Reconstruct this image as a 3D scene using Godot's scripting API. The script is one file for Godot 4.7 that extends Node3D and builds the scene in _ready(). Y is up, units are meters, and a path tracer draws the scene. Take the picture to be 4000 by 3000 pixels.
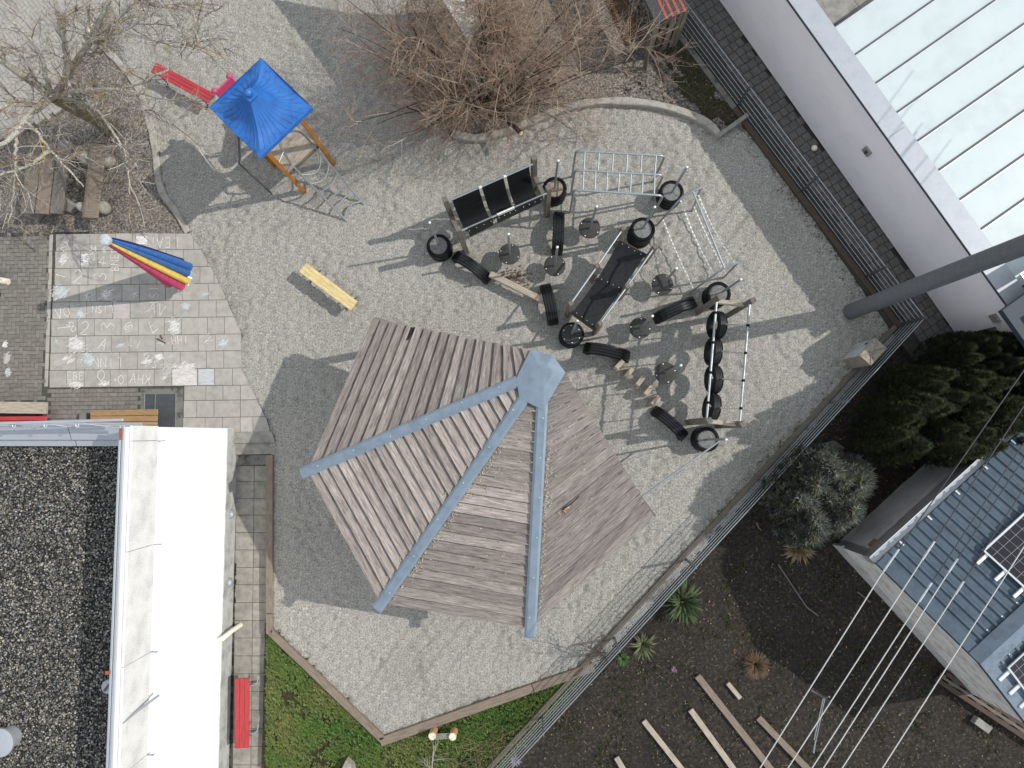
extends Node3D
# A kindergarten playground seen from the air: gravel yard, plank shelter, tyre course, buildings, garden.

const H := 16.7
var rng := RandomNumberGenerator.new()
var taken := {}
var M := {}
var TX := {}
var cam_basis: Basis

# ---------------------------------------------------------------- mesh builder
class MB:
	var v := PackedVector3Array()
	var n := PackedVector3Array()
	var uv := PackedVector2Array()
	var col := PackedColorArray()
	var tint := Color(1, 1, 1)
	var use_col := false
	var off := Vector2.ZERO

	func t3(a: Vector3, b: Vector3, c: Vector3, na: Vector3, nb: Vector3, nc: Vector3, ua: Vector2, ub: Vector2, uc: Vector2) -> void:
		v.append(a); v.append(c); v.append(b)
		n.append(na); n.append(nc); n.append(nb)
		uv.append(ua); uv.append(uc); uv.append(ub)
		if use_col:
			col.append(tint); col.append(tint); col.append(tint)

	func tri(a: Vector3, b: Vector3, c: Vector3) -> void:
		var nn := (b - a).cross(c - a).normalized()
		t3(a, b, c, nn, nn, nn, Vector2(a.x, a.z), Vector2(b.x, b.z), Vector2(c.x, c.z))

	# a, b, c, d counter-clockwise seen from the front; u runs a->b, v runs a->d
	func quad(a: Vector3, b: Vector3, c: Vector3, d: Vector3, u0 := Vector2.ZERO) -> void:
		var nn := (c - a).cross(d - b).normalized()
		var w := a.distance_to(b)
		var h := a.distance_to(d)
		var o := off + u0
		t3(a, b, c, nn, nn, nn, o, o + Vector2(w, 0), o + Vector2(w, h))
		t3(a, c, d, nn, nn, nn, o, o + Vector2(w, h), o + Vector2(0, h))

	func box(x: Transform3D, s: Vector3, bev := 0.0) -> void:
		# long axis decides which way the grain runs
		var e := s * 0.5
		var b := minf(bev, minf(e.x, minf(e.y, e.z)) * 0.9)
		for ax in 3:
			for sg in [-1.0, 1.0]:
				var i := ax
				var j := (ax + 1) % 3
				var k := (ax + 2) % 3
				if s[j] < s[k]:
					var q := j
					j = k
					k = q
				var dn := Vector3.ZERO
				var dj := Vector3.ZERO
				var dk := Vector3.ZERO
				dn[i] = e[i] * sg
				dj[j] = e[j] - b
				dk[k] = e[k] - b
				var p := [dn - dj - dk, dn + dj - dk, dn + dj + dk, dn - dj + dk]
				var flip: bool = (dj.cross(dk)).dot(dn) < 0
				var w := [x * (p[0] as Vector3), x * (p[1] as Vector3), x * (p[2] as Vector3), x * (p[3] as Vector3)]
				if flip:
					quad(w[1], w[0], w[3], w[2], Vector2(ax * 0.37, sg * 0.21))
				else:
					quad(w[0], w[1], w[2], w[3], Vector2(ax * 0.37, sg * 0.21))
		if b > 0.0:
			for ax in 3:
				var j := (ax + 1) % 3
				var k := (ax + 2) % 3
				for sj in [-1.0, 1.0]:
					for sk in [-1.0, 1.0]:
						var la := Vector3.ZERO
						la[ax] = e[ax] - b
						var p1 := Vector3.ZERO
						p1[j] = e[j] * sj
						p1[k] = (e[k] - b) * sk
						var p2 := Vector3.ZERO
						p2[j] = (e[j] - b) * sj
						p2[k] = e[k] * sk
						var q0 := x * (p1 - la)
						var q1 := x * (p1 + la)
						var q2 := x * (p2 + la)
						var q3 := x * (p2 - la)
						var outw := x.basis * (p1 + p2)
						if (q2 - q0).cross(q3 - q1).dot(outw) < 0:
							quad(q1, q0, q3, q2)
						else:
							quad(q0, q1, q2, q3)
			for sx in [-1.0, 1.0]:
				for sy in [-1.0, 1.0]:
					for sz in [-1.0, 1.0]:
						var c0 := Vector3(e.x * sx, (e.y - b) * sy, (e.z - b) * sz)
						var c1 := Vector3((e.x - b) * sx, e.y * sy, (e.z - b) * sz)
						var c2 := Vector3((e.x - b) * sx, (e.y - b) * sy, e.z * sz)
						var a0 := x * c0
						var a1 := x * c1
						var a2 := x * c2
						if (a1 - a0).cross(a2 - a0).dot(x.basis * (c0 + c1 + c2)) < 0:
							tri(a0, a2, a1)
						else:
							tri(a0, a1, a2)

	# a squared timber or bar from a to b; w across, t in the direction of up
	func beam(a: Vector3, b: Vector3, w: float, t: float, bev := 0.0, up := Vector3.UP) -> void:
		var d := b - a
		var l := d.length()
		var x := d / l
		if absf(x.dot(up)) > 0.98:
			up = Vector3.RIGHT
		var z := x.cross(up).normalized()
		var y := z.cross(x).normalized()
		box(Transform3D(Basis(x, y, z), (a + b) * 0.5), Vector3(l, t, w), bev)

	func tube(pts: Array, rad: Array, sides := 8, cap := true) -> void:
		var m := pts.size()
		var prev := Vector3.ZERO
		var rings := []
		var ns := []
		var len := 0.0
		var lens := [0.0]
		for i in m:
			var d: Vector3
			if i == 0:
				d = pts[1] - pts[0]
			elif i == m - 1:
				d = pts[i] - pts[i - 1]
			else:
				d = (pts[i + 1] - pts[i]).normalized() + (pts[i] - pts[i - 1]).normalized()
			d = d.normalized()
			if i > 0:
				len += (pts[i] as Vector3).distance_to(pts[i - 1])
				lens.append(len)
			var s: Vector3
			if prev == Vector3.ZERO:
				s = d.cross(Vector3.UP if absf(d.y) < 0.9 else Vector3.RIGHT).normalized()
			else:
				s = (prev - d * prev.dot(d)).normalized()
			prev = s
			var u := d.cross(s).normalized()
			var ring := PackedVector3Array()
			var nr := PackedVector3Array()
			var rr: float = rad[mini(i, rad.size() - 1)]
			for k in sides + 1:
				var an := TAU * k / sides
				var q := s * cos(an) + u * sin(an)
				nr.append(q)
				ring.append((pts[i] as Vector3) + q * rr)
			rings.append(ring)
			ns.append(nr)
		for i in m - 1:
			for k in sides:
				var a: Vector3 = rings[i][k]
				var b: Vector3 = rings[i][k + 1]
				var c: Vector3 = rings[i + 1][k + 1]
				var e: Vector3 = rings[i + 1][k]
				var cu := 1.0 / sides * 0.3
				var ua := off + Vector2(lens[i], k * cu)
				var ub := off + Vector2(lens[i], (k + 1) * cu)
				var uc := off + Vector2(lens[i + 1], (k + 1) * cu)
				var ue := off + Vector2(lens[i + 1], k * cu)
				t3(a, b, c, ns[i][k], ns[i][k + 1], ns[i + 1][k + 1], ua, ub, uc)
				t3(a, c, e, ns[i][k], ns[i + 1][k + 1], ns[i + 1][k], ua, uc, ue)
		if cap:
			for q in [0, m - 1]:
				var d2: Vector3 = (pts[0] - pts[1]).normalized() if q == 0 else (pts[m - 1] - pts[m - 2]).normalized()
				for k in sides:
					var a2: Vector3 = rings[q][k]
					var b2: Vector3 = rings[q][k + 1]
					var o2: Vector3 = pts[q]
					if q == 0:
						t3(o2, b2, a2, d2, d2, d2, Vector2.ZERO, Vector2(0.1, 0), Vector2(0, 0.1))
					else:
						t3(o2, a2, b2, d2, d2, d2, Vector2.ZERO, Vector2(0.1, 0), Vector2(0, 0.1))

	# prof: Vector2(radius, height) from the outside bottom up and round; axis y of x
	func lathe(x: Transform3D, prof: Array, sides := 24, a0 := 0.0, a1 := TAU) -> void:
		var m := prof.size()
		var pn := []
		for i in m - 1:
			var d: Vector2 = prof[i + 1] - prof[i]
			pn.append(Vector2(d.y, -d.x).normalized())
		for i in m - 1:
			var p: Vector2 = prof[i]
			var q: Vector2 = prof[i + 1]
			var n0: Vector2 = pn[i]
			var n1: Vector2 = pn[i]
			if i > 0 and n0.dot(pn[i - 1]) > 0.6:
				n0 = (n0 + pn[i - 1]).normalized()
			if i < m - 2 and n1.dot(pn[i + 1]) > 0.6:
				n1 = (n1 + pn[i + 1]).normalized()
			for k in sides:
				var t0 := lerpf(a0, a1, float(k) / sides)
				var t1 := lerpf(a0, a1, float(k + 1) / sides)
				var c0 := Vector3(cos(t0), 0, -sin(t0))
				var c1 := Vector3(cos(t1), 0, -sin(t1))
				var a := x * (c0 * p.x + Vector3.UP * p.y)
				var b := x * (c1 * p.x + Vector3.UP * p.y)
				var c := x * (c1 * q.x + Vector3.UP * q.y)
				var d := x * (c0 * q.x + Vector3.UP * q.y)
				var na := (x.basis * (c0 * n0.x + Vector3.UP * n0.y)).normalized()
				var nb := (x.basis * (c1 * n0.x + Vector3.UP * n0.y)).normalized()
				var nc := (x.basis * (c1 * n1.x + Vector3.UP * n1.y)).normalized()
				var nd := (x.basis * (c0 * n1.x + Vector3.UP * n1.y)).normalized()
				var u0 := Vector2(t0 * p.x, p.y)
				if a.distance_squared_to(b) > 1e-10:
					t3(a, b, c, na, nb, nc, u0, u0 + Vector2(0.05, 0), u0 + Vector2(0.05, 0.05))
				if c.distance_squared_to(d) > 1e-10:
					t3(a, c, d, na, nc, nd, u0, u0 + Vector2(0.05, 0.05), u0 + Vector2(0, 0.05))

	# flat polygon top (any winding, seen from above) pushed down by t
	func prism(top: Array, t: float, down := Vector3.DOWN) -> void:
		var p := top.duplicate()
		var area := Vector3.ZERO
		for i in p.size():
			area += (p[i] as Vector3).cross(p[(i + 1) % p.size()])
		if area.dot(-down) < 0:
			p.reverse()
		var c := Vector3.ZERO
		for q in p:
			c += q
		c /= p.size()
		for i in p.size():
			var a: Vector3 = p[i]
			var b: Vector3 = p[(i + 1) % p.size()]
			if p.size() == 4:
				if i == 0:
					var l0: float = (p[0] as Vector3).distance_to(p[1])
					var l1: float = (p[1] as Vector3).distance_to(p[2])
					if l0 >= l1:
						quad(p[0], p[1], p[2], p[3])
					else:
						quad(p[1], p[2], p[3], p[0])
			else:
				tri(c, a, b)
			quad(a + down * t, b + down * t, b, a)
			if p.size() != 4:
				tri(c + down * t, b + down * t, a + down * t)
		if p.size() == 4:
			quad(p[3] + down * t, p[2] + down * t, p[1] + down * t, p[0] + down * t)

	func ball(c: Vector3, r: Vector3, rings := 8, sides := 12) -> void:
		var pr := []
		for i in rings + 1:
			var a := -PI / 2 + PI * i / rings
			pr.append(Vector2(cos(a), sin(a)))
		lathe(Transform3D(Basis.from_scale(r), c), pr, sides)

	func mesh(shift := Vector3.ZERO) -> ArrayMesh:
		var vv := v
		if shift != Vector3.ZERO:
			vv = PackedVector3Array()
			vv.resize(v.size())
			for i in v.size():
				vv[i] = v[i] - shift
		var ar := []
		ar.resize(Mesh.ARRAY_MAX)
		ar[Mesh.ARRAY_VERTEX] = vv
		ar[Mesh.ARRAY_NORMAL] = n
		ar[Mesh.ARRAY_TEX_UV] = uv
		if use_col:
			ar[Mesh.ARRAY_COLOR] = col
		var m := ArrayMesh.new()
		m.add_surface_from_arrays(Mesh.PRIMITIVE_TRIANGLES, ar)
		return m

# ---------------------------------------------------------------- survey: photo station -> yard co-ordinates
# The camera stands 16.7 m over the gravel; a station (x, y of the 4000 x 3000 survey picture) at a known height is a point of the yard.
func at(px: float, py: float, h := 0.0) -> Vector3:
	var d := cam_basis * Vector3((px - 2000.0) / 2777.0, -(py - 1500.0) / 2777.0, -1.0)
	var t := (H - h) / -d.y
	return Vector3(d.x * t, h, d.z * t)

func numbered(called: String, parent: Node = null) -> String:
	var key := called if parent == null or parent == self else str(parent.get_instance_id()) + called
	var k: int = taken.get(key, -1) + 1
	taken[key] = k
	return called if k == 0 else "%s_%03d" % [called, k]

func base_of(o: Node) -> Vector3:
	var p := Vector3.ZERO
	while o != self and o is Node3D:
		p += (o as Node3D).position
		o = o.get_parent()
	return p

func tag(o: Node, label: String, category: String, group := "") -> Node:
	o.set_meta("label", label)
	o.set_meta("category", category)
	if group != "":
		o.set_meta("group", group)
	return o

func thing(called: String, label: String, category: String, pos := Vector3.ZERO, group := "") -> Node3D:
	var o := Node3D.new()
	o.name = numbered(called)
	add_child(o)
	o.position = pos
	tag(o, label, category, group)
	return o

# commits a builder as one named mesh; the builder works in yard co-ordinates
func part(called: String, mb: MB, m: Material, parent: Node = self) -> MeshInstance3D:
	var o := MeshInstance3D.new()
	o.name = numbered(called, parent)
	o.mesh = mb.mesh(base_of(parent) if parent != self else Vector3.ZERO)
	o.material_override = m
	parent.add_child(o)
	return o

func place_mesh(called: String, me: Mesh, m: Material, x: Transform3D, parent: Node = self) -> MeshInstance3D:
	var o := MeshInstance3D.new()
	o.name = numbered(called, parent)
	o.mesh = me
	o.material_override = m
	parent.add_child(o)
	x.origin -= base_of(parent)
	o.transform = x
	return o

func setting(called: String, mb: MB, m: Material) -> MeshInstance3D:
	var o := part(called, mb, m)
	o.set_meta("kind", "structure")
	return o

func stuff(o: Node) -> Node:
	o.set_meta("kind", "stuff")
	return o

func scatter(called: String, me: Mesh, m: Material, xf: Array, cols: Array, parent: Node = self) -> MultiMeshInstance3D:
	var mm := MultiMesh.new()
	mm.transform_format = MultiMesh.TRANSFORM_3D
	mm.use_colors = cols.size() > 0
	mm.mesh = me
	mm.instance_count = xf.size()
	for i in xf.size():
		mm.set_instance_transform(i, xf[i])
		if cols.size() > 0:
			mm.set_instance_color(i, cols[i])
	var o := MultiMeshInstance3D.new()
	o.multimesh = mm
	o.material_override = m
	o.name = numbered(called, parent)
	parent.add_child(o)
	o.set_meta("kind", "stuff")
	return o

func R(a: float, b: float) -> float:
	return rng.randf_range(a, b)

func Rv(a: float) -> Vector3:
	return Vector3(R(-a, a), R(-a, a), R(-a, a))

# ---------------------------------------------------------------- textures and materials
func layer(sd: int, f: float, w: int, h: int, sw: int, sh: int, kind := FastNoiseLite.TYPE_SIMPLEX_SMOOTH, oct := 3) -> PackedByteArray:
	var ns := FastNoiseLite.new()
	ns.seed = sd
	ns.noise_type = kind
	ns.frequency = f
	ns.fractal_octaves = oct
	if kind == FastNoiseLite.TYPE_CELLULAR:
		ns.cellular_return_type = FastNoiseLite.RETURN_CELL_VALUE
		ns.fractal_type = FastNoiseLite.FRACTAL_NONE
	var im := ns.get_seamless_image(sw, sh)
	im.convert(Image.FORMAT_L8)
	if sw != w or sh != h:
		im.resize(w, h, Image.INTERPOLATE_CUBIC)
	return im.get_data()

# weighted layers through a ramp of colours (sRGB); the weights need not sum to 1
func mix_image(w: int, h: int, layers: Array, weights: Array, ramp: Array, contrast := 1.0) -> Image:
	var lut := []
	for i in 256:
		var t: float = clampf((i / 255.0 - 0.5) * contrast + 0.5, 0, 1) * (ramp.size() - 1)
		var k := mini(int(t), ramp.size() - 2)
		lut.append((ramp[k] as Color).lerp(ramp[k + 1], t - k))
	var lr := PackedByteArray()
	var lg := PackedByteArray()
	var lb := PackedByteArray()
	for c in lut:
		lr.append(int(c.r * 255)); lg.append(int(c.g * 255)); lb.append(int(c.b * 255))
	var sum := 0.0
	for q in weights:
		sum += q
	var out := PackedByteArray()
	out.resize(w * h * 3)
	var l0: PackedByteArray = layers[0]
	var l1: PackedByteArray = layers[mini(1, layers.size() - 1)]
	var l2: PackedByteArray = layers[mini(2, layers.size() - 1)]
	var w0: float = weights[0] / sum
	var w1: float = weights[1] / sum if weights.size() > 1 else 0.0
	var w2: float = weights[2] / sum if weights.size() > 2 else 0.0
	var j := 0
	for i in w * h:
		var q := int(l0[i] * w0 + l1[i] * w1 + l2[i] * w2)
		out[j] = lr[q]
		out[j + 1] = lg[q]
		out[j + 2] = lb[q]
		j += 3
	return Image.create_from_data(w, h, false, Image.FORMAT_RGB8, out)

func g(v: float) -> Color:
	return Color(v, v, v)

func lin(r: float, gg: float, b: float) -> Color:
	return Color(r, gg, b).linear_to_srgb()

# scale: how many metres one picture of the texture covers
func mat(called: String, c: Color, rough := 0.8, tex := "", metres := 1.0, metal := 0.0, relief := 0.0, tri_world := true, uvm := Vector2.ZERO) -> StandardMaterial3D:
	var m := StandardMaterial3D.new()
	m.albedo_color = c
	m.roughness = rough
	m.metallic = metal
	if tex != "":
		m.albedo_texture = TX[tex]
		if uvm != Vector2.ZERO:
			m.uv1_scale = Vector3(1.0 / uvm.x, 1.0 / uvm.y, 1)
		else:
			m.uv1_triplanar = true
			m.uv1_world_triplanar = tri_world
			m.uv1_scale = Vector3.ONE / metres
		if relief > 0.0:
			m.heightmap_enabled = true
			m.heightmap_texture = TX[tex]
			m.heightmap_scale = relief
	M[called] = m
	return m

func make_textures() -> void:
	var S := 512
	var white := layer(1, 0.45, S, S, S, S, FastNoiseLite.TYPE_VALUE, 1)
	var fine := layer(2, 0.11, S, S, S, S)
	var midn := layer(3, 0.03, S, S, S, S)
	var big := layer(4, 0.008, S, S, S, S)
	var cells := layer(5, 0.09, S, S, S, S, FastNoiseLite.TYPE_CELLULAR)
	var cells3 := layer(7, 0.16, S, S, S, S, FastNoiseLite.TYPE_CELLULAR)
	var cells2 := layer(6, 0.05, S, S, S, S, FastNoiseLite.TYPE_CELLULAR)
	TX.speckle = ImageTexture.create_from_image(mix_image(S, S, [white, fine, big], [0.4, 0.4, 0.4], [g(0.62), g(0.86), g(1.0)], 1.5))
	TX.cloudy = ImageTexture.create_from_image(mix_image(S, S, [big, midn, fine], [0.6, 0.35, 0.15], [g(0.74), g(0.93), g(1.0)], 1.6))
	TX.stain = ImageTexture.create_from_image(mix_image(S, S, [big, midn, white], [0.7, 0.3, 0.06], [Color(0.66, 0.64, 0.6), Color(0.93, 0.93, 0.92), g(1.0), g(1.0)], 1.7))
	TX.worn = ImageTexture.create_from_image(mix_image(S, S, [white, fine, big], [0.3, 0.4, 0.5], [g(0.78), g(0.93), g(1.0)], 1.3))
	TX.faint = ImageTexture.create_from_image(mix_image(S, S, [big, midn, fine], [0.6, 0.35, 0.15], [g(0.94), g(0.985), g(1.0)], 1.4))
	TX.gravel = ImageTexture.create_from_image(mix_image(S, S, [cells3, cells, fine], [0.8, 0.3, 0.2], [Color(0.38, 0.37, 0.35), Color(0.57, 0.558, 0.535), Color(0.64, 0.628, 0.602), Color(0.69, 0.678, 0.648), Color(0.85, 0.838, 0.8)], 1.5))
	TX.soil = ImageTexture.create_from_image(mix_image(S, S, [cells, midn, fine], [0.45, 0.5, 0.5], [Color(0.12, 0.1, 0.085), Color(0.24, 0.21, 0.18), Color(0.34, 0.3, 0.26), Color(0.62, 0.55, 0.45)], 1.6))
	TX.litter = ImageTexture.create_from_image(mix_image(S, S, [cells, midn, white], [0.55, 0.45, 0.25], [Color(0.27, 0.25, 0.23), Color(0.43, 0.405, 0.375), Color(0.55, 0.52, 0.485), Color(0.74, 0.71, 0.66)], 1.7))
	TX.moss = ImageTexture.create_from_image(mix_image(S, S, [cells, midn, fine], [0.4, 0.6, 0.4], [Color(0.12, 0.13, 0.06), Color(0.25, 0.26, 0.12), Color(0.34, 0.31, 0.2), Color(0.5, 0.45, 0.36)], 1.7))
	TX.zinc = ImageTexture.create_from_image(mix_image(S, S, [cells2, midn, big], [0.25, 0.5, 0.7], [g(0.8), g(0.92), g(0.97), g(1.0)], 1.4))
	TX.bark = ImageTexture.create_from_image(mix_image(S, S, [midn, fine, white], [0.7, 0.5, 0.15], [Color(0.3, 0.28, 0.23), Color(0.62, 0.6, 0.55), Color(0.84, 0.83, 0.8), Color(0.98, 0.98, 0.96)], 2.0))
	TX.bark_brown = ImageTexture.create_from_image(mix_image(S, S, [midn, fine, white], [0.5, 0.5, 0.15], [Color(0.16, 0.13, 0.1), Color(0.3, 0.25, 0.2), Color(0.45, 0.4, 0.32)], 1.8))
	# grain: u along the board
	var gr1 := layer(11, 0.09, 1024, 256, 48, 256)
	var gr2 := layer(12, 0.25, 1024, 256, 72, 256)
	var gr3 := layer(13, 0.02, 1024, 256, 256, 256)
	TX.wood_grey = ImageTexture.create_from_image(mix_image(1024, 256, [gr1, gr2, gr3], [0.5, 0.4, 0.45], [Color(0.34, 0.315, 0.305), Color(0.52, 0.494, 0.479), Color(0.62, 0.598, 0.582), Color(0.755, 0.739, 0.722)], 1.6))
	TX.wood_plain = ImageTexture.create_from_image(mix_image(1024, 256, [gr1, gr2, gr3], [0.5, 0.4, 0.3], [g(0.68), g(0.88), g(1.0)], 1.7))
	# tyre tread: zigzag blocks, u round the tyre, v across
	var tr := Image.create(256, 64, false, Image.FORMAT_RGB8)
	for y in 64:
		for x in 256:
			var zz := absf(fposmod(y * 0.5 + x * 1.0, 16.0) - 8.0)
			var zz2 := absf(fposmod(-y * 0.5 + x * 1.0, 16.0) - 8.0)
			var lo := (zz < 1.6 and y < 32) or (zz2 < 1.6 and y >= 32) or absi(y - 20) < 2 or absi(y - 44) < 2
			tr.set_pixel(x, y, g(0.45 if lo else 0.95))
	TX.tread = ImageTexture.create_from_image(tr)

func make_materials() -> void:
	mat("gravel", g(0.925), 0.95, "gravel", 0.93, 0.0, 0.8)
	(M.gravel as StandardMaterial3D).vertex_color_use_as_albedo = true
	mat("litter", g(0.9), 0.95, "litter", 1.2, 0.0, 0.8)
	mat("soil", g(0.63), 0.95, "soil", 1.7, 0.0, 0.9)  # dark soil, with shade over the garden also put into the colour
	(M.soil as StandardMaterial3D).vertex_color_use_as_albedo = true
	mat("moss", g(0.68), 0.95, "moss", 1.6, 0.0, 0.8)
	for i in 5:
		var k := [1.0, 0.93, 1.05, 0.96, 1.02][i] as float
		mat("slab%d" % i, lin(0.44 * k, 0.412 * k, 0.375 * k), 0.9, "worn", 0.9 + 0.07 * i)
		mat("paver%d" % i, lin(0.26 * k, 0.236 * k, 0.21 * k), 0.92, "speckle", 0.8 + 0.07 * i)
		mat("cobble%d" % i, lin(0.16 * k, 0.15 * k, 0.142 * k), 0.9, "speckle", 0.7 + 0.07 * i)
		mat("path%d" % i, lin(0.4 * k, 0.37 * k, 0.325 * k), 0.9, "speckle", 0.9 + 0.07 * i)
	for i in 6:
		var k := [1.0, 0.76, 1.12, 0.87, 1.26, 0.82][i] as float
		mat("board%d" % i, Color(0.92 * sqrt(k), 0.9 * sqrt(k), 0.885 * sqrt(k)), 0.85, "wood_grey", 1, 0, 0.15, true, Vector2(2.4, 0.42))
	mat("joint", lin(0.1, 0.093, 0.08), 0.95, "speckle", 0.6)
	mat("concrete", lin(0.36, 0.345, 0.31), 0.9, "speckle", 1.1, 0.0, 0.1)
	mat("concrete_dark", lin(0.17, 0.165, 0.15), 0.9, "stain", 1.6)
	mat("kerb", lin(0.4, 0.375, 0.33), 0.9, "cloudy", 1.3)
	mat("wall_white", lin(0.9, 0.9, 0.895), 0.85)
	mat("wall_grey", lin(0.86, 0.84, 0.86), 0.85, "faint", 4.0)
	mat("wall_house", lin(0.7, 0.68, 0.68), 0.85, "cloudy", 4.0)
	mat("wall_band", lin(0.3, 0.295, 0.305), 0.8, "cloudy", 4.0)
	mat("wall_gable", lin(0.62, 0.6, 0.57), 0.85, "stain", 1.4)
	mat("plinth", lin(0.48, 0.475, 0.45), 0.85, "cloudy", 2.0)
	mat("plinth_dark", lin(0.05, 0.05, 0.042), 0.9, "cloudy", 2.0)
	mat("fascia", lin(0.87, 0.865, 0.84), 0.6, "worn", 2.2)
	mat("zinc", lin(0.4, 0.425, 0.46), 0.5, "faint", 1.4, 0.3)
	mat("zinc_dark", lin(0.25, 0.27, 0.3), 0.45, "zinc", 1.2, 0.5)
	mat("zinc_blue", lin(0.215, 0.275, 0.34), 0.55, "worn", 1.3, 0.25)
	mat("steel", lin(0.4, 0.43, 0.45), 0.4, "zinc", 0.5, 0.6)
	mat("steel_dark", lin(0.12, 0.13, 0.14), 0.5, "zinc", 0.5, 0.4)
	mat("pole_grey", lin(0.17, 0.185, 0.2), 0.6, "zinc", 0.6, 0.3)
	mat("alu", lin(0.72, 0.73, 0.74), 0.35, "", 1, 0.7)
	mat("poly_panel", lin(0.52, 0.585, 0.595), 0.45, "faint", 5.0)
	mat("glaze_bar", lin(0.05, 0.06, 0.07), 0.5)
	mat("rubber", lin(0.013, 0.0135, 0.0145), 0.42, "cloudy", 0.5)
	mat("tread", lin(0.03, 0.03, 0.032), 0.5, "tread", 1, 0, 0.6, true, Vector2(0.45, 0.22))
	mat("belt", lin(0.02, 0.021, 0.023), 0.5, "cloudy", 0.9)
	mat("belt_worn", lin(0.027, 0.028, 0.031), 0.5, "cloudy", 0.5)
	mat("tape", lin(0.75, 0.75, 0.73), 0.8, "stain", 0.15)
	mat("fill_sand", lin(0.3, 0.25, 0.19), 0.95, "stain", 0.35)
	mat("fill_grey", lin(0.19, 0.19, 0.19), 0.85, "stain", 0.4)
	mat("disc", lin(0.085, 0.083, 0.08), 0.7, "speckle", 0.4)
	mat("bolt", lin(0.75, 0.75, 0.75), 0.4, "", 1, 0.6)
	mat("blue_plastic", lin(0.028, 0.165, 0.53), 0.4, "cloudy", 1.2)
	mat("pink_plastic", lin(0.55, 0.07, 0.18), 0.4)
	mat("red_paint", lin(0.52, 0.045, 0.055), 0.5, "wood_plain", 1, 0, 0, true, Vector2(1.6, 0.4))
	mat("yellow_paint", lin(0.86, 0.68, 0.33), 0.5, "wood_plain", 1, 0, 0, true, Vector2(1.6, 0.4))
	mat("wood_orange", lin(0.5, 0.21, 0.035), 0.55, "wood_plain", 1, 0, 0.1, true, Vector2(1.3, 0.35))
	mat("wood_brown", lin(0.4, 0.24, 0.11), 0.75, "wood_plain", 1, 0, 0.1, true, Vector2(1.3, 0.35))
	mat("wood_pale", lin(0.5, 0.43, 0.34), 0.85, "wood_plain", 1, 0, 0.12, true, Vector2(1.5, 0.4))
	mat("wood_edging", lin(0.27, 0.215, 0.165), 0.85, "wood_plain", 1, 0, 0.12, true, Vector2(1.7, 0.4))
	mat("wood_post", lin(0.2, 0.175, 0.145), 0.85, "wood_plain", 1, 0, 0.12, true, Vector2(1.2, 0.35))
	mat("wood_dark", lin(0.1, 0.07, 0.05), 0.85, "wood_plain", 1, 0, 0.12, true, Vector2(1.2, 0.35))
	mat("birch", lin(0.75, 0.68, 0.55), 0.8, "stain", 0.3)
	mat("cut_wood", lin(0.72, 0.55, 0.33), 0.85)
	mat("roof_felt", lin(0.075, 0.077, 0.08), 0.9, "speckle", 0.4)
	mat("roof_red", lin(0.44, 0.11, 0.075), 0.85, "speckle", 0.4)
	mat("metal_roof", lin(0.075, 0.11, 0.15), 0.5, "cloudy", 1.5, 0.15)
	mat("metal_roof_lit", lin(0.19, 0.24, 0.3), 0.42, "cloudy", 1.5, 0.15)  # paler copy of the roof metal: sky sheen put into the colour
	mat("solar", lin(0.008, 0.008, 0.014), 0.3)
	mat("solar_line", lin(0.3, 0.3, 0.32), 0.5)
	mat("bark", lin(0.8, 0.79, 0.75), 0.9, "bark", 0.55)
	mat("bark_mossy", lin(0.34, 0.32, 0.22), 0.92, "bark", 0.4)
	mat("bark_hazel", lin(0.36, 0.31, 0.24), 0.9, "bark_brown", 0.4)
	for q in ["rubber", "belt", "belt_worn", "disc"]:
		(M[q] as StandardMaterial3D).metallic_specular = 0.2
	var tw := mat("twig", g(1), 0.85)
	tw.vertex_color_use_as_albedo = true
	var lf := mat("leaf", g(1), 0.7)
	lf.vertex_color_use_as_albedo = true
	lf.backlight = Color(0.2, 0.25, 0.1)
	var pb := mat("pebble", g(1), 0.7)
	pb.vertex_color_use_as_albedo = true
	var ch := mat("chalk", g(1), 1.0)
	ch.vertex_color_use_as_albedo = true
	var cv := mat("canvas", g(1), 0.75)
	cv.vertex_color_use_as_albedo = true
	mat("para_blue", lin(0.045, 0.16, 0.46), 0.7, "cloudy", 0.7)
	mat("para_navy", lin(0.012, 0.02, 0.12), 0.7, "cloudy", 0.7)
	mat("para_yellow", lin(0.85, 0.6, 0.13), 0.7, "cloudy", 0.7)
	mat("para_pink", lin(0.56, 0.06, 0.15), 0.7, "cloudy", 0.7)
	mat("para_teal", lin(0.14, 0.24, 0.24), 0.7, "cloudy", 0.7)
	mat("cap_grey", lin(0.55, 0.58, 0.6), 0.5, "cloudy", 0.4)
	mat("cabinet", lin(0.5, 0.52, 0.55), 0.6, "stain", 0.9)
	mat("cabinet_stone", lin(0.34, 0.3, 0.23), 0.95, "stain", 0.35, 0, 0.4)
	mat("rust", lin(0.3, 0.1, 0.04), 0.85, "stain", 0.2)
	mat("cable_dark", lin(0.03, 0.032, 0.035), 0.5)
	mat("cable_light", lin(0.5, 0.5, 0.48), 0.5)
	mat("cream", lin(0.78, 0.74, 0.6), 0.5)
	mat("terracotta", lin(0.5, 0.27, 0.12), 0.8)
	mat("hut_brown", lin(0.1, 0.05, 0.022), 0.8, "wood_plain", 1, 0, 0.1, true, Vector2(1.3, 0.35))
	mat("canopy_dark", lin(0.03, 0.042, 0.056), 0.65)
	mat("tread_rubber", lin(0.013, 0.0135, 0.0145), 0.27)
	mat("sail", lin(0.8, 0.79, 0.74), 0.8, "faint", 1.0)
	mat("void", lin(0.012, 0.012, 0.011), 0.9)
	mat("ball_blue", lin(0.04, 0.1, 0.25), 0.5)
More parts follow.
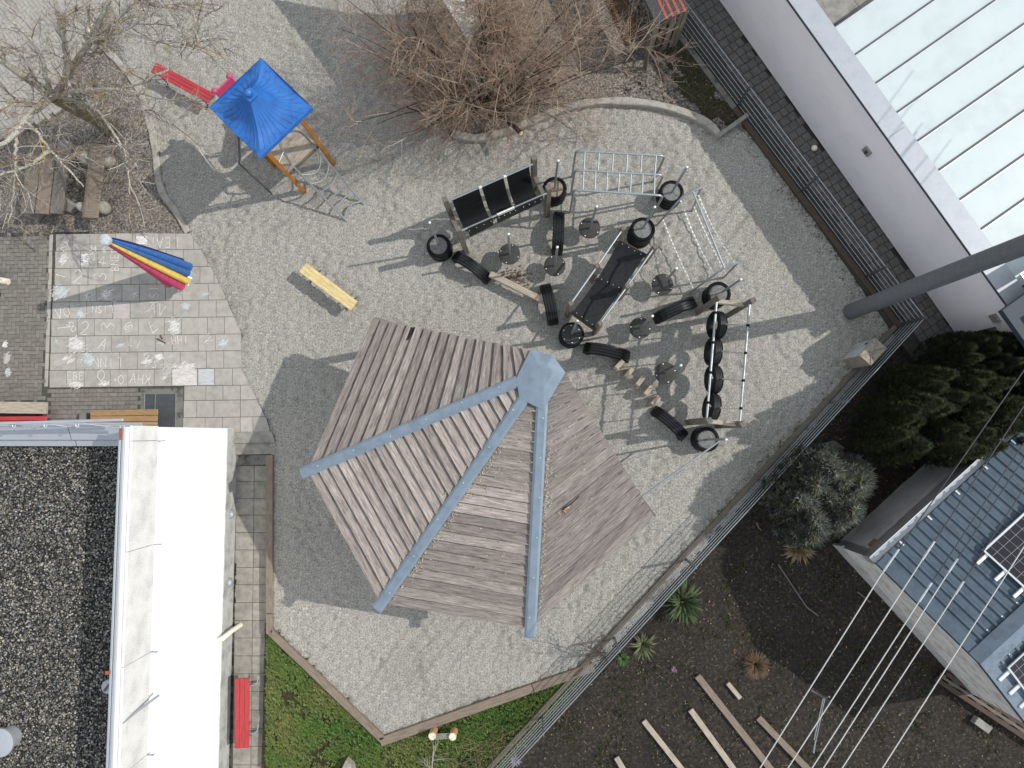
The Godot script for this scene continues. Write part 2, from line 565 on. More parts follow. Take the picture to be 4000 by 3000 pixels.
	mat("chain", lin(0.62, 0.62, 0.6), 0.45, "", 1, 0.6)

# ---------------------------------------------------------------- scene
func _ready() -> void:
	rng.seed = 4711
	var down := Vector3(80, -195, -2777).normalized()
	var xw := (Vector3.RIGHT - down * down.x).normalized()
	var yw := -down
	var zw := xw.cross(yw)
	cam_basis = Basis(Vector3(xw.x, yw.x, zw.x), Vector3(xw.y, yw.y, zw.y), Vector3(xw.z, yw.z, zw.z))
	var cam := Camera3D.new()
	cam.name = "camera"
	cam.fov = rad_to_deg(2.0 * atan(1500.0 / 2777.0))
	cam.far = 1500.0
	cam.transform = Transform3D(cam_basis, Vector3(0, H, 0))
	add_child(cam)
	cam.current = true

	var sky_mat := ProceduralSkyMaterial.new()
	sky_mat.sky_top_color = Color(0.68, 0.71, 0.745)
	sky_mat.sky_horizon_color = Color(0.88, 0.885, 0.89)
	sky_mat.sky_curve = 0.14
	sky_mat.ground_bottom_color = Color(0.3, 0.29, 0.27)
	sky_mat.ground_horizon_color = Color(0.6, 0.62, 0.64)
	sky_mat.sun_angle_max = 2.0
	sky_mat.energy_multiplier = 1.55
	var sky := Sky.new()
	sky.sky_material = sky_mat
	var env := Environment.new()
	env.background_mode = Environment.BG_SKY
	env.sky = sky
	env.ambient_light_source = Environment.AMBIENT_SOURCE_SKY
	env.tonemap_mode = Environment.TONE_MAPPER_LINEAR
	env.tonemap_exposure = 1.12
	env.sdfgi_enabled = true
	env.ssao_enabled = true
	env.ssil_enabled = true
	var we := WorldEnvironment.new()
	we.name = "world_environment"
	we.environment = env
	add_child(we)

	var sun := DirectionalLight3D.new()
	sun.name = "sun"
	sun.light_energy = 0.95
	sun.light_color = Color(1.0, 0.98, 0.95)
	sun.light_angular_distance = 0.55
	sun.shadow_enabled = true
	sun.transform = Transform3D(Basis.looking_at(Vector3(-1.054, -1.0, 0.2), Vector3.UP), Vector3(30, 30, -6))
	add_child(sun)

	make_textures()
	make_materials()
	ground()
	plaza()
	alley()
	hall_left()
	hall_right()
	shed()
	fences()
	shelter()
	tower()
	tyre_course()
	benches()
	trees()
	garden()
	small_things()

func flat(px: Array) -> PackedVector2Array:
	var o := PackedVector2Array()
	for i in range(0, px.size(), 2):
		var p := at(px[i], px[i + 1])
		o.append(Vector2(p.x, p.z))
	return o

func grown(p: PackedVector2Array, d: float) -> PackedVector2Array:
	var r := Geometry2D.offset_polygon(p, d)
	return r[0] if r.size() > 0 else p

func terrain(called: String, m: Material, poly: PackedVector2Array, step: float, y0: float, amp: float, f: float, amp2: float, f2: float, sd: int) -> MeshInstance3D:
	var lo := poly[0]
	var hi := poly[0]
	for q in poly:
		lo = lo.min(q)
		hi = hi.max(q)
	var na := FastNoiseLite.new()
	na.seed = sd
	na.noise_type = FastNoiseLite.TYPE_SIMPLEX_SMOOTH
	na.fractal_octaves = 2
	na.frequency = f
	var nb := FastNoiseLite.new()
	nb.seed = sd + 9
	nb.noise_type = FastNoiseLite.TYPE_SIMPLEX_SMOOTH
	nb.fractal_octaves = 1
	nb.frequency = f2
	var nc := FastNoiseLite.new()
	nc.seed = sd + 17
	nc.frequency = 0.55
	var w := int((hi.x - lo.x) / step) + 2
	var h := int((hi.y - lo.y) / step) + 2
	var v := PackedVector3Array()
	v.resize(w * h)
	var ok := PackedByteArray()
	ok.resize(w * h)
	for j in h:
		# spans of the polygon on this row
		var z := lo.y + j * step
		var xs := []
		for k in poly.size():
			var a := poly[k]
			var b := poly[(k + 1) % poly.size()]
			if (a.y <= z) != (b.y <= z):
				xs.append(a.x + (z - a.y) / (b.y - a.y) * (b.x - a.x))
		xs.sort()
		for i in w:
			var x := lo.x + i * step
			var n1 := na.get_noise_2d(x, z)
			v[j * w + i] = Vector3(x, y0 + amp * (n1 - absf(n1) * 0.6) * (0.65 + 0.9 * nc.get_noise_2d(x, z)) + amp2 * nb.get_noise_2d(x, z), z)
		for q in range(0, xs.size() - 1, 2):
			var i0 := maxi(0, int((xs[q] - lo.x) / step))
			var i1 := mini(w - 1, int((xs[q + 1] - lo.x) / step) + 1)
			for i in range(i0, i1 + 1):
				ok[j * w + i] = 1
	var nn := PackedVector3Array()
	nn.resize(w * h)
	var ix := PackedInt32Array()
	var vc := PackedColorArray()
	vc.resize(w * h)
	na.frequency = 0.35
	na.seed = sd + 31
	for j in h:
		for i in w:
			var k := j * w + i
			var l := v[k - 1].y if i > 0 else v[k].y
			var r := v[k + 1].y if i < w - 1 else v[k].y
			var u := v[k - w].y if j > 0 else v[k].y
			var d := v[k + w].y if j < h - 1 else v[k].y
			nn[k] = Vector3(l - r, 2.0 * step, u - d).normalized()
			var tone := 1.0 + (0.5 if m == M.soil else 0.13) * na.get_noise_2d(v[k].x, v[k].z)
			vc[k] = Color(tone, tone, tone * (1.0 - 0.02 * tone))
			if i < w - 1 and j < h - 1 and ok[k] and ok[k + 1] and ok[k + w] and ok[k + w + 1]:
				ix.append(k); ix.append(k + 1); ix.append(k + w)
				ix.append(k + 1); ix.append(k + w + 1); ix.append(k + w)
	var ar := []
	ar.resize(Mesh.ARRAY_MAX)
	ar[Mesh.ARRAY_VERTEX] = v
	ar[Mesh.ARRAY_NORMAL] = nn
	ar[Mesh.ARRAY_INDEX] = ix
	ar[Mesh.ARRAY_COLOR] = vc
	var me := ArrayMesh.new()
	me.add_surface_from_arrays(Mesh.PRIMITIVE_TRIANGLES, ar)
	var o := MeshInstance3D.new()
	o.name = numbered(called)
	o.mesh = me
	o.material_override = m
	add_child(o)
	o.set_meta("kind", "structure")
	return o

const KERB_LEFT := [735, 910, 690, 830, 640, 762, 618, 690, 610, 610, 588, 490, 540, 345, 470, 252, 398, 180]
const PLAZA_EDGE := [745, 915, 800, 1000, 850, 1092, 900, 1200, 943, 1302, 945, 1445, 1000, 1550, 1045, 1640, 1060, 1698]
const KERB_BED := [1770, 528, 1835, 545, 1905, 541, 2000, 514, 2100, 471, 2200, 432, 2300, 410, 2400, 404, 2500, 410, 2600, 427, 2700, 460, 2765, 495, 2808, 540]

func rev(a: Array) -> Array:
	var o := []
	for i in range(a.size() - 2, -1, -2):
		o.append(a[i])
		o.append(a[i + 1])
	return o

var gravel_poly: PackedVector2Array
var grass_poly: PackedVector2Array
var garden_poly: PackedVector2Array
var bed_poly: PackedVector2Array
var tree_poly: PackedVector2Array

func ground() -> void:
	var b := MB.new()
	b.use_col = true
	b.quad(Vector3(-400, -0.6, 400), Vector3(400, -0.6, 400), Vector3(400, -0.6, -400), Vector3(-400, -0.6, -400))
	setting("ground", b, M.soil)
	gravel_poly = flat([440, -300, 415, 60, 398, 180] + rev(KERB_LEFT).slice(2) + PLAZA_EDGE + [1077, 1780, 1072, 2455, 1495, 2880, 2330, 2585, 3530, 1262, 2925, 455, 2808, 540] + rev(KERB_BED).slice(2) + [1650, 450, 1600, 300, 1620, 0, 1620, -300])
	terrain("gravel_yard", M.gravel, grown(gravel_poly, 0.06), 0.05, 0.0, 0.055, 4.0, 0.018, 9.0, 3)
	tree_poly = flat([440, -300, 415, 60] + rev(KERB_LEFT) + [735, 912, -500, 912, -500, -300])
	terrain("leaf_litter_ground", M.litter, grown(tree_poly, 0.05), 0.08, 0.0, 0.03, 1.5, 0.01, 6.0, 5)
	bed_poly = flat(KERB_BED + [2925, 455, 2343, -300, 1620, -300, 1600, 300, 1650, 450])
	terrain("leaf_litter_bed", M.litter, grown(bed_poly, 0.05), 0.07, 0.05, 0.03, 1.5, 0.012, 7.0, 7)
	var moss := flat([2440, -300, 2560, 60, 2590, 220, 2660, 370, 2740, 440, 2800, 520, 2920, 455, 2654, 110, 2343, -300])
	terrain("mossy_ground", M.moss, moss, 0.07, 0.065, 0.04, 1.2, 0.012, 7.0, 8)
	grass_poly = flat([1040, 2440, 1072, 2455, 1495, 2880, 2330, 2585, 1700, 3280, 1040, 3280])
	terrain("lawn_soil", M.moss, grown(grass_poly, 0.04), 0.08, -0.02, 0.03, 1.5, 0.01, 6.0, 11)
	garden_poly = flat([3600, 1150, 3520, 1272, 1700, 3270, 1700, 3900, 5200, 3900, 5200, 1100])
	terrain("garden_soil", M.soil, garden_poly, 0.08, -0.03, 0.05, 0.9, 0.022, 5.0, 13)
	# low kerbs
	kerb_line("kerb", KERB_LEFT, 0.16, 0.045, "kerb")
	kerb_line("kerb", KERB_BED, 0.17, 0.17, "kerb")
	var s := MB.new()
	s.beam(at(2800, 537, 0.09), at(2918, 452, 0.09), 0.1, 0.2, 0.012)
	setting("kerb", s, M.concrete)

func kerb_line(called: String, px: Array, w: float, top: float, m: String) -> void:
	var pts := []
	for i in range(0, px.size(), 2):
		pts.append(at(px[i], px[i + 1], 0))
	# smooth
	var c := Curve3D.new()
	for i in pts.size():
		var t: Vector3 = ((pts[mini(i + 1, pts.size() - 1)] as Vector3) - (pts[maxi(i - 1, 0)] as Vector3)) * 0.17
		c.add_point(pts[i], -t, t)
	c.bake_interval = 0.2
	var q := c.get_baked_points()
	var b := MB.new()
	var wob := []
	for i in q.size():
		wob.append(R(-0.012, 0.012))
	for i in q.size() - 1:
		var d0 := (q[mini(i + 1, q.size() - 1)] - q[maxi(i - 1, 0)]).normalized().cross(Vector3.UP)
		var d1 := (q[mini(i + 2, q.size() - 1)] - q[i]).normalized().cross(Vector3.UP)
		var a0: Vector3 = q[i] - d0 * (w / 2 + wob[i])
		var a1: Vector3 = q[i] + d0 * (w / 2 + wob[i])
		var b0: Vector3 = q[i + 1] - d1 * (w / 2 + wob[i + 1])
		var b1: Vector3 = q[i + 1] + d1 * (w / 2 + wob[i + 1])
		var u := Vector3.UP * top
		var e := Vector3.UP * (top - 0.02)
		var i0 := a0.lerp(a1, 0.1)
		var i1 := a0.lerp(a1, 0.9)
		var j0 := b0.lerp(b1, 0.1)
		var j1 := b0.lerp(b1, 0.9)
		b.quad(i0 + u, i1 + u, j1 + u, j0 + u)
		b.quad(a0 + e, i0 + u, j0 + u, b0 + e)
		b.quad(i1 + u, a1 + e, b1 + e, j1 + u)
		b.quad(a1 + e, a1 + Vector3.DOWN * 0.2, b1 + Vector3.DOWN * 0.2, b1 + e)
		b.quad(a0 + Vector3.DOWN * 0.2, a0 + e, b0 + e, b0 + Vector3.DOWN * 0.2)
	setting(called, b, M[m])

# ---------------------------------------------------------------- paved square with chalk drawings
const SLAB_ROWS := [
	[70, 205, 440, 575, 710, 915, 1050, 1255, 1390, 1530, 1700],
	[205, 342, 435, 635, 770, 975, 1110, 1315, 1450, 1640, 1800],
	[342, 475, 430, 560, 695, 900, 1035, 1240, 1445, 1580, 1690, 1850],
	[475, 607, 420, 625, 760, 965, 1103, 1308, 1442, 1645, 1780, 1900],
	[607, 742, 412, 548, 685, 890, 1028, 1233, 1368, 1572, 1708, 1900],
	[742, 878, 405, 612, 747, 957, 1093, 1300, 1435, 1640, 1773, 1950],
	[878, 1010, 400, 538, 675, 880, 1020, 1228, 1362, 1567, 1702, 1950],
	[1010, 1147, 395, 600, 737, 945, 1085, 1290, 1425, 1630, 1768, 1950],
	[1147, 1283, 390, 527, 665, 873, 1010, 1218, 1357, 1560, 1697, 1838, 2050],
	[1283, 1400, 1455, 1627, 1762, 1900, 2150],
	[1400, 1535, 1450, 1555, 1690, 1900, 2150],
	[1535, 1655, 1445, 1620, 1760, 1898, 1998, 2160],
]

func sq(cx: float, cy: float, h := 0.05) -> Vector3:      # a station of the paved square's own survey sheet
	return at(cx / 2.023, 880.0 + cy / 2.023, h)

func plaza() -> void:
	var node := Node3D.new()
	node.name = "paved_square"
	add_child(node)
	node.set_meta("kind", "structure")
	var edge := flat([-400, 912, 205, 912] + PLAZA_EDGE + [1050, 1690, -400, 1690])
	var bed := MB.new()
	var top := []
	for q in edge:
		top.append(Vector3(q.x, 0.038, q.y))
	var tri_ix := Geometry2D.triangulate_polygon(edge)
	for i in range(0, tri_ix.size(), 3):
		var a: Vector3 = top[tri_ix[i]]
		var b2: Vector3 = top[tri_ix[i + 1]]
		var c: Vector3 = top[tri_ix[i + 2]]
		if (b2 - a).cross(c - a).y < 0:
			bed.tri(a, c, b2)
		else:
			bed.tri(a, b2, c)
	for i in top.size():
		var a3: Vector3 = top[i]
		var b3: Vector3 = top[(i + 1) % top.size()]
		bed.quad(a3, a3 + Vector3.DOWN * 0.3, b3 + Vector3.DOWN * 0.3, b3)
	part("joint_bed", bed, M.joint, node)
	var gap := 0.006
	for row in SLAB_ROWS:
		for k in range(2, row.size() - 1):
			var x0: float = row[k]
			var x1: float = row[k + 1]
			var sl := -0.0135
			var pl := PackedVector2Array()
			for c in [[x0, row[0]], [x1, row[0]], [x1, row[1]], [x0, row[1]]]:
				var p := sq(c[0], c[1] + sl * (c[0] - 440.0))
				pl.append(Vector2(p.x, p.z))
			pl = grown(pl, -gap)
			for cut in Geometry2D.intersect_polygons(pl, edge):
				if cut.size() < 3:
					continue
				var y := 0.052 + R(-0.003, 0.004)
				var tilt := Vector2(R(-0.004, 0.004), R(-0.004, 0.004))
				var cc := Vector2.ZERO
				for q in cut:
					cc += q / cut.size()
				var poly := []
				for q in cut:
					poly.append(Vector3(q.x, y + (q - cc).dot(tilt), q.y))
				var m := MB.new()
				m.prism(poly, 0.05)
				part("paving_slab", m, M["slab%d" % rng.randi_range(0, 4)], node)
	# strip of upright pavers between the brick field and the slabs
	for k in 9:
		var a := sq(412 - k * 4.6 - 8, 72 + k * 134)
		var b4 := sq(412 - (k + 1) * 4.6 - 8, 72 + (k + 1) * 134 - 3)
		var m2 := MB.new()
		m2.beam(a + Vector3.DOWN * 0.04, b4 + Vector3.DOWN * 0.04, 0.085, 0.085, 0.006)
		part("edging_stone", m2, M["slab%d" % (k % 5)], node)
	# herringbone brick field
	var br := MB.new()
	br.box(Transform3D(Basis(), Vector3.ZERO), Vector3(0.194, 0.06, 0.094), 0.006)
	var brick := br.mesh()
	var o := sq(-10, 90)
	var xd := (sq(380, 700) - sq(-10, 706)).normalized()
	var zd := Vector3(-xd.z, 0, xd.x)
	var field := flat([-60, 922, 203, 918, 172, 1566, -60, 1575])
	var count := 0
	for j in range(-4, 48):
		for i in range(-6, 20):
			var k := posmod(i - j, 4)
			var c := Vector2.ZERO
			if k == 0:
				c = Vector2(i + 1.0, j + 0.5)
			elif k == 3:
				c = Vector2(i + 0.5, j + 1.0)
			else:
				continue
			var p := o + xd * c.x * 0.1 + zd * c.y * 0.1
			if not Geometry2D.is_point_in_polygon(Vector2(p.x, p.z), field):
				continue
			p.y = 0.022 + R(-0.002, 0.003)
			var ba := Basis(xd, Vector3.UP, zd) if k == 0 else Basis(zd, Vector3.UP, -xd)
			place_mesh("brick", brick, M["paver%d" % rng.randi_range(0, 4)], Transform3D(ba.rotated(Vector3.UP, R(-0.02, 0.02)), p), node)
			count += 1
	# running courses below the slabs
	for j in 9:
		for i in 12:
			var c2 := Vector2(i + 0.5 * (j % 2), j)
			var p2 := sq(405, 1312) + xd * c2.x * 0.2 + zd * c2.y * 0.1
			if p2.x > sq(1095, 1300).x or p2.x < sq(388, 1300).x:
				continue
			p2.y = 0.022 + R(-0.003, 0.003)
			place_mesh("brick", brick, M["paver%d" % rng.randi_range(0, 4)], Transform3D(Basis(xd, Vector3.UP, zd).rotated(Vector3.UP, R(-0.02, 0.02)), p2), node)
	# concrete surround of the light well
	var gs := MB.new()
	var q0 := sq(1112, 1292)
	var q1 := sq(1448, 1288)
	var q2 := sq(1442, 1650)
	var q3 := sq(1104, 1650)
	var w0 := sq(1145, 1335)
	var w1 := sq(1392, 1333)
	var w2 := sq(1388, 1655)
	var w3 := sq(1138, 1655)
	gs.prism([q0, q1, w1, w0], 0.08)
	gs.prism([q1, q2, w2, w1], 0.08)
	gs.prism([q0, w0, w3, q3], 0.08)
	part("well_surround", gs, M.concrete_dark, node)
	chalk(node)
	# light well grating
	var gr := thing("drain_grating", "steel bar grating over the light well beside the brown bench", "grating", sq(1265, 1500))
	var vd := MB.new()
	var lw := []
	for q in [w0, w1, w2, w3]:
		lw.append((q as Vector3) + Vector3.DOWN * 0.006)
	vd.prism(lw, 0.02)
	part("well_dark_sheet", vd, M.void, gr)  # black sheet close under the bars stands in for the unlit shaft
	for i in 31:
		var t := (i + 0.5) / 31.0
		if i == 9:
			continue
		var bb := MB.new()
		bb.beam(w0.lerp(w1, t), w3.lerp(w2, t), 0.0065, 0.012)
		part("bar", bb, M.zinc_dark, gr)
	for t in [0.0, 0.335, 1.0]:
		var fr := MB.new()
		fr.beam(w0.lerp(w1, t), w3.lerp(w2, t), 0.016, 0.02)
		part("frame_bar", fr, M.steel, gr)

# ---------------------------------------------------------------- chalk
func ribbon(b: MB, pts: Array, w: float, c: Color) -> void:
	b.tint = c
	for i in pts.size() - 1:
		var a: Vector3 = pts[i]
		var d: Vector3 = pts[i + 1]
		if a.distance_to(d) < 0.002:
			continue
		var s := (d - a).normalized().cross(Vector3.UP) * w * 0.5 * R(0.7, 1.2)
		b.quad(a - s, a + s, d + s, d - s)

const GLYPH := {
	"1": [[0.3, 0.7, 0.6, 1, 0.6, 0]], "2": [[0.1, 0.8, 0.4, 1, 0.8, 0.8, 0.7, 0.5, 0.1, 0, 0.9, 0]],
	"3": [[0.1, 0.9, 0.6, 1, 0.8, 0.75, 0.4, 0.52, 0.85, 0.3, 0.6, 0, 0.1, 0.1]], "4": [[0.6, 0, 0.6, 1, 0.1, 0.35, 0.9, 0.35]],
	"6": [[0.7, 1, 0.25, 0.6, 0.2, 0.2, 0.5, 0, 0.8, 0.25, 0.5, 0.5, 0.22, 0.3]], "7": [[0.1, 1, 0.85, 1, 0.35, 0], [0.3, 0.5, 0.75, 0.5]],
	"L": [[0.2, 1, 0.2, 0, 0.8, 0]], "E": [[0.85, 1, 0.2, 1, 0.2, 0, 0.85, 0], [0.2, 0.5, 0.7, 0.5]], "A": [[0.1, 0, 0.5, 1, 0.9, 0], [0.28, 0.4, 0.72, 0.4]],
	"I": [[0.5, 0, 0.5, 1]], "N": [[0.15, 0, 0.15, 1, 0.85, 0, 0.85, 1]], "S": [[0.85, 0.9, 0.4, 1, 0.15, 0.75, 0.8, 0.3, 0.6, 0, 0.1, 0.1]],
	"B": [[0.2, 0, 0.2, 1, 0.7, 0.9, 0.6, 0.55, 0.2, 0.5, 0.75, 0.4, 0.7, 0.05, 0.2, 0]], "D": [[0.2, 0, 0.2, 1, 0.7, 0.8, 0.8, 0.4, 0.6, 0.05, 0.2, 0]],
	"X": [[0.1, 0, 0.9, 1], [0.1, 1, 0.9, 0]], "+": [[0.5, 0.1, 0.5, 0.9], [0.1, 0.5, 0.9, 0.5]], "O": [[0.5, 1, 0.15, 0.7, 0.15, 0.3, 0.5, 0, 0.85, 0.3, 0.85, 0.7, 0.5, 1]],
	"V": [[0.1, 1, 0.5, 0, 0.9, 1]], "H": [[0.2, 0, 0.2, 1], [0.8, 0, 0.8, 1], [0.2, 0.5, 0.8, 0.5]],
}

func chalk_word(b: MB, word: String, cx: float, cy: float, size: float, turn: float, c: Color) -> void:
	var n := word.length()
	for i in n:
		if not GLYPH.has(word[i]):
			continue
		for st in GLYPH[word[i]]:
			var pts := []
			for k in range(0, st.size(), 2):
				var q := Vector2((st[k] - 0.5 + (i - (n - 1) / 2.0) * 1.05) * size * 0.75, -(st[k + 1] - 0.5) * size).rotated(turn) + Vector2(R(-1, 1), R(-1, 1)) * size * 0.03
				pts.append(sq(cx + q.x, cy + q.y, 0.0605))
			ribbon(b, pts, 0.011, c)

func chalk_smudge(b: MB, cx: float, cy: float, rx: float, ry: float, n: int, c: Color, ang := -0.5) -> void:
	for i in n:
		var p := Vector2(rng.randfn(0, 0.42) * rx, rng.randfn(0, 0.42) * ry)
		var d := Vector2.from_angle(ang + R(-0.4, 0.4)) * R(6, 20)
		ribbon(b, [sq(cx + p.x - d.x, cy + p.y - d.y, 0.0603 + i * 0.000015), sq(cx + p.x + d.x, cy + p.y + d.y, 0.0603 + i * 0.000015)], R(0.008, 0.018), c.lerp(Color(0.37, 0.35, 0.32), R(0.2, 0.9)))

func chalk_fill(b: MB, x0: float, y0: float, x1: float, y1: float, n: int, c: Color, ang := 0.1) -> void:
	for i in n:
		var p := Vector2(R(x0, x1), R(y0, y1))
		var d := Vector2.from_angle(ang + R(-0.25, 0.25)) * R(8, 26)
		var a := (p - d).clamp(Vector2(x0, y0), Vector2(x1, y1))
		var e := (p + d).clamp(Vector2(x0, y0), Vector2(x1, y1))
		ribbon(b, [sq(a.x, a.y, 0.0603 + i * 0.00001), sq(e.x, e.y, 0.0603 + i * 0.00001)], R(0.01, 0.022), c.lerp(Color(0.37, 0.35, 0.32), R(0.1, 0.7)))

func chalk(node: Node3D) -> void:
	var W := Color(0.85, 0.84, 0.82)
	var P := Color(0.52, 0.455, 0.455)
	var B := Color(0.6, 0.7, 0.74)
	var sets := [
		[["w", "LEA", 1325, 140, 78, PI, W], ["w", "4", 810, 285, 90, 0.2, W], ["w", "BNED", 905, 270, 62, -PI / 2, W], ["w", "3456", 770, 185, 45, 0.1, W], ["f", 1075, 85, 1165, 150, 60, W], ["w", "I", 1210, 120, 60, 0.1, W], ["w", "2", 510, 165, 70, 0.6, W]],
		[["w", "1", 480, 405, 85, -1.3, W], ["w", "2", 620, 405, 105, 0.2, W], ["w", "3", 790, 405, 100, -1.6, W], ["w", "6", 955, 405, 80, 0.4, P], ["s", 500, 265, 40, 45, 60, W], ["f", 640, 225, 700, 325, 60, W], ["w", "O", 725, 255, 80, 0.3, W]],
		[["s", 480, 530, 65, 55, 190, B], ["w", "X", 685, 560, 75, 0.1, W], ["w", "X", 725, 560, 60, 0.4, W], ["w", "+", 685, 560, 85, 0.1, W], ["s", 835, 555, 75, 55, 70, W], ["w", "ISI", 1215, 555, 70, PI / 2, W], ["s", 1060, 545, 40, 20, 12, W], ["s", 1470, 540, 35, 14, 40, P], ["s", 1620, 545, 30, 12, 14, B]],
		[["w", "VO", 495, 690, 80, -0.2, W], ["s", 640, 690, 40, 40, 60, B], ["w", "LISN", 810, 665, 55, PI, W], ["f", 895, 612, 1026, 736, 330, P], ["s", 1165, 680, 70, 50, 80, P], ["w", "AV", 1240, 660, 90, 0.3, W], ["s", 1470, 640, 28, 28, 60, B], ["w", "I", 1468, 670, 50, 0, B]],
		[["w", "1", 500, 800, 100, 1.5, W], ["w", "B", 575, 800, 80, -0.4, W], ["w", "2", 672, 810, 105, 0.2, W], ["w", "3", 850, 800, 110, -1.5, W], ["w", "O", 1015, 805, 95, 0.4, W], ["w", "6", 1020, 805, 60, 0.9, W], ["w", "7", 1195, 800, 95, 2.4, W], ["s", 1375, 800, 50, 60, 210, W]],
		[["w", "X", 445, 915, 40, 0.2, B], ["s", 605, 945, 62, 55, 250, W], ["w", "A", 815, 940, 90, 0.4, W], ["s", 960, 950, 45, 18, 25, B], ["w", "LI", 1070, 930, 70, 0.4, B], ["s", 1265, 930, 50, 18, 20, B], ["w", "HHI", 1420, 905, 60, -0.1, W], ["s", 1635, 905, 55, 40, 14, W], ["s", 1760, 930, 45, 55, 70, B]],
		[["s", 470, 1085, 60, 40, 120, P], ["s", 540, 1060, 55, 30, 45, W], ["s", 700, 1060, 45, 65, 220, B], ["w", "LINN", 845, 1085, 75, PI, W], ["s", 1155, 1065, 50, 55, 50, W], ["s", 1255, 1042, 30, 22, 110, W], ["w", "S", 1225, 1100, 60, 0.4, W], ["s", 1350, 1045, 25, 20, 10, W]],
		[["w", "EBE", 595, 1190, 60, 0, W], ["s", 597, 1260, 65, 25, 90, W], ["w", "O", 800, 1185, 95, 0.1, W], ["s", 830, 1250, 32, 18, 60, W], ["w", "+", 910, 1222, 30, 0, W], ["w", "O", 955, 1220, 75, 0, W], ["w", "AHX", 1110, 1215, 75, 0.1, W], ["w", "+", 1180, 1215, 30, 0, W], ["s", 1290, 1210, 22, 14, 20, W]],
		[["f", 1362, 1140, 1556, 1264, 560, Color(0.74, 0.69, 0.67)], ["f", 1568, 1138, 1692, 1260, 360, Color(0.54, 0.59, 0.61)], ["s", 1320, 1150, 70, 70, 110, Color(0.54, 0.51, 0.49)], ["s", 1470, 1120, 120, 40, 150, W]],
		[["s", 40, 940, 14, 30, 60, W], ["s", 55, 1050, 26, 55, 110, P], ["s", 62, 1160, 22, 40, 70, B]],
	]
	for st in sets:
		var b := MB.new()
		b.use_col = true
		for q in st:
			if q[0] == "w":
				chalk_word(b, q[1], q[2], q[3], q[4], q[5], (q[6] as Color).lerp(Color(0.37, 0.35, 0.32), 0.2))
			elif q[0] == "s":
				chalk_smudge(b, q[1], q[2], q[3], q[4], q[5], q[6])
			else:
				chalk_fill(b, q[1], q[2], q[3], q[4], q[5], q[6])
		part("chalk_drawing", b, M.chalk, node)

# ---------------------------------------------------------------- sunken alley beside the white hall
const ALLEY := -0.16
func alley() -> void:
	var node := Node3D.new()
	node.name = "alley_path"
	add_child(node)
	node.set_meta("kind", "structure")
	var b := MB.new()
	b.prism([at(880, 1700, ALLEY - 0.012), at(1062, 1700, ALLEY - 0.012), at(1045, 3300, ALLEY - 0.012), at(880, 3300, ALLEY - 0.012)], 0.3)
	part("joint_bed", b, M.joint, node)
	var rows := [1818, 1880, 1948, 2012, 2080, 2148, 2217, 2284, 2354, 2424, 2492, 2562, 2632, 2702, 2774, 2846, 2916, 2988, 3060, 3130]
	for i in rows.size() - 1:
		var f: float = (rows[i] - 1818.0) / 1182.0
		var xs := [lerpf(922, 908, f), lerpf(993, 979, f), lerpf(1052, 1044, f)]
		for k in 2:
			var h := ALLEY + R(-0.004, 0.004)
			var m := MB.new()
			m.prism([at(xs[k] + 1, rows[i] + 1, h), at(xs[k + 1] - 1, rows[i] + 1, h), at(xs[k + 1] - 1, rows[i + 1] - 1, h), at(xs[k] + 1, rows[i + 1] - 1, h)], 0.05)
			part("paving_slab", m, M["path%d" % rng.randi_range(0, 4)], node)
	# steps down from the square
	var st := [[908, 1687, 1060, 1684, 1074, 1728, 912, 1732, 0.06], [912, 1732, 1075, 1729, 1077, 1773, 916, 1776, -0.01], [920, 1777, 1050, 1776, 1050, 1815, 922, 1818, -0.09]]
	for i in 3:
		var s: Array = st[i]
		var m2 := MB.new()
		m2.prism([at(s[0], s[1], s[8]), at(s[2], s[3], s[8]), at(s[4], s[5], s[8]), at(s[6], s[7], s[8])], 0.25)
		part("step", m2, M.concrete_dark if i == 2 else M.concrete, node)
	# timber edging of the gravel
	var runs := [
		[1061, 1776, 1060, 2390, 0.165, "weathered timber edging board standing along the alley slabs"],
		[1060, 2392, 1061, 2470, 0.16, "short piece of timber edging at the end of the alley board"],
		[1062, 2460, 1500, 2880, 0.17, "timber edging board running diagonally between gravel and lawn"],
		[1490, 2888, 2080, 2680, 0.2, "long timber edging board along the lower rim of the gravel"],
		[2082, 2680, 2318, 2597, 0.2, "timber edging board that meets the mesh fence at the gravel's lower rim"],
	]
	for r in runs:
		var m3 := MB.new()
		m3.off = Vector2(R(0, 3), R(0, 1))
		m3.beam(at(r[0], r[1], -0.08), at(r[2], r[3], -0.08), r[4], 0.32, 0.012)
		var o := part("timber_edging", m3, M.wood_edging)
		tag(o, r[5], "edging board", "timber edging of the gravel")

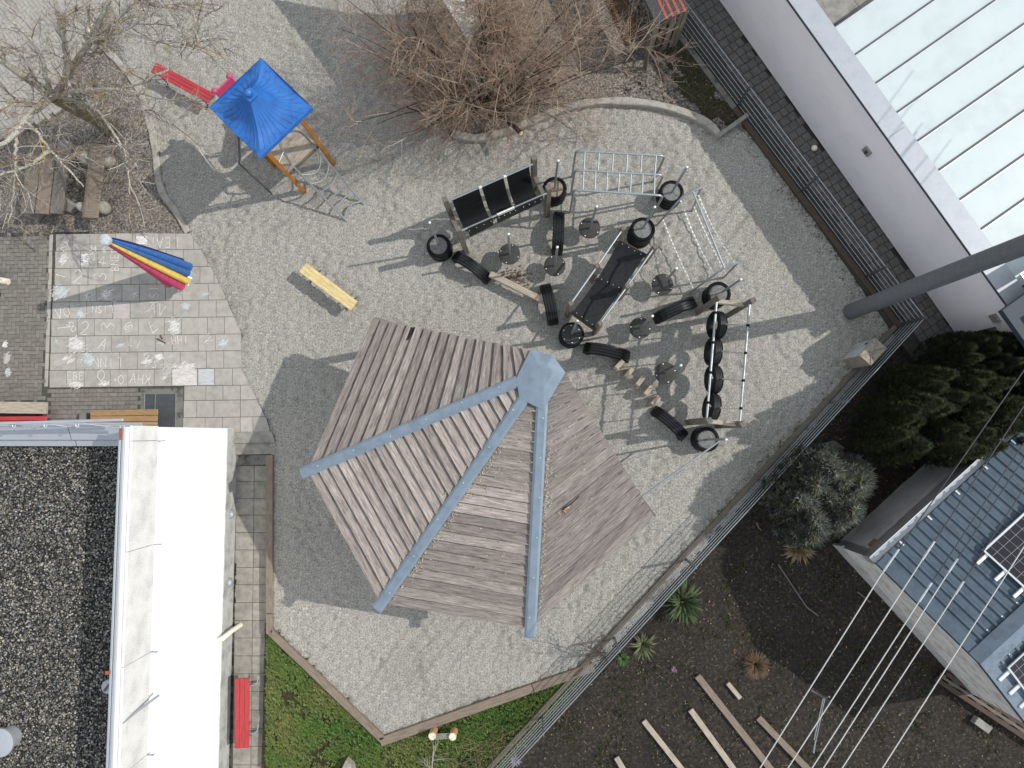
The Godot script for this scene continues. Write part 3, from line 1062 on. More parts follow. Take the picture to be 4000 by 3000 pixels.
# ---------------------------------------------------------------- white hall beside the alley
func hall_left() -> void:
	var xw := -7.07
	var z0 := -0.13
	var z1 := 12.0
	var top := 4.3
	var roof_y := 3.1
	var t := thing("white_hall", "flat-roofed white hall with gravel roof and bright white wall", "building", Vector3(-10, ALLEY, 5))
	var b := MB.new()
	b.box(Transform3D(Basis(), Vector3(xw - 0.15, (ALLEY + 3.5) / 2 - 0.2, (z0 + z1) / 2)), Vector3(0.3, 3.5 - ALLEY + 0.4, z1 - z0), 0.0)
	b.box(Transform3D(Basis(), Vector3(xw - 5.3, 1.5, z0 + 0.15)), Vector3(10.0, 3.0, 0.3))
	b.box(Transform3D(Basis(), Vector3(xw - 5.3, 1.5, z1 - 0.15)), Vector3(10.0, 3.0, 0.3))
	part("wall", b, M.wall_white, t)
	var p := MB.new()
	p.box(Transform3D(Basis(), Vector3(xw + 0.006, ALLEY + 0.27, (z0 + z1) / 2)), Vector3(0.03, 0.54, z1 - z0 - 0.01))
	part("plinth", p, M.plinth, t)
	# fascia sheets, split at their joints
	var joints := [z0, 1.7, 2.62, 5.55, 8.2, z1]
	joints = [z0 - 0.02, at(560, 1722, 3.9).z, at(530, 2140, 3.9).z, at(520, 2575, 3.9).z, at(515, 2990, 3.9).z, z1]
	for i in 5:
		var f := MB.new()
		f.box(Transform3D(Basis(), Vector3(xw + 0.005, 3.915, (joints[i] + joints[i + 1]) / 2)), Vector3(0.05, 0.87, joints[i + 1] - joints[i] - 0.008), 0.004)
		part("fascia_sheet", f, M.fascia, t)
	for i in range(1, 5):
		var br := MB.new()
		br.beam(Vector3(xw, 3.5, joints[i]), Vector3(xw + 0.14, 3.47, joints[i] + 0.0), 0.016, 0.03)
		br.beam(Vector3(xw + 0.14, 3.44, joints[i]), Vector3(xw + 0.14, 3.52, joints[i]), 0.014, 0.014)
		part("bracket", br, M.zinc, t)
	var pi := MB.new()
	pi.box(Transform3D(Basis(), Vector3(xw - 0.12, 3.7, (z0 + z1) / 2)), Vector3(0.18, 1.28, z1 - z0 - 0.02))
	part("parapet", pi, M.wall_grey, t)
	var cp := MB.new()
	cp.box(Transform3D(Basis(), Vector3(xw - 0.115, top + 0.075, (z0 + z1) / 2)), Vector3(0.045, 0.03, z1 - z0 + 0.05), 0.006)
	cp.box(Transform3D(Basis(), Vector3(xw - 0.185, top + 0.06, (z0 + z1) / 2)), Vector3(0.04, 0.03, z1 - z0 + 0.05), 0.006)
	part("capping", cp, M.zinc, t)
	var ru := MB.new()
	ru.box(Transform3D(Basis(), Vector3(xw - 0.15, top + 0.1, z0 + 0.13)), Vector3(0.05, 0.025, 0.2), 0.004)
	part("rusty_joint", ru, M.rust, t)
	ru = MB.new()
	ru.box(Transform3D(Basis(), Vector3(xw - 0.22, top + 0.1, at(0, 2620, 4.35).z)), Vector3(0.08, 0.025, 0.06), 0.004)
	part("rusty_joint", ru, M.rust, t)
	# roof deck, metal verge and gravel
	var rd := MB.new()
	rd.box(Transform3D(Basis(), Vector3(xw - 5.2, roof_y - 0.1, (z0 + z1) / 2)), Vector3(10.0, 0.2, z1 - z0 - 0.01))
	part("roof_deck", rd, M.void, t)
	var ve := MB.new()
	var xa := xw - 0.2
	var prof := [[-0.06, 3.62], [0.12, 3.52], [0.24, 3.46], [0.26, 3.34], [0.36, 3.3], [0.37, roof_y]]
	for seg in [[xw - 10.0, xw - 1.65], [xw - 1.64, xa]]:
		for i in prof.size() - 1:
			var a: Array = prof[i]
			var c: Array = prof[i + 1]
			ve.quad(Vector3(seg[0], c[1], z0 + c[0]), Vector3(seg[1], c[1], z0 + c[0]), Vector3(seg[1], a[1], z0 + a[0]), Vector3(seg[0], a[1], z0 + a[0]))
	ve.box(Transform3D(Basis(), Vector3(xw - 5.1, 3.35, z0 - 0.07)), Vector3(9.8, 0.54, 0.02))
	part("verge_sheet", ve, M.zinc, t)
	# round vents
	for q in [[420, 2685, 0.13, 0.3], [-6, 2905, 0.26, 0.35]]:
		var c := at(q[0], q[1], roof_y + q[3])
		var v := MB.new()
		var r: float = q[2]
		v.lathe(Transform3D(Basis(), Vector3(c.x, roof_y, c.z)), [Vector2(r * 0.75, 0), Vector2(r * 0.75, q[3] - 0.08), Vector2(r, q[3] - 0.07), Vector2(r, q[3] - 0.02), Vector2(r * 0.8, q[3]), Vector2(0, q[3] + 0.02)], 24)
		part("roof_vent", v, M.zinc, t)
		if r < 0.2:
			var d := MB.new()
			d.box(Transform3D(Basis(Vector3.UP, 0.9), c + Vector3(0.0, 0.03, 0.0)), Vector3(0.15, 0.02, 0.05), 0.006)
			part("vent_flap", d, M.steel_dark, t)
	# drain pipe down the fascia and its hook
	var dp := MB.new()
	dp.tube([at(473, 2828, 4.33), at(540, 2775, 3.92), at(620, 2716, 3.5)], [0.022], 8)
	part("overflow_pipe", dp, M.zinc, t)
	var sp := MB.new()
	var s0 := at(940, 2441, ALLEY)
	sp.tube([s0, s0 + Vector3(-0.02, 0.5, 0.02), Vector3(xw + 0.12, 0.62, s0.z + 0.1), Vector3(xw - 0.02, 0.72, s0.z + 0.14)], [0.055, 0.055, 0.06, 0.06], 12)
	part("downpipe", sp, M.cream, t)
	for py in [2008, 2275]:
		var l := at(905, py, 0.1)
		var m := MB.new()
		m.ball(Vector3(xw + 0.03, 0.12, l.z), Vector3(0.07, 0.1, 0.12), 8, 14)
		part("wall_lamp", m, M.zinc, t)
	var moss := MB.new()
	for i in 60:
		var zz := R(3.0, 8.5)
		moss.ball(Vector3(xw + 0.04 + R(0, 0.03), ALLEY + 0.01, zz), Vector3(R(0.01, 0.03), 0.015, R(0.02, 0.08)), 4, 6)
	stuff(part("moss_seam", moss, M.moss, t))
	# pebbles of the flat roof
	var pm := MB.new()
	pm.ball(Vector3.ZERO, Vector3.ONE, 4, 7)
	var me := pm.mesh()
	var xf := []
	var cols := []
	for i in 30000:
		var x := R(xw - 3.6, xw - 0.22)
		var z := R(z0 + 0.36, z0 + 7.2)
		var s := R(0.0095, 0.022)
		var bb := Basis.from_euler(Vector3(R(-0.5, 0.5), R(0, TAU), R(-0.5, 0.5))).scaled_local(Vector3(s * R(0.9, 1.5), s * 0.6, s))
		xf.append(Transform3D(bb, Vector3(x, roof_y + R(0.0, 0.03), z) - t.position))
		var k := R(0.02, 0.13)
		if rng.randf() < 0.26:
			k = R(0.12, 0.36)
		var w := R(-0.02, 0.32)
		cols.append(Color(k * (1 + w), k * (1 + w * 0.5), k * (1 - w * 0.4)))
	scatter("roof_pebbles", me, M.pebble, xf, cols, t)
	# railing over the verge
	var ra := thing("roof_railing", "grey pipe railing with hooks along the hall's roof verge", "railing", Vector3(xw - 2, 4.0, z0 - 0.2))
	var y := 4.32
	var e0 := at(-500, 1668, y)
	var e1 := at(482, 1640, y)
	var tb := MB.new()
	tb.beam(e0, e1, 0.05, 0.03, 0.006)
	part("rail", tb, M.zinc, ra)
	var tb2 := MB.new()
	tb2.tube([at(-400, 1676, 4.1), at(475, 1662, 4.1)], [0.018], 8)
	part("rail", tb2, M.zinc, ra)
	for k in 4:
		var px := [55, 178, 302, -90][k] as float
		var h := at(px, 1657, 4.28)
		var r2 := MB.new()
		var pts := []
		for q in 9:
			pts.append(h + Vector3(0.026 * cos(q * TAU / 8), 0.0, 0.04 * sin(q * TAU / 8) + 0.02))
		r2.tube(pts, [0.009], 6)
		part("hook", r2, M.alu, ra)
	for k in 3:
		var br2 := MB.new()
		var a2 := at([140, 300, 470][k], 1672, 4.0)
		br2.tube([a2, at([20, 180, 330][k], 1655, y - 0.02)], [0.012], 6)
		part("brace", br2, M.zinc, ra)

# ---------------------------------------------------------------- long building with the glazed roof
func hall_right() -> void:
	var A := at(2800, 0, 0.05)
	var B := at(3508, 1000, 0.05)
	var d := (B - A).normalized()
	var nrm := Vector3(-d.z, 0, d.x)        # towards the yard
	if nrm.x > 0:
		nrm = -nrm
	var C := at(3733, 1311, 0.05)
	var o := A - d * 6.0
	o.y = 0
	var L := (C - o).dot(d)
	var top := 2.28
	var corner := o + d * L
	var t := thing("glazed_hall", "long grey rendered building with zinc coping and white glazed roof", "building", Vector3(corner.x, 0, corner.z))
	var f := func(u: float, w: float, y: float) -> Vector3: return o + d * u - nrm * w + Vector3.UP * y
	var wl := MB.new()
	# wall with its lower edge 8 cm over the plinth, door recess after the corner
	wl.prism([f.call(0, 0, 0.14), f.call(L, 0, 0.14), f.call(L, 0, top - 0.04), f.call(0, 0, top - 0.04)], 0.3, -nrm)
	wl.prism([f.call(L, 0, 1.5), f.call(L + 4.2, 0, 1.5), f.call(L + 4.2, 0, top - 0.04), f.call(L, 0, top - 0.04)], 0.3, -nrm)
	wl.prism([f.call(L + 1.0, 0, -0.1), f.call(L + 4.2, 0, -0.1), f.call(L + 4.2, 0, 1.498), f.call(L + 1.0, 0, 1.498)], 0.298, -nrm)
	part("wall", wl, M.wall_grey, t)
	var pl := MB.new()
	pl.prism([f.call(0, 0.03, -0.4), f.call(L, 0.03, -0.4), f.call(L, 0.03, 0.138), f.call(0, 0.03, 0.138)], 0.2, -nrm)
	part("plinth", pl, M.plinth_dark, t)
	var dr := MB.new()
	dr.prism([f.call(L + 0.002, 0.12, -0.3), f.call(L + 0.998, 0.12, -0.3), f.call(L + 0.998, 0.12, 1.497), f.call(L + 0.002, 0.12, 1.497)], 0.05, -nrm)
	var door := part("door", dr, M.wall_house, t)
	var hd := MB.new()
	hd.tube([f.call(L + 0.35, 0.1, 0.98), f.call(L + 0.35, 0.02, 1.0), f.call(L + 0.42, 0.02, 0.9), f.call(L + 0.52, 0.03, 0.86)], [0.022], 8)
	part("handle", hd, M.alu, door)
	var mt := MB.new()
	mt.prism([f.call(L + 0.5, 0.115, 0.5), f.call(L + 0.78, 0.115, 0.5), f.call(L + 0.78, 0.115, 0.75), f.call(L + 0.5, 0.115, 0.75)], 0.01, -nrm)
	part("flap", mt, M.glaze_bar, door)
	var fw := MB.new()
	var fan := []
	for i in 9:
		var a := PI * 0.5 * i / 8.0
		fan.append(f.call(L + 0.6 + 0.28 * sin(a), 0.114, 0.95 + 0.3 * cos(a)))
	fan.append(f.call(L + 0.6, 0.114, 0.95))
	fw.prism(fan, 0.01, -nrm)
	part("fan_window", fw, M.glaze_bar, door)
	for i in 2:
		var mb := MB.new()
		var a2 := PI * (0.16 + 0.17 * i)
		mb.beam(f.call(L + 0.6, 0.108, 0.95), f.call(L + 0.6 + 0.28 * sin(a2), 0.108, 0.95 + 0.3 * cos(a2)), 0.015, 0.012)
		part("muntin", mb, M.wall_house, door)
	# coping in sheets
	var seam := (at(3520, 505, top) - o).dot(d)
	var cuts := [0.0, seam - 5.2, seam, L + 1.02]
	for i in 3:
		var cp := MB.new()
		cp.prism([f.call(cuts[i] + 0.003, -0.03, top), f.call(cuts[i + 1] - 0.003, -0.03, top), f.call(cuts[i + 1] - 0.003, 0.41, top + 0.03), f.call(cuts[i] + 0.003, 0.41, top + 0.03)], 0.05)
		part("coping_sheet", cp, M.zinc, t)
	var dk := MB.new()
	dk.prism([f.call(0, -0.038, top - 0.012), f.call(L + 1.0, -0.038, top - 0.012), f.call(L + 1.0, -0.002, top - 0.012), f.call(0, -0.002, top - 0.012)], 0.05)
	part("drip_edge", dk, M.glaze_bar, t)
	# glazed roof: panels between dark bars, pitched gently away
	var u0 := (at(3247, 112, top) - o).dot(d)
	var bars := []
	for q in [[3247, 112], [3326, 222], [3408, 333], [3490, 448], [3571, 560], [3656, 673], [3741, 787], [3826, 902], [3905, 1010], [3990, 1125], [4075, 1240]]:
		bars.append((at(q[0], q[1], top) - o).dot(d))
	var sk := -0.035
	for i in bars.size() - 1:
		var gp := MB.new()
		gp.prism([f.call(bars[i] + 0.02, 0.42, top - 0.06), f.call(bars[i + 1] - 0.02, 0.42, top - 0.06), f.call(bars[i + 1] - 0.02 + sk * 7, 7.5, top + 0.02), f.call(bars[i] + 0.02 + sk * 7, 7.5, top + 0.02)], 0.03)
		part("roof_panel", gp, M.poly_panel, t)
	for i in bars.size():
		var gb := MB.new()
		gb.beam(f.call(bars[i], 0.41, top - 0.04), f.call(bars[i] + sk * 7, 7.5, top + 0.04), 0.03, 0.05)
		var bar := part("glazing_bar", gb, M.glaze_bar, t)
		var gl := MB.new()
		gl.beam(f.call(bars[i] + 0.024, 0.41, top - 0.038), f.call(bars[i] + 0.024 + sk * 7, 7.5, top + 0.042), 0.014, 0.03)
		part("cover_strip", gl, M.alu, bar)
	var te := MB.new()
	te.prism([f.call(0, 0.42, top - 0.3), f.call(bars[0] - 0.03, 0.42, top - 0.3), f.call(bars[0] - 0.03 + sk * 7, 7.5, top - 0.3), f.call(0, 7.5, top - 0.3)], 0.2)
	part("terrace_deck", te, M.concrete_dark, t)
	for i in 4:
		for j in 4:
			var sl := MB.new()
			var ua: float = bars[0] - 0.1 - (i + 1) * 0.8
			sl.prism([f.call(ua, 0.5 + j * 0.8, top - 0.28), f.call(ua + 0.79, 0.5 + j * 0.8, top - 0.28), f.call(ua + 0.79, 1.29 + j * 0.8, top - 0.28), f.call(ua, 1.29 + j * 0.8, top - 0.28)], 0.02)
			part("terrace_slab", sl, M.concrete, t)
	# wall fittings
	var vt := MB.new()
	var v0 := at(3408, 577, 1.5)
	var vu := (v0 - o).dot(d)
	vt.prism([f.call(vu - 0.1, -0.05, 1.35), f.call(vu + 0.1, -0.05, 1.35), f.call(vu + 0.1, -0.05, 1.53), f.call(vu - 0.1, -0.05, 1.53)], 0.06, -nrm)
	var vent := part("wall_lamp", vt, M.concrete, t)
	var v2 := MB.new()
	v2.prism([f.call(vu - 0.035, -0.056, 1.37), f.call(vu + 0.035, -0.056, 1.37), f.call(vu + 0.035, -0.056, 1.51), f.call(vu - 0.035, -0.056, 1.51)], 0.02, -nrm)
	part("lens", v2, M.glaze_bar, vent)
	var lx := MB.new()
	var l0 := (at(3892, 1240, 1.72) - o).dot(d)
	lx.prism([f.call(l0 - 0.09, -0.06, 1.6), f.call(l0 + 0.09, -0.06, 1.6), f.call(l0 + 0.09, -0.06, 1.78), f.call(l0 - 0.09, -0.06, 1.78)], 0.06, -nrm)
	part("wall_lamp", lx, M.concrete, t)
	# paved strip between building and fence
	var node := Node3D.new()
	node.name = "cobbled_path"
	add_child(node)
	node.set_meta("kind", "structure")
	var jb := MB.new()
	jb.prism([f.call(0, 0.02, 0.06), f.call(L + 0.4, 0.02, 0.06), f.call(L + 0.4, -1.12, 0.06), f.call(0, -1.12, 0.06)], 0.25)
	part("joint_bed", jb, M.plinth_dark, node)
	var cob := []
	for k in 3:
		var cm := MB.new()
		var w2 := [0.2, 0.165, 0.235][k] as float
		cm.box(Transform3D(Basis(), Vector3.ZERO), Vector3(w2 - 0.012, 0.06, 0.19), 0.008)
		cob.append([cm.mesh(), w2])
	for j in 75:
		var uu := 2.2 + j * 0.2
		if uu > L + 0.2:
			break
		var ww := -1.0 + R(0, 0.12)
		while ww < -0.08:
			var q2: Array = cob[rng.randi_range(0, 2)]
			if ww > -0.82:
				var p: Vector3 = f.call(uu, ww + q2[1] * 0.5, 0.06 + R(-0.004, 0.005))
				place_mesh("cobble", q2[0], M["cobble%d" % rng.randi_range(0, 4)], Transform3D(Basis(-nrm, Vector3.UP, d).rotated(Vector3.UP, R(-0.03, 0.03)), p), node)
			ww += q2[1]
	var gl2 := thing("garden_ball", "small pale ball lying on the cobbles beside the building's plinth", "ball", at(3181, 580, 0.08))
	var gm := MB.new()
	gm.ball(at(3181, 578, 0.13), Vector3.ONE * 0.07, 10, 16)
	part("shell", gm, M.cream, gl2)
	# neighbouring solar roof beyond the coping's end
	var so := thing("solar_canopy", "dark canopy corner with silver framed panels beyond the zinc coping", "canopy", at(3990, 1230, 2.4))
	var cn := MB.new()
	var c0 := at(3916, 1212, 2.75)
	cn.prism([c0, c0 + d * 2.6, c0 + d * 2.6 - nrm * 2.5, c0 - nrm * 2.2 - d * 0.1], 0.14)
	part("roof_edge", cn, M.canopy_dark, so)
	for k in 2:
		var pn := MB.new()
		var pc: Vector3 = c0 + d * (0.35 - 0.28 * k) - nrm * (0.3 + 0.05 * k) + Vector3.UP * 0.12
		if k == 1:
			pc = c0 - nrm * 0.62 - d * 0.42 + Vector3.UP * 0.12
		pn.prism([pc, pc + d * 0.35, pc + d * 0.35 - nrm * 1.6, pc - nrm * 1.6], 0.035)
		var panel := part("solar_panel", pn, M.alu, so)
		var pg := MB.new()
		var q := pc + Vector3.UP * 0.004 + d * 0.03 - nrm * 0.03
		pg.prism([q, q + d * 0.29, q + d * 0.29 - nrm * 1.5, q - nrm * 1.5], 0.01)
		part("cell_field", pg, M.solar, panel)

# ---------------------------------------------------------------- shed with the corrugated roof
func shed() -> void:
	var C0 := at(3265, 2130, 0)
	var e1 := (at(3688, 2594, 0) - C0).normalized()     # along the gable
	var e2 := Vector3(e1.z, 0, -e1.x)                    # along the eave, away up-right
	var he := 2.3
	var ha := 2.95
	var hw := 2.14
	var Ln := 7.0
	var t := thing("corrugated_shed", "rendered shed with dark blue corrugated roof and solar panels", "building", C0)
	var f := func(u: float, w: float, y: float) -> Vector3: return C0 + e1 * u + e2 * w + Vector3.UP * y
	var w1 := MB.new()
	w1.prism([f.call(0, 0, -0.3), f.call(0, Ln, -0.3), f.call(0, Ln, 1.25), f.call(0, 0, 1.25)], 0.2, e1)
	part("wall", w1, M.wall_house, t)
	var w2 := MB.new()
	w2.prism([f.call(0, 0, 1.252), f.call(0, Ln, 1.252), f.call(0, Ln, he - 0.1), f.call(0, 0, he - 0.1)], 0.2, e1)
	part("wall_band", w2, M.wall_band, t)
	var w3 := MB.new()
	w3.prism([f.call(0, 0.001, -0.3), f.call(hw * 2, 0.001, -0.3), f.call(hw * 2, 0.001, he - 0.12), f.call(hw, 0.001, ha - 0.12), f.call(0, 0.001, he - 0.12)], 0.2, e2)
	part("gable_wall", w3, M.wall_gable, t)
	var so := MB.new()
	so.prism([f.call(-0.05, -0.06, -0.3), f.call(hw * 2, -0.06, -0.3), f.call(hw * 2, -0.01, 0.35), f.call(-0.05, -0.01, 0.4)], 0.06, e2)
	part("plinth", so, M.plinth, t)
	# roof planes with trapezoid ribs running down the slope
	var ov := 0.12
	for side in 2:
		var s := 1.0 if side == 0 else -1.0
		var rf := MB.new()
		var P := 0.19
		var prof := []
		var w := -0.1
		while w < Ln:
			prof.append([w, 0.0])
			prof.append([w + 0.1, 0.0])
			prof.append([w + 0.12, 0.035])
			prof.append([w + 0.165, 0.035])
			w += P
		for i in prof.size() - 1:
			var a: Array = prof[i]
			var b: Array = prof[i + 1]
			var ue := -ov if side == 0 else hw * 2 + ov
			var ye := he - 0.03
			var q0: Vector3 = f.call(ue, a[0], ye + a[1])
			var q1: Vector3 = f.call(ue, b[0], ye + b[1])
			var q2: Vector3 = f.call(hw, b[0], ha + b[1])
			var q3: Vector3 = f.call(hw, a[0], ha + a[1])
			if side == 0:
				rf.quad(q1, q0, q3, q2)
			else:
				rf.quad(q0, q1, q2, q3)
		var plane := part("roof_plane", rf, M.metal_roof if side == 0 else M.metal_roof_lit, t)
		for r in 3:
			for k in 13:
				var uu := [0.15, 0.95, 1.85][r] as float
				var y: float = lerpf(he, ha, uu / hw) + 0.03
				var sc := MB.new()
				var u2 := uu if side == 0 else hw * 2 - uu
				var c: Vector3 = f.call(u2, 0.035 + 0.19 * 2 * k - 0.0, y)
				sc.lathe(Transform3D(Basis(), c), [Vector2(0.014, -0.03), Vector2(0.014, 0.004), Vector2(0, 0.008)], 8)
				part("screw", sc, M.bolt, plane)
	# ridge and verge flashings
	var ri := MB.new()
	ri.prism([f.call(hw - 0.24, -0.14, ha - 0.005), f.call(hw - 0.24, Ln, ha - 0.005), f.call(hw, Ln, ha + 0.065), f.call(hw, -0.14, ha + 0.065)], 0.012)
	part("ridge_flashing", ri, M.metal_roof, t)
	var ri2 := MB.new()
	ri2.prism([f.call(hw + 0.24, -0.14, ha - 0.005), f.call(hw + 0.24, Ln, ha - 0.005), f.call(hw, Ln, ha + 0.066), f.call(hw, -0.14, ha + 0.066)], 0.012)
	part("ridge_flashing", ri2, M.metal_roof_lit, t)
	for s2 in 2:
		var vf := MB.new()
		var ue2 := -ov if s2 == 0 else hw * 2 + ov
		vf.prism([f.call(ue2, -0.13, he + 0.015), f.call(hw, -0.13, ha + 0.045), f.call(hw, 0.1, ha + 0.045), f.call(ue2, 0.1, he + 0.015)], 0.012)
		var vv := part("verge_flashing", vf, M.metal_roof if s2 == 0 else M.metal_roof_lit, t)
		var vd := MB.new()
		vd.prism([f.call(ue2, -0.135, he - 0.1), f.call(hw, -0.135, ha - 0.07), f.call(hw, -0.135, ha + 0.03), f.call(ue2, -0.135, he)], 0.012, e2)
		part("barge_board", vd, M.glaze_bar, vv)
	# gutter
	var gu := MB.new()
	var seg := []
	for k in 9:
		var an := PI * k / 8.0
		seg.append([-ov - 0.075 - cos(an) * 0.07, he - 0.06 - sin(an) * 0.07])
	for i in 8:
		gu.quad(f.call(seg[i][0], -0.13, seg[i][1]), f.call(seg[i + 1][0], -0.13, seg[i + 1][1]), f.call(seg[i + 1][0], Ln, seg[i + 1][1]), f.call(seg[i][0], Ln, seg[i][1]))
	part("gutter", gu, M.zinc, t)
	var gb := MB.new()
	gb.tube([f.call(-ov - 0.147, -0.13, he - 0.055), f.call(-ov - 0.147, Ln, he - 0.055)], [0.012], 6)
	part("gutter_bead", gb, M.alu, t)
	for k in 6:
		var hk := MB.new()
		hk.beam(f.call(-ov + 0.08, 0.5 + k * 0.75, he + 0.04), f.call(-ov - 0.02, 0.5 + k * 0.75, he + 0.015), 0.03, 0.01)
		part("gutter_hook", hk, M.alu, t)
	var bw := MB.new()
	bw.box(Transform3D(Basis(e1, Vector3.UP, -e2), f.call(-0.02, 0.35, 1.25)), Vector3(0.08, 0.03, 0.2), 0.004)
	part("wall_bracket", bw, M.rust, t)
	# solar panels
	var sl := (ha - he) / hw
	var lay := [[0.85, 1.45, 1.0, 3.4, 0], [2.55, 0.2, 1.0, 3.4, 1]]
	for q in lay:
		var r := MB.new()
		var up := Vector3.UP * 0.13
		var yf := func(u: float) -> float: return he + (u * sl if q[4] == 0 else (hw * 2 - u) * sl)
		var u0: float = q[0]
		var u1: float = q[0] + q[2]
		var v0: float = q[1]
		var v1: float = q[1] + q[3]
		r.prism([f.call(u0, v0, yf.call(u0)) + up, f.call(u1, v0, yf.call(u1)) + up, f.call(u1, v1, yf.call(u1)) + up, f.call(u0, v1, yf.call(u0)) + up], 0.035)
		var fr := part("solar_panel", r, M.alu, t)
		var c := MB.new()
		up += Vector3.UP * 0.004
		var e := 0.035
		c.prism([f.call(u0 + e, v0 + e, yf.call(u0 + e)) + up, f.call(u1 - e, v0 + e, yf.call(u1 - e)) + up, f.call(u1 - e, v1 - e, yf.call(u1 - e)) + up, f.call(u0 + e, v1 - e, yf.call(u0 + e)) + up], 0.01)
		part("cell_field", c, M.solar, fr)
		var ln := MB.new()
		up += Vector3.UP * 0.004
		for k in 5:
			var uu := lerpf(u0, u1, (k + 1) / 6.0)
			ln.beam(f.call(uu, v0 + e, yf.call(uu)) + up, f.call(uu, v1 - e, yf.call(uu)) + up, 0.006, 0.003)
		for k in 20:
			var vv2 := lerpf(v0, v1, (k + 1) / 21.0)
			ln.beam(f.call(u0 + e, vv2, yf.call(u0 + e)) + up, f.call(u1 - e, vv2, yf.call(u1 - e)) + up, 0.005, 0.003)
		part("cell_lines", ln, M.solar_line, fr)
		for k in 3:
			var rl := MB.new()
			var uu2 := lerpf(u0, u1, 0.12 + 0.38 * k)
			var rp: Vector3 = Vector3.UP * 0.07
			rl.beam(f.call(uu2, v0 - 0.25, yf.call(uu2)) + rp, f.call(uu2, v0 + 0.1, yf.call(uu2)) + rp, 0.07, 0.05, 0.01)
			part("mounting_rail", rl, M.alu, t)

# ---------------------------------------------------------------- mesh fences
func fence_panel(t: Node3D, a: Vector3, b: Vector3, hgt: float, out: Vector3) -> void:
	for k in 6:
		var y := 0.08 + (hgt - 0.08) * k / 5.0
		var m := MB.new()
		var r := 0.013 if k == 5 else 0.0095
		m.tube([a + Vector3.UP * y, b + Vector3.UP * y], [r], 6)
		part("rail", m, M.steel, t)
	var w := MB.new()
	var n := int(a.distance_to(b) / 0.05)
	for i in n:
		var p := a.lerp(b, (i + 0.5) / n)
		w.tube([p + Vector3.UP * 0.06, p + Vector3.UP * (hgt + 0.02)], [0.0035], 3, false)
	part("mesh_wires", w, M.steel_dark, t).set_meta("kind", "stuff")

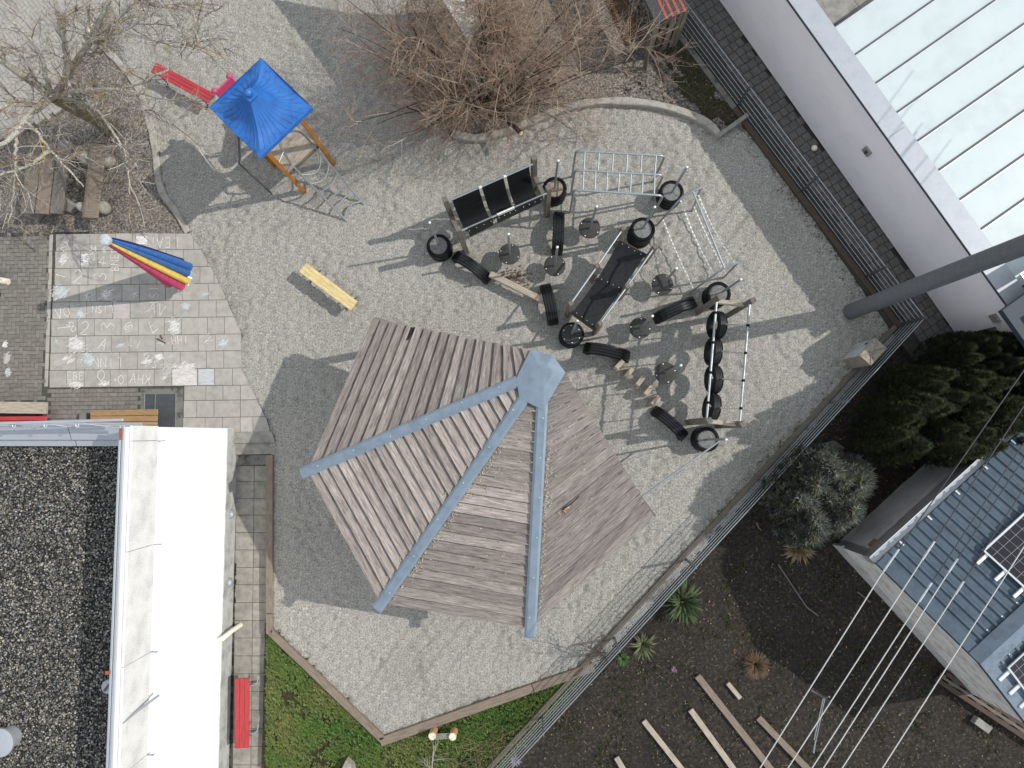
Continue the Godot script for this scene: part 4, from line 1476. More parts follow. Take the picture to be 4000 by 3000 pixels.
func fences() -> void:
	var corner := at(3524, 1268, 0.0)
	var f1 := []
	for q in [[3381, 1080], [3131, 748], [2881, 416], [2631, 84], [2381, -248]]:
		f1.append(at(q[0], q[1], 0))
	var last := corner
	var names := ["mesh fence panel at the corner behind the grey pole", "mesh fence panel between pole foot and pale ball", "mesh fence panel above the short stone kerb end", "mesh fence panel between moss bed and cobbles", "mesh fence panel behind the striped hut"]
	for i in f1.size():
		var p: Vector3 = f1[i]
		var t := thing("mesh_fence", "grey " + names[i], "fence", p, "panels of the mesh fence")
		fence_panel(t, last, p, 0.96, Vector3.ZERO)
		var m := MB.new()
		m.beam(p + Vector3(0, -0.2, 0), p + Vector3(0, 0.98, 0), 0.06, 0.04, 0.006)
		part("post", m, M.steel_dark, t)
		var k := MB.new()
		var dd := (p - last).normalized()
		var sd := dd.cross(Vector3.UP) * 0.1
		if sd.x > 0:
			sd = -sd
		k.off = Vector2(R(0, 3), R(0, 1))
		k.beam(last + sd * 1.2 + Vector3(0, 0.0, 0), p + sd * 1.2 + Vector3(0, 0.0, 0), 0.13, 0.2, 0.01)
		part("base_board", k, M.wood_dark if i < 3 else M.concrete_dark, t)
		last = p
	var names2 := ["mesh fence panel beside the cabinet", "mesh fence panel under the big dark conifers", "mesh fence panel under the blue-green cypress", "mesh fence panel beside the large yucca", "mesh fence panel with the bare shrub growing through it", "mesh fence panel above the lower lawn", "mesh fence panel that leaves the picture at its lower rim"]
	last = corner
	for i in 7:
		var p2 := at(3524 - 281 * (i + 1), 1268 + 306 * (i + 1), 0)
		var t2 := thing("mesh_fence", "galvanised " + names2[i], "fence", p2, "panels of the mesh fence")
		fence_panel(t2, last, p2, 0.96, Vector3.ZERO)
		var m2 := MB.new()
		m2.beam(p2 + Vector3(0, -0.2, 0), p2 + Vector3(0, 0.98, 0), 0.06, 0.04, 0.006)
		part("post", m2, M.zinc_dark, t2)
		var k2 := MB.new()
		var s2 := (p2 - last).normalized().cross(Vector3.UP) * 0.1
		if s2.x > 0:
			s2 = -s2
		k2.off = Vector2(R(0, 3), R(0, 1))
		k2.beam(last + s2, p2 + s2, 0.11, 0.16, 0.012)
		part("base_board", k2, M.wood_post, t2)
		last = p2
	var cp := thing("fence_post", "grey corner post where the two mesh fences meet", "post", corner)
	var cm := MB.new()
	cm.beam(corner + Vector3(0, -0.2, 0), corner + Vector3(0, 1.0, 0), 0.08, 0.08, 0.008)
	part("shaft", cm, M.steel_dark, cp)
	# tall grey mast
	var ma := thing("steel_mast", "tall grey round steel mast standing by the fence corner", "pole", at(3325, 1217, 0))
	var mm := MB.new()
	var q := at(3325, 1217, 0)
	mm.tube([q + Vector3(0, -0.3, 0), q + Vector3(0, 3.2, 0), q + Vector3(0, 6.5, 0)], [0.185, 0.17, 0.155], 28)
	part("shaft", mm, M.pole_grey, ma)
	# utility cabinet
	var a := at(3289, 1405, 0.0)
	var b := at(3345, 1343, 0.0)
	var e1 := (b - a)
	var e3 := e1.normalized().cross(Vector3.UP) * 0.31
	if e3.x < 0:
		e3 = -e3
	var cab := thing("utility_cabinet", "waist-high pale cabinet with mossy moulded top beside the fence", "cabinet", a)
	var hh := 0.92
	var bo := MB.new()
	bo.prism([a + Vector3.UP * (hh - 0.05), b + Vector3.UP * (hh - 0.05), b + e3 + Vector3.UP * (hh - 0.05), a + e3 + Vector3.UP * (hh - 0.05)], hh)
	part("body", bo, M.cabinet, cab)
	var sd2 := MB.new()
	var ou := -e1.normalized() * 0.006
	sd2.prism([a + ou + Vector3.UP * 0.02, a + e3 + ou + Vector3.UP * 0.02, a + e3 + ou + Vector3.UP * (hh - 0.07), a + ou + Vector3.UP * (hh - 0.07)], 0.005, -ou.normalized())
	part("end_panel", sd2, M.cabinet_stone, cab)
	var tp := MB.new()
	var x1 := e1.normalized()
	var x3 := e3.normalized()
	tp.prism([a - x1 * 0.01 - x3 * 0.01 + Vector3.UP * hh, b + x1 * 0.01 - x3 * 0.01 + Vector3.UP * hh, b + e3 + x1 * 0.01 + x3 * 0.01 + Vector3.UP * hh, a + e3 - x1 * 0.01 + x3 * 0.01 + Vector3.UP * hh], 0.05)
	var lid := part("lid", tp, M.cabinet_stone, cab)
	for s in [0.0, 1.0]:
		var rb := MB.new()
		var pts := []
		for i in 13:
			var u := i / 12.0
			var vv: float = 0.5 + (0.44 - 0.40 * sin(u * PI)) * (-1.0 if s == 0.0 else 1.0)
			pts.append(a + e1 * lerpf(0.03, 0.97, u) + e3 * vv + Vector3.UP * (hh + 0.006))
		rb.tube(pts, [0.014], 6)
		part("moulding", rb, M.concrete, lid)
	var lk := MB.new()
	var lc := a + e1 * 0.78 + Vector3.UP * (hh * 0.72) - x3 * 0.006
	lk.box(Transform3D(Basis(x1, Vector3.UP, x1.cross(Vector3.UP)), lc), Vector3(0.06, 0.09, 0.02), 0.005)
	part("lock", lk, M.glaze_bar, cab)

# ---------------------------------------------------------------- plank shelter
func shelter() -> void:
	var h := 2.46
	var ha := 2.72
	var A := at(1462, 1246, h)
	var B := at(1208, 1838, h)
	var C := at(1492, 2352, h)
	var D := at(2072, 2452, h)
	var E := at(2556, 2020, h)
	var P := at(2124, 1447, ha)
	var Ac := at(2072, 1370, ha - 0.03)
	var Ec := at(2206, 1456, ha - 0.03)
	var base := Vector3((B.x + E.x) / 2, 0, (A.z + D.z) / 2)
	var t := thing("plank_shelter", "large wooden plank-roofed shelter with blue-grey metal ridge caps", "shelter", base)
	var faces := [[A, B, Ac, P], [B, C, P, P], [C, D, P, P], [D, E, P, Ec]]
	for fi in 4:
		var fc: Array = faces[fi]
		var a: Vector3 = fc[0]
		var b: Vector3 = fc[1]
		var ta: Vector3 = fc[2]
		var tb: Vector3 = fc[3]
		var n := (b - a).cross(P - a).normalized()
		if n.y < 0:
			n = -n
		var along := (b - a).normalized()
		var depth := (P - a).cross(along).length()
		var cnt := int(round(depth / 0.2))
		var upv := n.cross(along).normalized()
		if upv.dot(P - a) < 0:
			upv = -upv
		var lift := [0.074, 0.074, 0.03, 0.012][fi] as float
		for i in cnt:
			var s0 := float(i) / cnt
			var s1 := float(i + 1) / cnt
			if s1 > 0.985 and fi != 0 and fi != 3:
				s1 = 0.985
			var p0 := a.lerp(ta, s0)
			var p1 := b.lerp(tb, s0)
			var p2 := b.lerp(tb, s1)
			var p3 := a.lerp(ta, s1)
			if fi == 0:
				p0 -= along * R(-0.015, 0.03)
				p3 = p0.lerp(p3, 1.0) - along * R(0, 0.01)
			if fi == 3:
				p1 += along * R(-0.004, 0.006)
			var w := R(-0.004, 0.006)
			var lap := upv * ([0.012, 0.012, -0.024, -0.014][fi] as float)
			# lower edge rides over the board below, upper edge tucks under the next
			var m := MB.new()
			m.off = Vector2(R(0, 5), R(0, 2))
			var tw := R(-0.004, 0.004)
			var q0 := p0 + n * (0.03 + lift + w + tw)
			var q1 := p1 + n * (0.03 + lift + w - tw)
			var q2 := p2 + n * (0.026 + w) + lap
			var q3 := p3 + n * (0.026 + w) + lap
			m.prism([q0, q1, q2, q3], 0.026, -n)
			var k := rng.randi_range(0, 5)
			if fi == 0:  # darker boards on the slope turned from the sun: shade put into colour
				k = [3, 1, 3, 5, 1, 0][k]
			if fi == 1:
				k = [0, 2, 4, 2, 0, 4][k]
			if fi == 3:
				k = [0, 1, 3, 5, 3, 3][k]
			var o := part("roof_board", m, M["board%d" % k], t)
	# ridge caps over the hips
	for q in [[B, 0.0], [C, 0.0], [D, 0.0]]:
		var e: Vector3 = q[0]
		var dir := (e - P).normalized()
		var s := dir.cross(Vector3.UP).normalized()
		var st := P + dir * 0.55
		var en := e + dir * 0.16
		var m2 := MB.new()
		var prof := [[-0.115, 0.045], [-0.115, 0.1], [-0.07, 0.128], [0.07, 0.128], [0.115, 0.1], [0.115, 0.045]]
		for i in prof.size() - 1:
			var c0: Array = prof[i]
			var c1: Array = prof[i + 1]
			var u := Vector3.UP
			m2.quad(st + s * c0[0] + u * c0[1], en + s * c0[0] + u * c0[1], en + s * c1[0] + u * c1[1], st + s * c1[0] + u * c1[1])
		var endp := []
		for c in prof:
			endp.append(en + s * c[0] + Vector3.UP * c[1])
		m2.prism(endp, 0.01, -dir)
		var rc := part("ridge_cap", m2, M.zinc_blue, t)
		for k in 3:
			var lp := MB.new()
			var f0 := st.lerp(en, 0.22 + 0.27 * k + R(-0.03, 0.03))
			for i in prof.size() - 1:
				var l0: Array = prof[i]
				var l1: Array = prof[i + 1]
				var u2 := Vector3.UP * 0.004
				lp.quad(f0 + s * l0[0] * 1.02 + Vector3.UP * l0[1] + u2, f0 + dir * 0.06 + s * l0[0] * 1.02 + Vector3.UP * l0[1] + u2, f0 + dir * 0.06 + s * l1[0] * 1.02 + Vector3.UP * l1[1] + u2, f0 + s * l1[0] * 1.02 + Vector3.UP * l1[1] + u2)
			part("lap_joint", lp, M.zinc_blue, rc)
		for k in 6:
			var sc := MB.new()
			sc.lathe(Transform3D(Basis(), st.lerp(en, (k + 0.5) / 6.0) + s * R(-0.05, 0.05) + Vector3.UP * 0.126), [Vector2(0.012, 0), Vector2(0.01, 0.006), Vector2(0, 0.007)], 8)
			part("screw", sc, M.bolt, rc)
	# the folded sheet over the peak
	var rim := []
	for q in [[2072, 1366], [2160, 1389], [2209, 1455], [2124, 1601], [2086, 1585], [2059, 1571], [2028, 1549], [2016, 1479]]:
		rim.append(at(q[0], q[1], ha + 0.1))
	var top := at(2122, 1452, ha + 0.15)
	var cp := MB.new()
	for i in rim.size():
		var r0: Vector3 = rim[i]
		var r1: Vector3 = rim[(i + 1) % rim.size()]
		# gently domed: one ring between rim and peak
		var m0 := r0.lerp(top, 0.55) + Vector3.UP * 0.012
		var m1 := r1.lerp(top, 0.55) + Vector3.UP * 0.012
		cp.quad(r0, m0, m1, r1)
		cp.tri(m0, top, m1)
		cp.quad(r1, r1 + Vector3.DOWN * 0.07, r0 + Vector3.DOWN * 0.07, r0)
	# orient
	part("peak_sheet", cp, M.zinc_blue, t)
	# rafters, purlins and posts below
	for q in [A, B, C, D, E]:
		var ra := MB.new()
		ra.beam((q as Vector3) - Vector3.UP * 0.1, P - Vector3.UP * 0.1, 0.1, 0.16, 0.008)
		part("rafter", ra, M.wood_post, t)
		var po := MB.new()
		var pp: Vector3 = (q as Vector3).lerp(P, 0.16)
		po.tube([Vector3(pp.x, -0.3, pp.z), Vector3(pp.x, h - 0.12, pp.z)], [0.09], 14)
		part("post", po, M.wood_post, t)
	var pc := MB.new()
	pc.tube([Vector3(P.x, -0.3, P.z), Vector3(P.x, ha - 0.1, P.z)], [0.1], 14)
	part("post", pc, M.wood_post, t)
	# scorched board ends at the free edge
	for q in [[1588, 1272, 1622, 1283, 62], [1632, 1287, 1662, 1296, 34]]:
		var sc2 := MB.new()
		var s0 := at(q[0], q[1], h + 0.125)
		var s1 := at(q[2], q[3], h + 0.125)
		var dn: Vector3 = (B - A).normalized() * (q[4] / 195.0)
		sc2.prism([s0, s1, s1.lerp(s0, 0.2) + dn * 0.8, s0.lerp(s1, 0.45) + dn, s0.lerp(s1, 0.15) + dn * 0.6], 0.02)
		part("scorch_mark", sc2, M.void, t)
	# dry leaf and stick caught on the planks
	var lf := thing("dead_branch", "dead orange-leaved twig lying on the shelter's sloping planks", "twig", at(2215, 1965, 2.62))
	var lm := MB.new()
	var l0 := at(2195, 1990, 2.62)
	var l1 := at(2262, 1938, 2.64)
	lm.tube([l0, l0.lerp(l1, 0.5) + Vector3(0.01, 0.03, 0.02), l1], [0.012, 0.012, 0.008], 6)
	lm.tube([l0.lerp(l1, 0.1), l0.lerp(l1, 0.1) + Vector3(0.03, 0.01, 0.16)], [0.006, 0.003], 5)
	part("stick", lm, M.bark_hazel, lf)
	for i in 5:
		var le := MB.new()
		var c3 := l0.lerp(l1, R(-0.1, 0.35)) + Vector3(R(-0.03, 0.05), 0.015, R(0.0, 0.07))
		var b3 := Basis.from_euler(Vector3(R(-0.4, 0.4), R(0, 6), R(-0.4, 0.4)))
		le.tri(c3 + b3 * Vector3(-0.02, 0, 0), c3 + b3 * Vector3(0.02, 0, 0.01), c3 + b3 * Vector3(0, 0.01, -0.07))
		part("leaf", le, M.terracotta, lf)
	# blown-in bits along the caps
	var bm := MB.new()
	bm.box(Transform3D(), Vector3(0.03, 0.004, 0.008))
	var xf := []
	var cols := []
	for i in 700:
		var pick := rng.randi_range(0, 2)
		var e3: Vector3 = [C, C, D][pick]
		var s4 := (e3 - P).normalized().cross(Vector3.UP).normalized()
		var pos := P.lerp(e3, R(0.3, 0.97)) + s4 * (0.14 + absf(rng.randfn(0, 0.05))) * ([-1.0, 1.0, -1.0][pick] as float)
		if i % 4 == 0:
			pos = P.lerp(C.lerp(D, R(0, 1)), R(0.2, 1)) if i % 8 == 0 else P.lerp(D.lerp(E, R(0, 1)), R(0.2, 1))
		pos.y += 0.065
		xf.append(Transform3D(Basis(Vector3.UP, R(0, TAU)).scaled_local(Vector3.ONE * R(0.6, 1.3)), pos - t.position))
		var c5 := R(0.35, 0.6)
		cols.append(Color(c5, c5 * 0.88, c5 * 0.6))
	scatter("plant_debris", bm.mesh(), M.pebble, xf, cols, t)

# ---------------------------------------------------------------- climbing tower with the blue roof
func tower() -> void:
	var he := 2.75
	var c := at(1021, 424, he)
	var e0 := at(1023, 230, he)
	var e1 := at(1223, 424, he)
	var e2 := at(1018, 620, he)
	var e3 := at(820, 424, he)
	c = (e0 + e1 + e2 + e3) / 4.0
	var peak := at(983, 378, 3.42)
	peak = Vector3(c.x, 3.42, c.z)
	var t := thing("climbing_tower", "climbing tower with curved blue plastic roof and orange timber posts", "play tower", Vector3(c.x, 0, c.z))
	var corners := [e0, e1, e2, e3]
	var rf := MB.new()
	var ribs := MB.new()
	var S := 10
	var W := 12
	var neck := 0.13
	for k in 4:
		var a: Vector3 = corners[k]
		var b: Vector3 = corners[(k + 1) % 4]
		var grid := []
		for i in S + 1:
			var s := float(i) / S
			# pagoda curve: flat brim, steep neck
			var rad := lerpf(1.0, neck, s)
			var yy := he + (peak.y - 0.12 - he) * pow(s, 2.1)
			var row := []
			for j in W + 1:
				var u := float(j) / W
				var p := a.lerp(b, u)
				var q := Vector3(c.x + (p.x - c.x) * rad, yy + 0.05 * (1.0 - s) * (pow(absf(2 * u - 1), 2)), c.z + (p.z - c.z) * rad)
				row.append(q)
			grid.append(row)
		var nor := []
		for i in S + 1:
			var rn := []
			for j in W + 1:
				var du: Vector3 = grid[i][mini(j + 1, W)] - grid[i][maxi(j - 1, 0)]
				var dv: Vector3 = grid[mini(i + 1, S)][j] - grid[maxi(i - 1, 0)][j]
				var nn := du.cross(dv).normalized()
				if nn.y < 0:
					nn = -nn
				rn.append(nn)
			nor.append(rn)
		for i in S:
			for j in W:
				rf.t3(grid[i][j], grid[i + 1][j], grid[i + 1][j + 1], nor[i][j], nor[i + 1][j], nor[i + 1][j + 1], Vector2(), Vector2(), Vector2())
				rf.t3(grid[i][j], grid[i + 1][j + 1], grid[i][j + 1], nor[i][j], nor[i + 1][j + 1], nor[i][j + 1], Vector2(), Vector2(), Vector2())
		rf.quad(a + Vector3(0, 0.05, 0), b + Vector3(0, 0.05, 0), b + Vector3(0, -0.05, 0), a + Vector3(0, -0.05, 0))
		for j in range(1, 9):
			var pts := []
			var u2 := j / 9.0
			for i in range(1, S):
				var ff := u2 * W
				var j0 := int(ff)
				pts.append((grid[i][j0] as Vector3).lerp(grid[i][mini(j0 + 1, W)], ff - j0) + Vector3.UP * 0.002)
			var rbm := MB.new()
			rbm.tube(pts, [0.011, 0.011, 0.011, 0.01, 0.009, 0.008, 0.007, 0.006, 0.006], 5)
			part("roof_rib", rbm, M.blue_plastic, t)
	part("roof_shell", rf, M.blue_plastic, t)
	var cap := MB.new()
	var cb := Basis(Vector3.UP, PI / 4 + 0.01)
	var nk := neck * (e1 - e0).length()
	var fx := (e1 - e0).normalized()
	var fz := fx.cross(Vector3.UP)
	cap.box(Transform3D(Basis(fx, Vector3.UP, fx.cross(Vector3.UP)), peak + Vector3(0, -0.1, 0)), Vector3(nk * 1.15, 0.07, nk * 1.15), 0.012)
	cap.ball(peak + Vector3(0, -0.01, 0), Vector3(0.075, 0.085, 0.075), 10, 18)
	part("finial", cap, M.blue_plastic, t)
	# posts
	var bs := [at(1187, 748, 0), at(1303, 639, 0), at(1187, 538, 0), at(1071, 647, 0)]
	var pc := Vector3.ZERO
	for q in bs:
		pc += (q as Vector3) / 4.0
	var sh := Vector3(c.x - pc.x, 0, c.z - pc.z) * 0.5
	for q in bs:
		var m := MB.new()
		m.off = Vector2(R(0, 3), R(0, 1))
		m.box(Transform3D(Basis(fx, Vector3.UP, fx.cross(Vector3.UP)), (q as Vector3) + Vector3.UP * 1.3), Vector3(0.095, 2.9, 0.095), 0.008)
		var po := part("post", m, M.wood_orange, t)
		for y in [1.05, 1.3]:
			var bo := MB.new()
			bo.lathe(Transform3D(Basis(fx, fz, -Vector3.UP), (q as Vector3) + Vector3.UP * y + fz * 0.05), [Vector2(0.016, -0.01), Vector2(0.016, 0.008), Vector2(0, 0.012)], 10)
			part("bolt", bo, M.bolt, po)
	# platform
	var pl := MB.new()
	var y1 := 1.15
	var pp := []
	for q in [bs[3], bs[2], bs[1], bs[0]]:
		pp.append((q as Vector3) + Vector3.UP * y1)
	var pcen: Vector3 = (pp[0] + pp[1] + pp[2] + pp[3]) / 4.0
	for i in 4:
		pp[i] = pcen + (pp[i] - pcen) * 0.93
	pl.prism(pp, 0.05)
	part("platform", pl, M.wood_pale, t)
	var pcx := Vector3(pc.x, 0, pc.z)
	# frame below the platform and side rails
	for k in 4:
		var a2: Vector3 = bs[k]
		var b2: Vector3 = bs[(k + 1) % 4]
		var fr := MB.new()
		fr.beam(a2.lerp(pcx, 0.12) + Vector3.UP * 1.0, b2.lerp(pcx, 0.12) + Vector3.UP * 1.0, 0.05, 0.1, 0.006)
		part("frame_beam", fr, M.wood_post, t)
	# arched climber: two bent rails with hanging rungs
	var r0 := [at(1372, 881, -0.1), at(1138, 643, 1.15), at(1107, 592, 1.72)]
	var r1 := [at(1438, 816, -0.1), at(1216, 560, 1.15), at(1190, 530, 1.72)]
	var arch := []
	for i in 9:
		var an := PI * i / 8.0
		var mid: Vector3 = ((r0[2] as Vector3) + (r1[2] as Vector3)) / 2.0
		var sd: Vector3 = ((r0[2] as Vector3) - (r1[2] as Vector3)) / 2.0
		arch.append(mid + sd * cos(an) + Vector3(-0.1, 0.28, -0.1) * sin(an))
	var rail := MB.new()
	rail.tube([r0[0], r0[1]] + arch + [r1[1], r1[0]], [0.026], 10)
	part("climber_rail", rail, M.steel, t)
	for k in 6:
		var s3 := 0.12 + k * 0.145
		var p0: Vector3 = (r0[0] as Vector3).lerp(r0[1], s3)
		var p1: Vector3 = (r1[0] as Vector3).lerp(r1[1], s3)
		var down2 := Vector3(0.09, -0.09, 0.1) * ([-0.75, -0.4, 0.05, 0.4, 0.9, 1.25][k] as float)
		var pts2 := []
		for i in 9:
			var u3 := i / 8.0
			pts2.append(p0.lerp(p1, u3) + down2 * sin(u3 * PI))
		var rm := MB.new()
		rm.tube(pts2, [0.021], 8)
		part("rung", rm, M.steel, t)
	for k in 2:
		var brk := MB.new()
		var a5: Vector3 = [bs[0], bs[1]][k]
		var b5: Vector3 = [r0[1], r1[1]][k]
		brk.beam(a5 + Vector3.UP * 1.2, b5, 0.04, 0.03, 0.004)
		brk.tube([a5 + Vector3.UP * 1.75, [r0[2], r1[2]][k]], [0.018], 8)
		part("bracket", brk, M.steel, t)
	# bent pole at the side
	var fp := MB.new()
	var g0 := at(1068, 763, -0.1)
	fp.tube([g0, Vector3(g0.x, 1.95, g0.z), Vector3(g0.x, 2.05, g0.z) + Vector3(0.06, 0, -0.05), Vector3(bs[3].x, 2.08, bs[3].z).lerp(Vector3(g0.x, 2.08, g0.z), 0.2)], [0.022], 10)
	part("slide_pole", fp, M.steel_dark, t)
	# pink slide running down behind the roof
	var ux := -fx
	var edge: Vector3 = (bs[2] + bs[3]) / 2.0
	var sl := MB.new()
	var steps := [[0.05, 1.15], [0.3, 1.12], [0.75, 0.72], [1.15, 0.4], [1.4, 0.33]]
	edge = Vector3(edge.x, 0, edge.z)
	for i in 4:
		var a6: Array = steps[i]
		var b6: Array = steps[i + 1]
		for seg in [[-0.23, 0.23, 0.0, 0.0], [-0.25, -0.22, 0.16, 0.16], [0.22, 0.25, 0.16, 0.16]]:
			var w0: float = seg[0]
			var w1: float = seg[1]
			var hh: float = seg[2]
			sl.prism([edge + ux * a6[0] + fz * w0 + Vector3.UP * (a6[1] + hh), edge + ux * a6[0] + fz * w1 + Vector3.UP * (a6[1] + hh), edge + ux * b6[0] + fz * w1 + Vector3.UP * (b6[1] + hh), edge + ux * b6[0] + fz * w0 + Vector3.UP * (b6[1] + hh)], 0.03 + hh)
	part("slide", sl, M.pink_plastic, t)
	var pk := MB.new()
	var pc2: Vector3 = at(888, 350, 2.05)
	pk.box(Transform3D(Basis(fz, Vector3.UP, fz.cross(Vector3.UP)), pc2 + Vector3.UP * 0.08), Vector3(0.5, 0.3, 0.04), 0.012)
	pk.ball(pc2 + fz * 0.22 + Vector3.UP * 0.2 + ux * 0.04, Vector3.ONE * 0.07, 8, 12)
	pk.ball(pc2 - fz * 0.22 + Vector3.UP * 0.2 + ux * 0.04, Vector3.ONE * 0.07, 8, 12)
	part("pink_panel", pk, M.pink_plastic, t)

# ---------------------------------------------------------------- tyre course
func tyre_profile(r: float, w: float) -> Array:
	var hw := w / 2
	return [Vector2(r * 0.72, -hw * 0.86), Vector2(r * 0.8, -hw), Vector2(r * 0.9, -hw * 0.97), Vector2(r * 0.975, -hw * 0.8), Vector2(r, -hw * 0.55), Vector2(r * 1.004, 0), Vector2(r, hw * 0.55), Vector2(r * 0.975, hw * 0.8), Vector2(r * 0.9, hw * 0.97), Vector2(r * 0.8, hw), Vector2(r * 0.72, hw * 0.86), Vector2(r * 0.7, 0), Vector2(r * 0.72, -hw * 0.86)]

func tyre_stack(px: float, py: float, tx: float, ty: float, fill: String, n: int, label: String, hp := 2.1) -> void:
	var htop := 0.17 * n
	var c := at(px, py, htop)
	c.y = 0
	var t := thing("tyre_stack", label, "tyre stack", c, "tyre stacks with steel poles")
	for i in n:
		var m := MB.new()
		var o := Vector3(R(-0.012, 0.012), 0.085 + 0.17 * i - 0.02, R(-0.012, 0.012))
		m.lathe(Transform3D(Basis(Vector3.UP, R(0, 6)), c + o), tyre_profile(0.285, 0.178), 36)
		part("tyre", m, M.rubber, t)
	var f := MB.new()
	f.lathe(Transform3D(Basis(), c + Vector3.UP * (htop - 0.045)), [Vector2(0.214, -0.1), Vector2(0.214, 0), Vector2(0.12, 0.012), Vector2(0, 0.015)], 24)
	part("filling", f, M[fill], t)
	if fill == "disc":
		var dk := MB.new()
		dk.lathe(Transform3D(Basis(), c + Vector3.UP * (htop - 0.03)), [Vector2(0.235, 0), Vector2(0.235, 0.02), Vector2(0, 0.022)], 32)
		part("cover_disc", dk, M.disc, t)
		bolts(t, c + Vector3.UP * (htop - 0.008), 0.2, 6)
	pole_part(t, c, at(tx, ty, hp))

func pole_part(t: Node3D, c: Vector3, top: Vector3) -> void:
	var m := MB.new()
	var q := Vector3(lerpf(c.x, top.x, 0.5), top.y, lerpf(c.z, top.z, 0.5))
	q = Vector3(top.x, top.y, top.z)
	m.tube([Vector3(c.x, 0, c.z), q], [0.026], 12)
	var p := part("pole", m, M.steel, t)
	var e := MB.new()
	e.lathe(Transform3D(Basis(), q + Vector3.DOWN * 0.02), [Vector2(0.03, 0), Vector2(0.03, 0.02), Vector2(0.02, 0.032), Vector2(0, 0.036)], 14)
	part("end_cap", e, M.bolt, p)

func bolts(t: Node3D, c: Vector3, r: float, n: int) -> void:
	var a0 := R(0, 6)
	for i in n:
		var m := MB.new()
		m.lathe(Transform3D(Basis(), c + Vector3(r * cos(a0 + i * TAU / n), 0, r * sin(a0 + i * TAU / n))), [Vector2(0.014, -0.004), Vector2(0.013, 0.008), Vector2(0, 0.011)], 8)
		part("bolt", m, M.bolt, t)

func step_disc(px: float, py: float, tx: float, ty: float, label: String, h := 0.42) -> void:
	var c := at(px, py, h)
	var t := thing("step_disc", label, "stepping disc", Vector3(c.x, 0, c.z), "stepping discs on poles")
	var m := MB.new()
	m.lathe(Transform3D(Basis(), c), [Vector2(0.0, -0.03), Vector2(0.242, -0.03), Vector2(0.25, -0.022), Vector2(0.25, -0.006), Vector2(0.243, 0), Vector2(0, 0.001)], 40)
	part("plate", m, M.disc, t)
	bolts(t, c, 0.215, 4)
	pole_part(t, c, at(tx, ty, 2.02))

func half_tyre(x0: float, y0: float, x1: float, y1: float, w: float, label: String) -> void:
	# a lorry tyre sunk to its axle: the two ends of its arch stand at these stations
	var a := at(x0, y0, 0)
	var b := at(x1, y1, 0)
	var c := (a + b) / 2.0
	var r := a.distance_to(b) / 2.0 + 0.055
	var d := (b - a).normalized()
	var t := thing("sunken_tyre", label, "tyre", c, "lorry tyres sunk upright in the gravel")
	var m := MB.new()
	# local y (axle) across, x along, so the lathe's circle is upright
	var ax := d.cross(Vector3.UP).normalized()
	m.lathe(Transform3D(Basis(d, ax, d.cross(ax)), c), tyre_profile(r, w), 56, 0, TAU)
	part("casing", m, M.rubber, t)
	var tr := MB.new()
	var n := 60
	for k in 2:
		for i in n:
			var an := PI * (i + 0.5 * k) / n
			if an > PI - 0.02:
				continue
			var rd := d * cos(an) + Vector3.UP * sin(an)
			var tg := d * -sin(an) + Vector3.UP * cos(an)
			for s in [-1.0, 1.0]:
				var cc: Vector3 = c + rd * (r * 1.008) + ax * (w * (0.115 + 0.23 * k) * s)
				var yaw := tg.rotated(rd, 0.5 * s)
				var bx := Transform3D(Basis(yaw, rd, yaw.cross(rd)), cc)
				tr.box(bx, Vector3(r * PI / n * 0.72, r * 0.03, w * 0.2))
	stuff(part("tread_blocks", tr, M.tread_rubber, t))

func cyl(called: String, pts: Array, r: float, m: String, t: Node3D, sides := 10) -> MeshInstance3D:
	var b := MB.new()
	b.tube(pts, [r], sides)
	return part(called, b, M[m], t)

func timber(called: String, a: Vector3, b: Vector3, w: float, d: float, m: String, t: Node3D, up := Vector3.UP) -> MeshInstance3D:
	var k := MB.new()
	k.off = Vector2(R(0, 4), R(0, 2))
	k.beam(a, b, w, d, 0.007, up)
	return part(called, k, M[m], t)

func lean_post(tx: float, ty: float, h: float, w: float, m: String, t: Node3D) -> Vector3:
	var top := at(tx, ty, h)
	timber("post", Vector3(top.x, -0.25, top.z), top, w, w, m, t, Vector3(0.5, 0, 1))
	return top

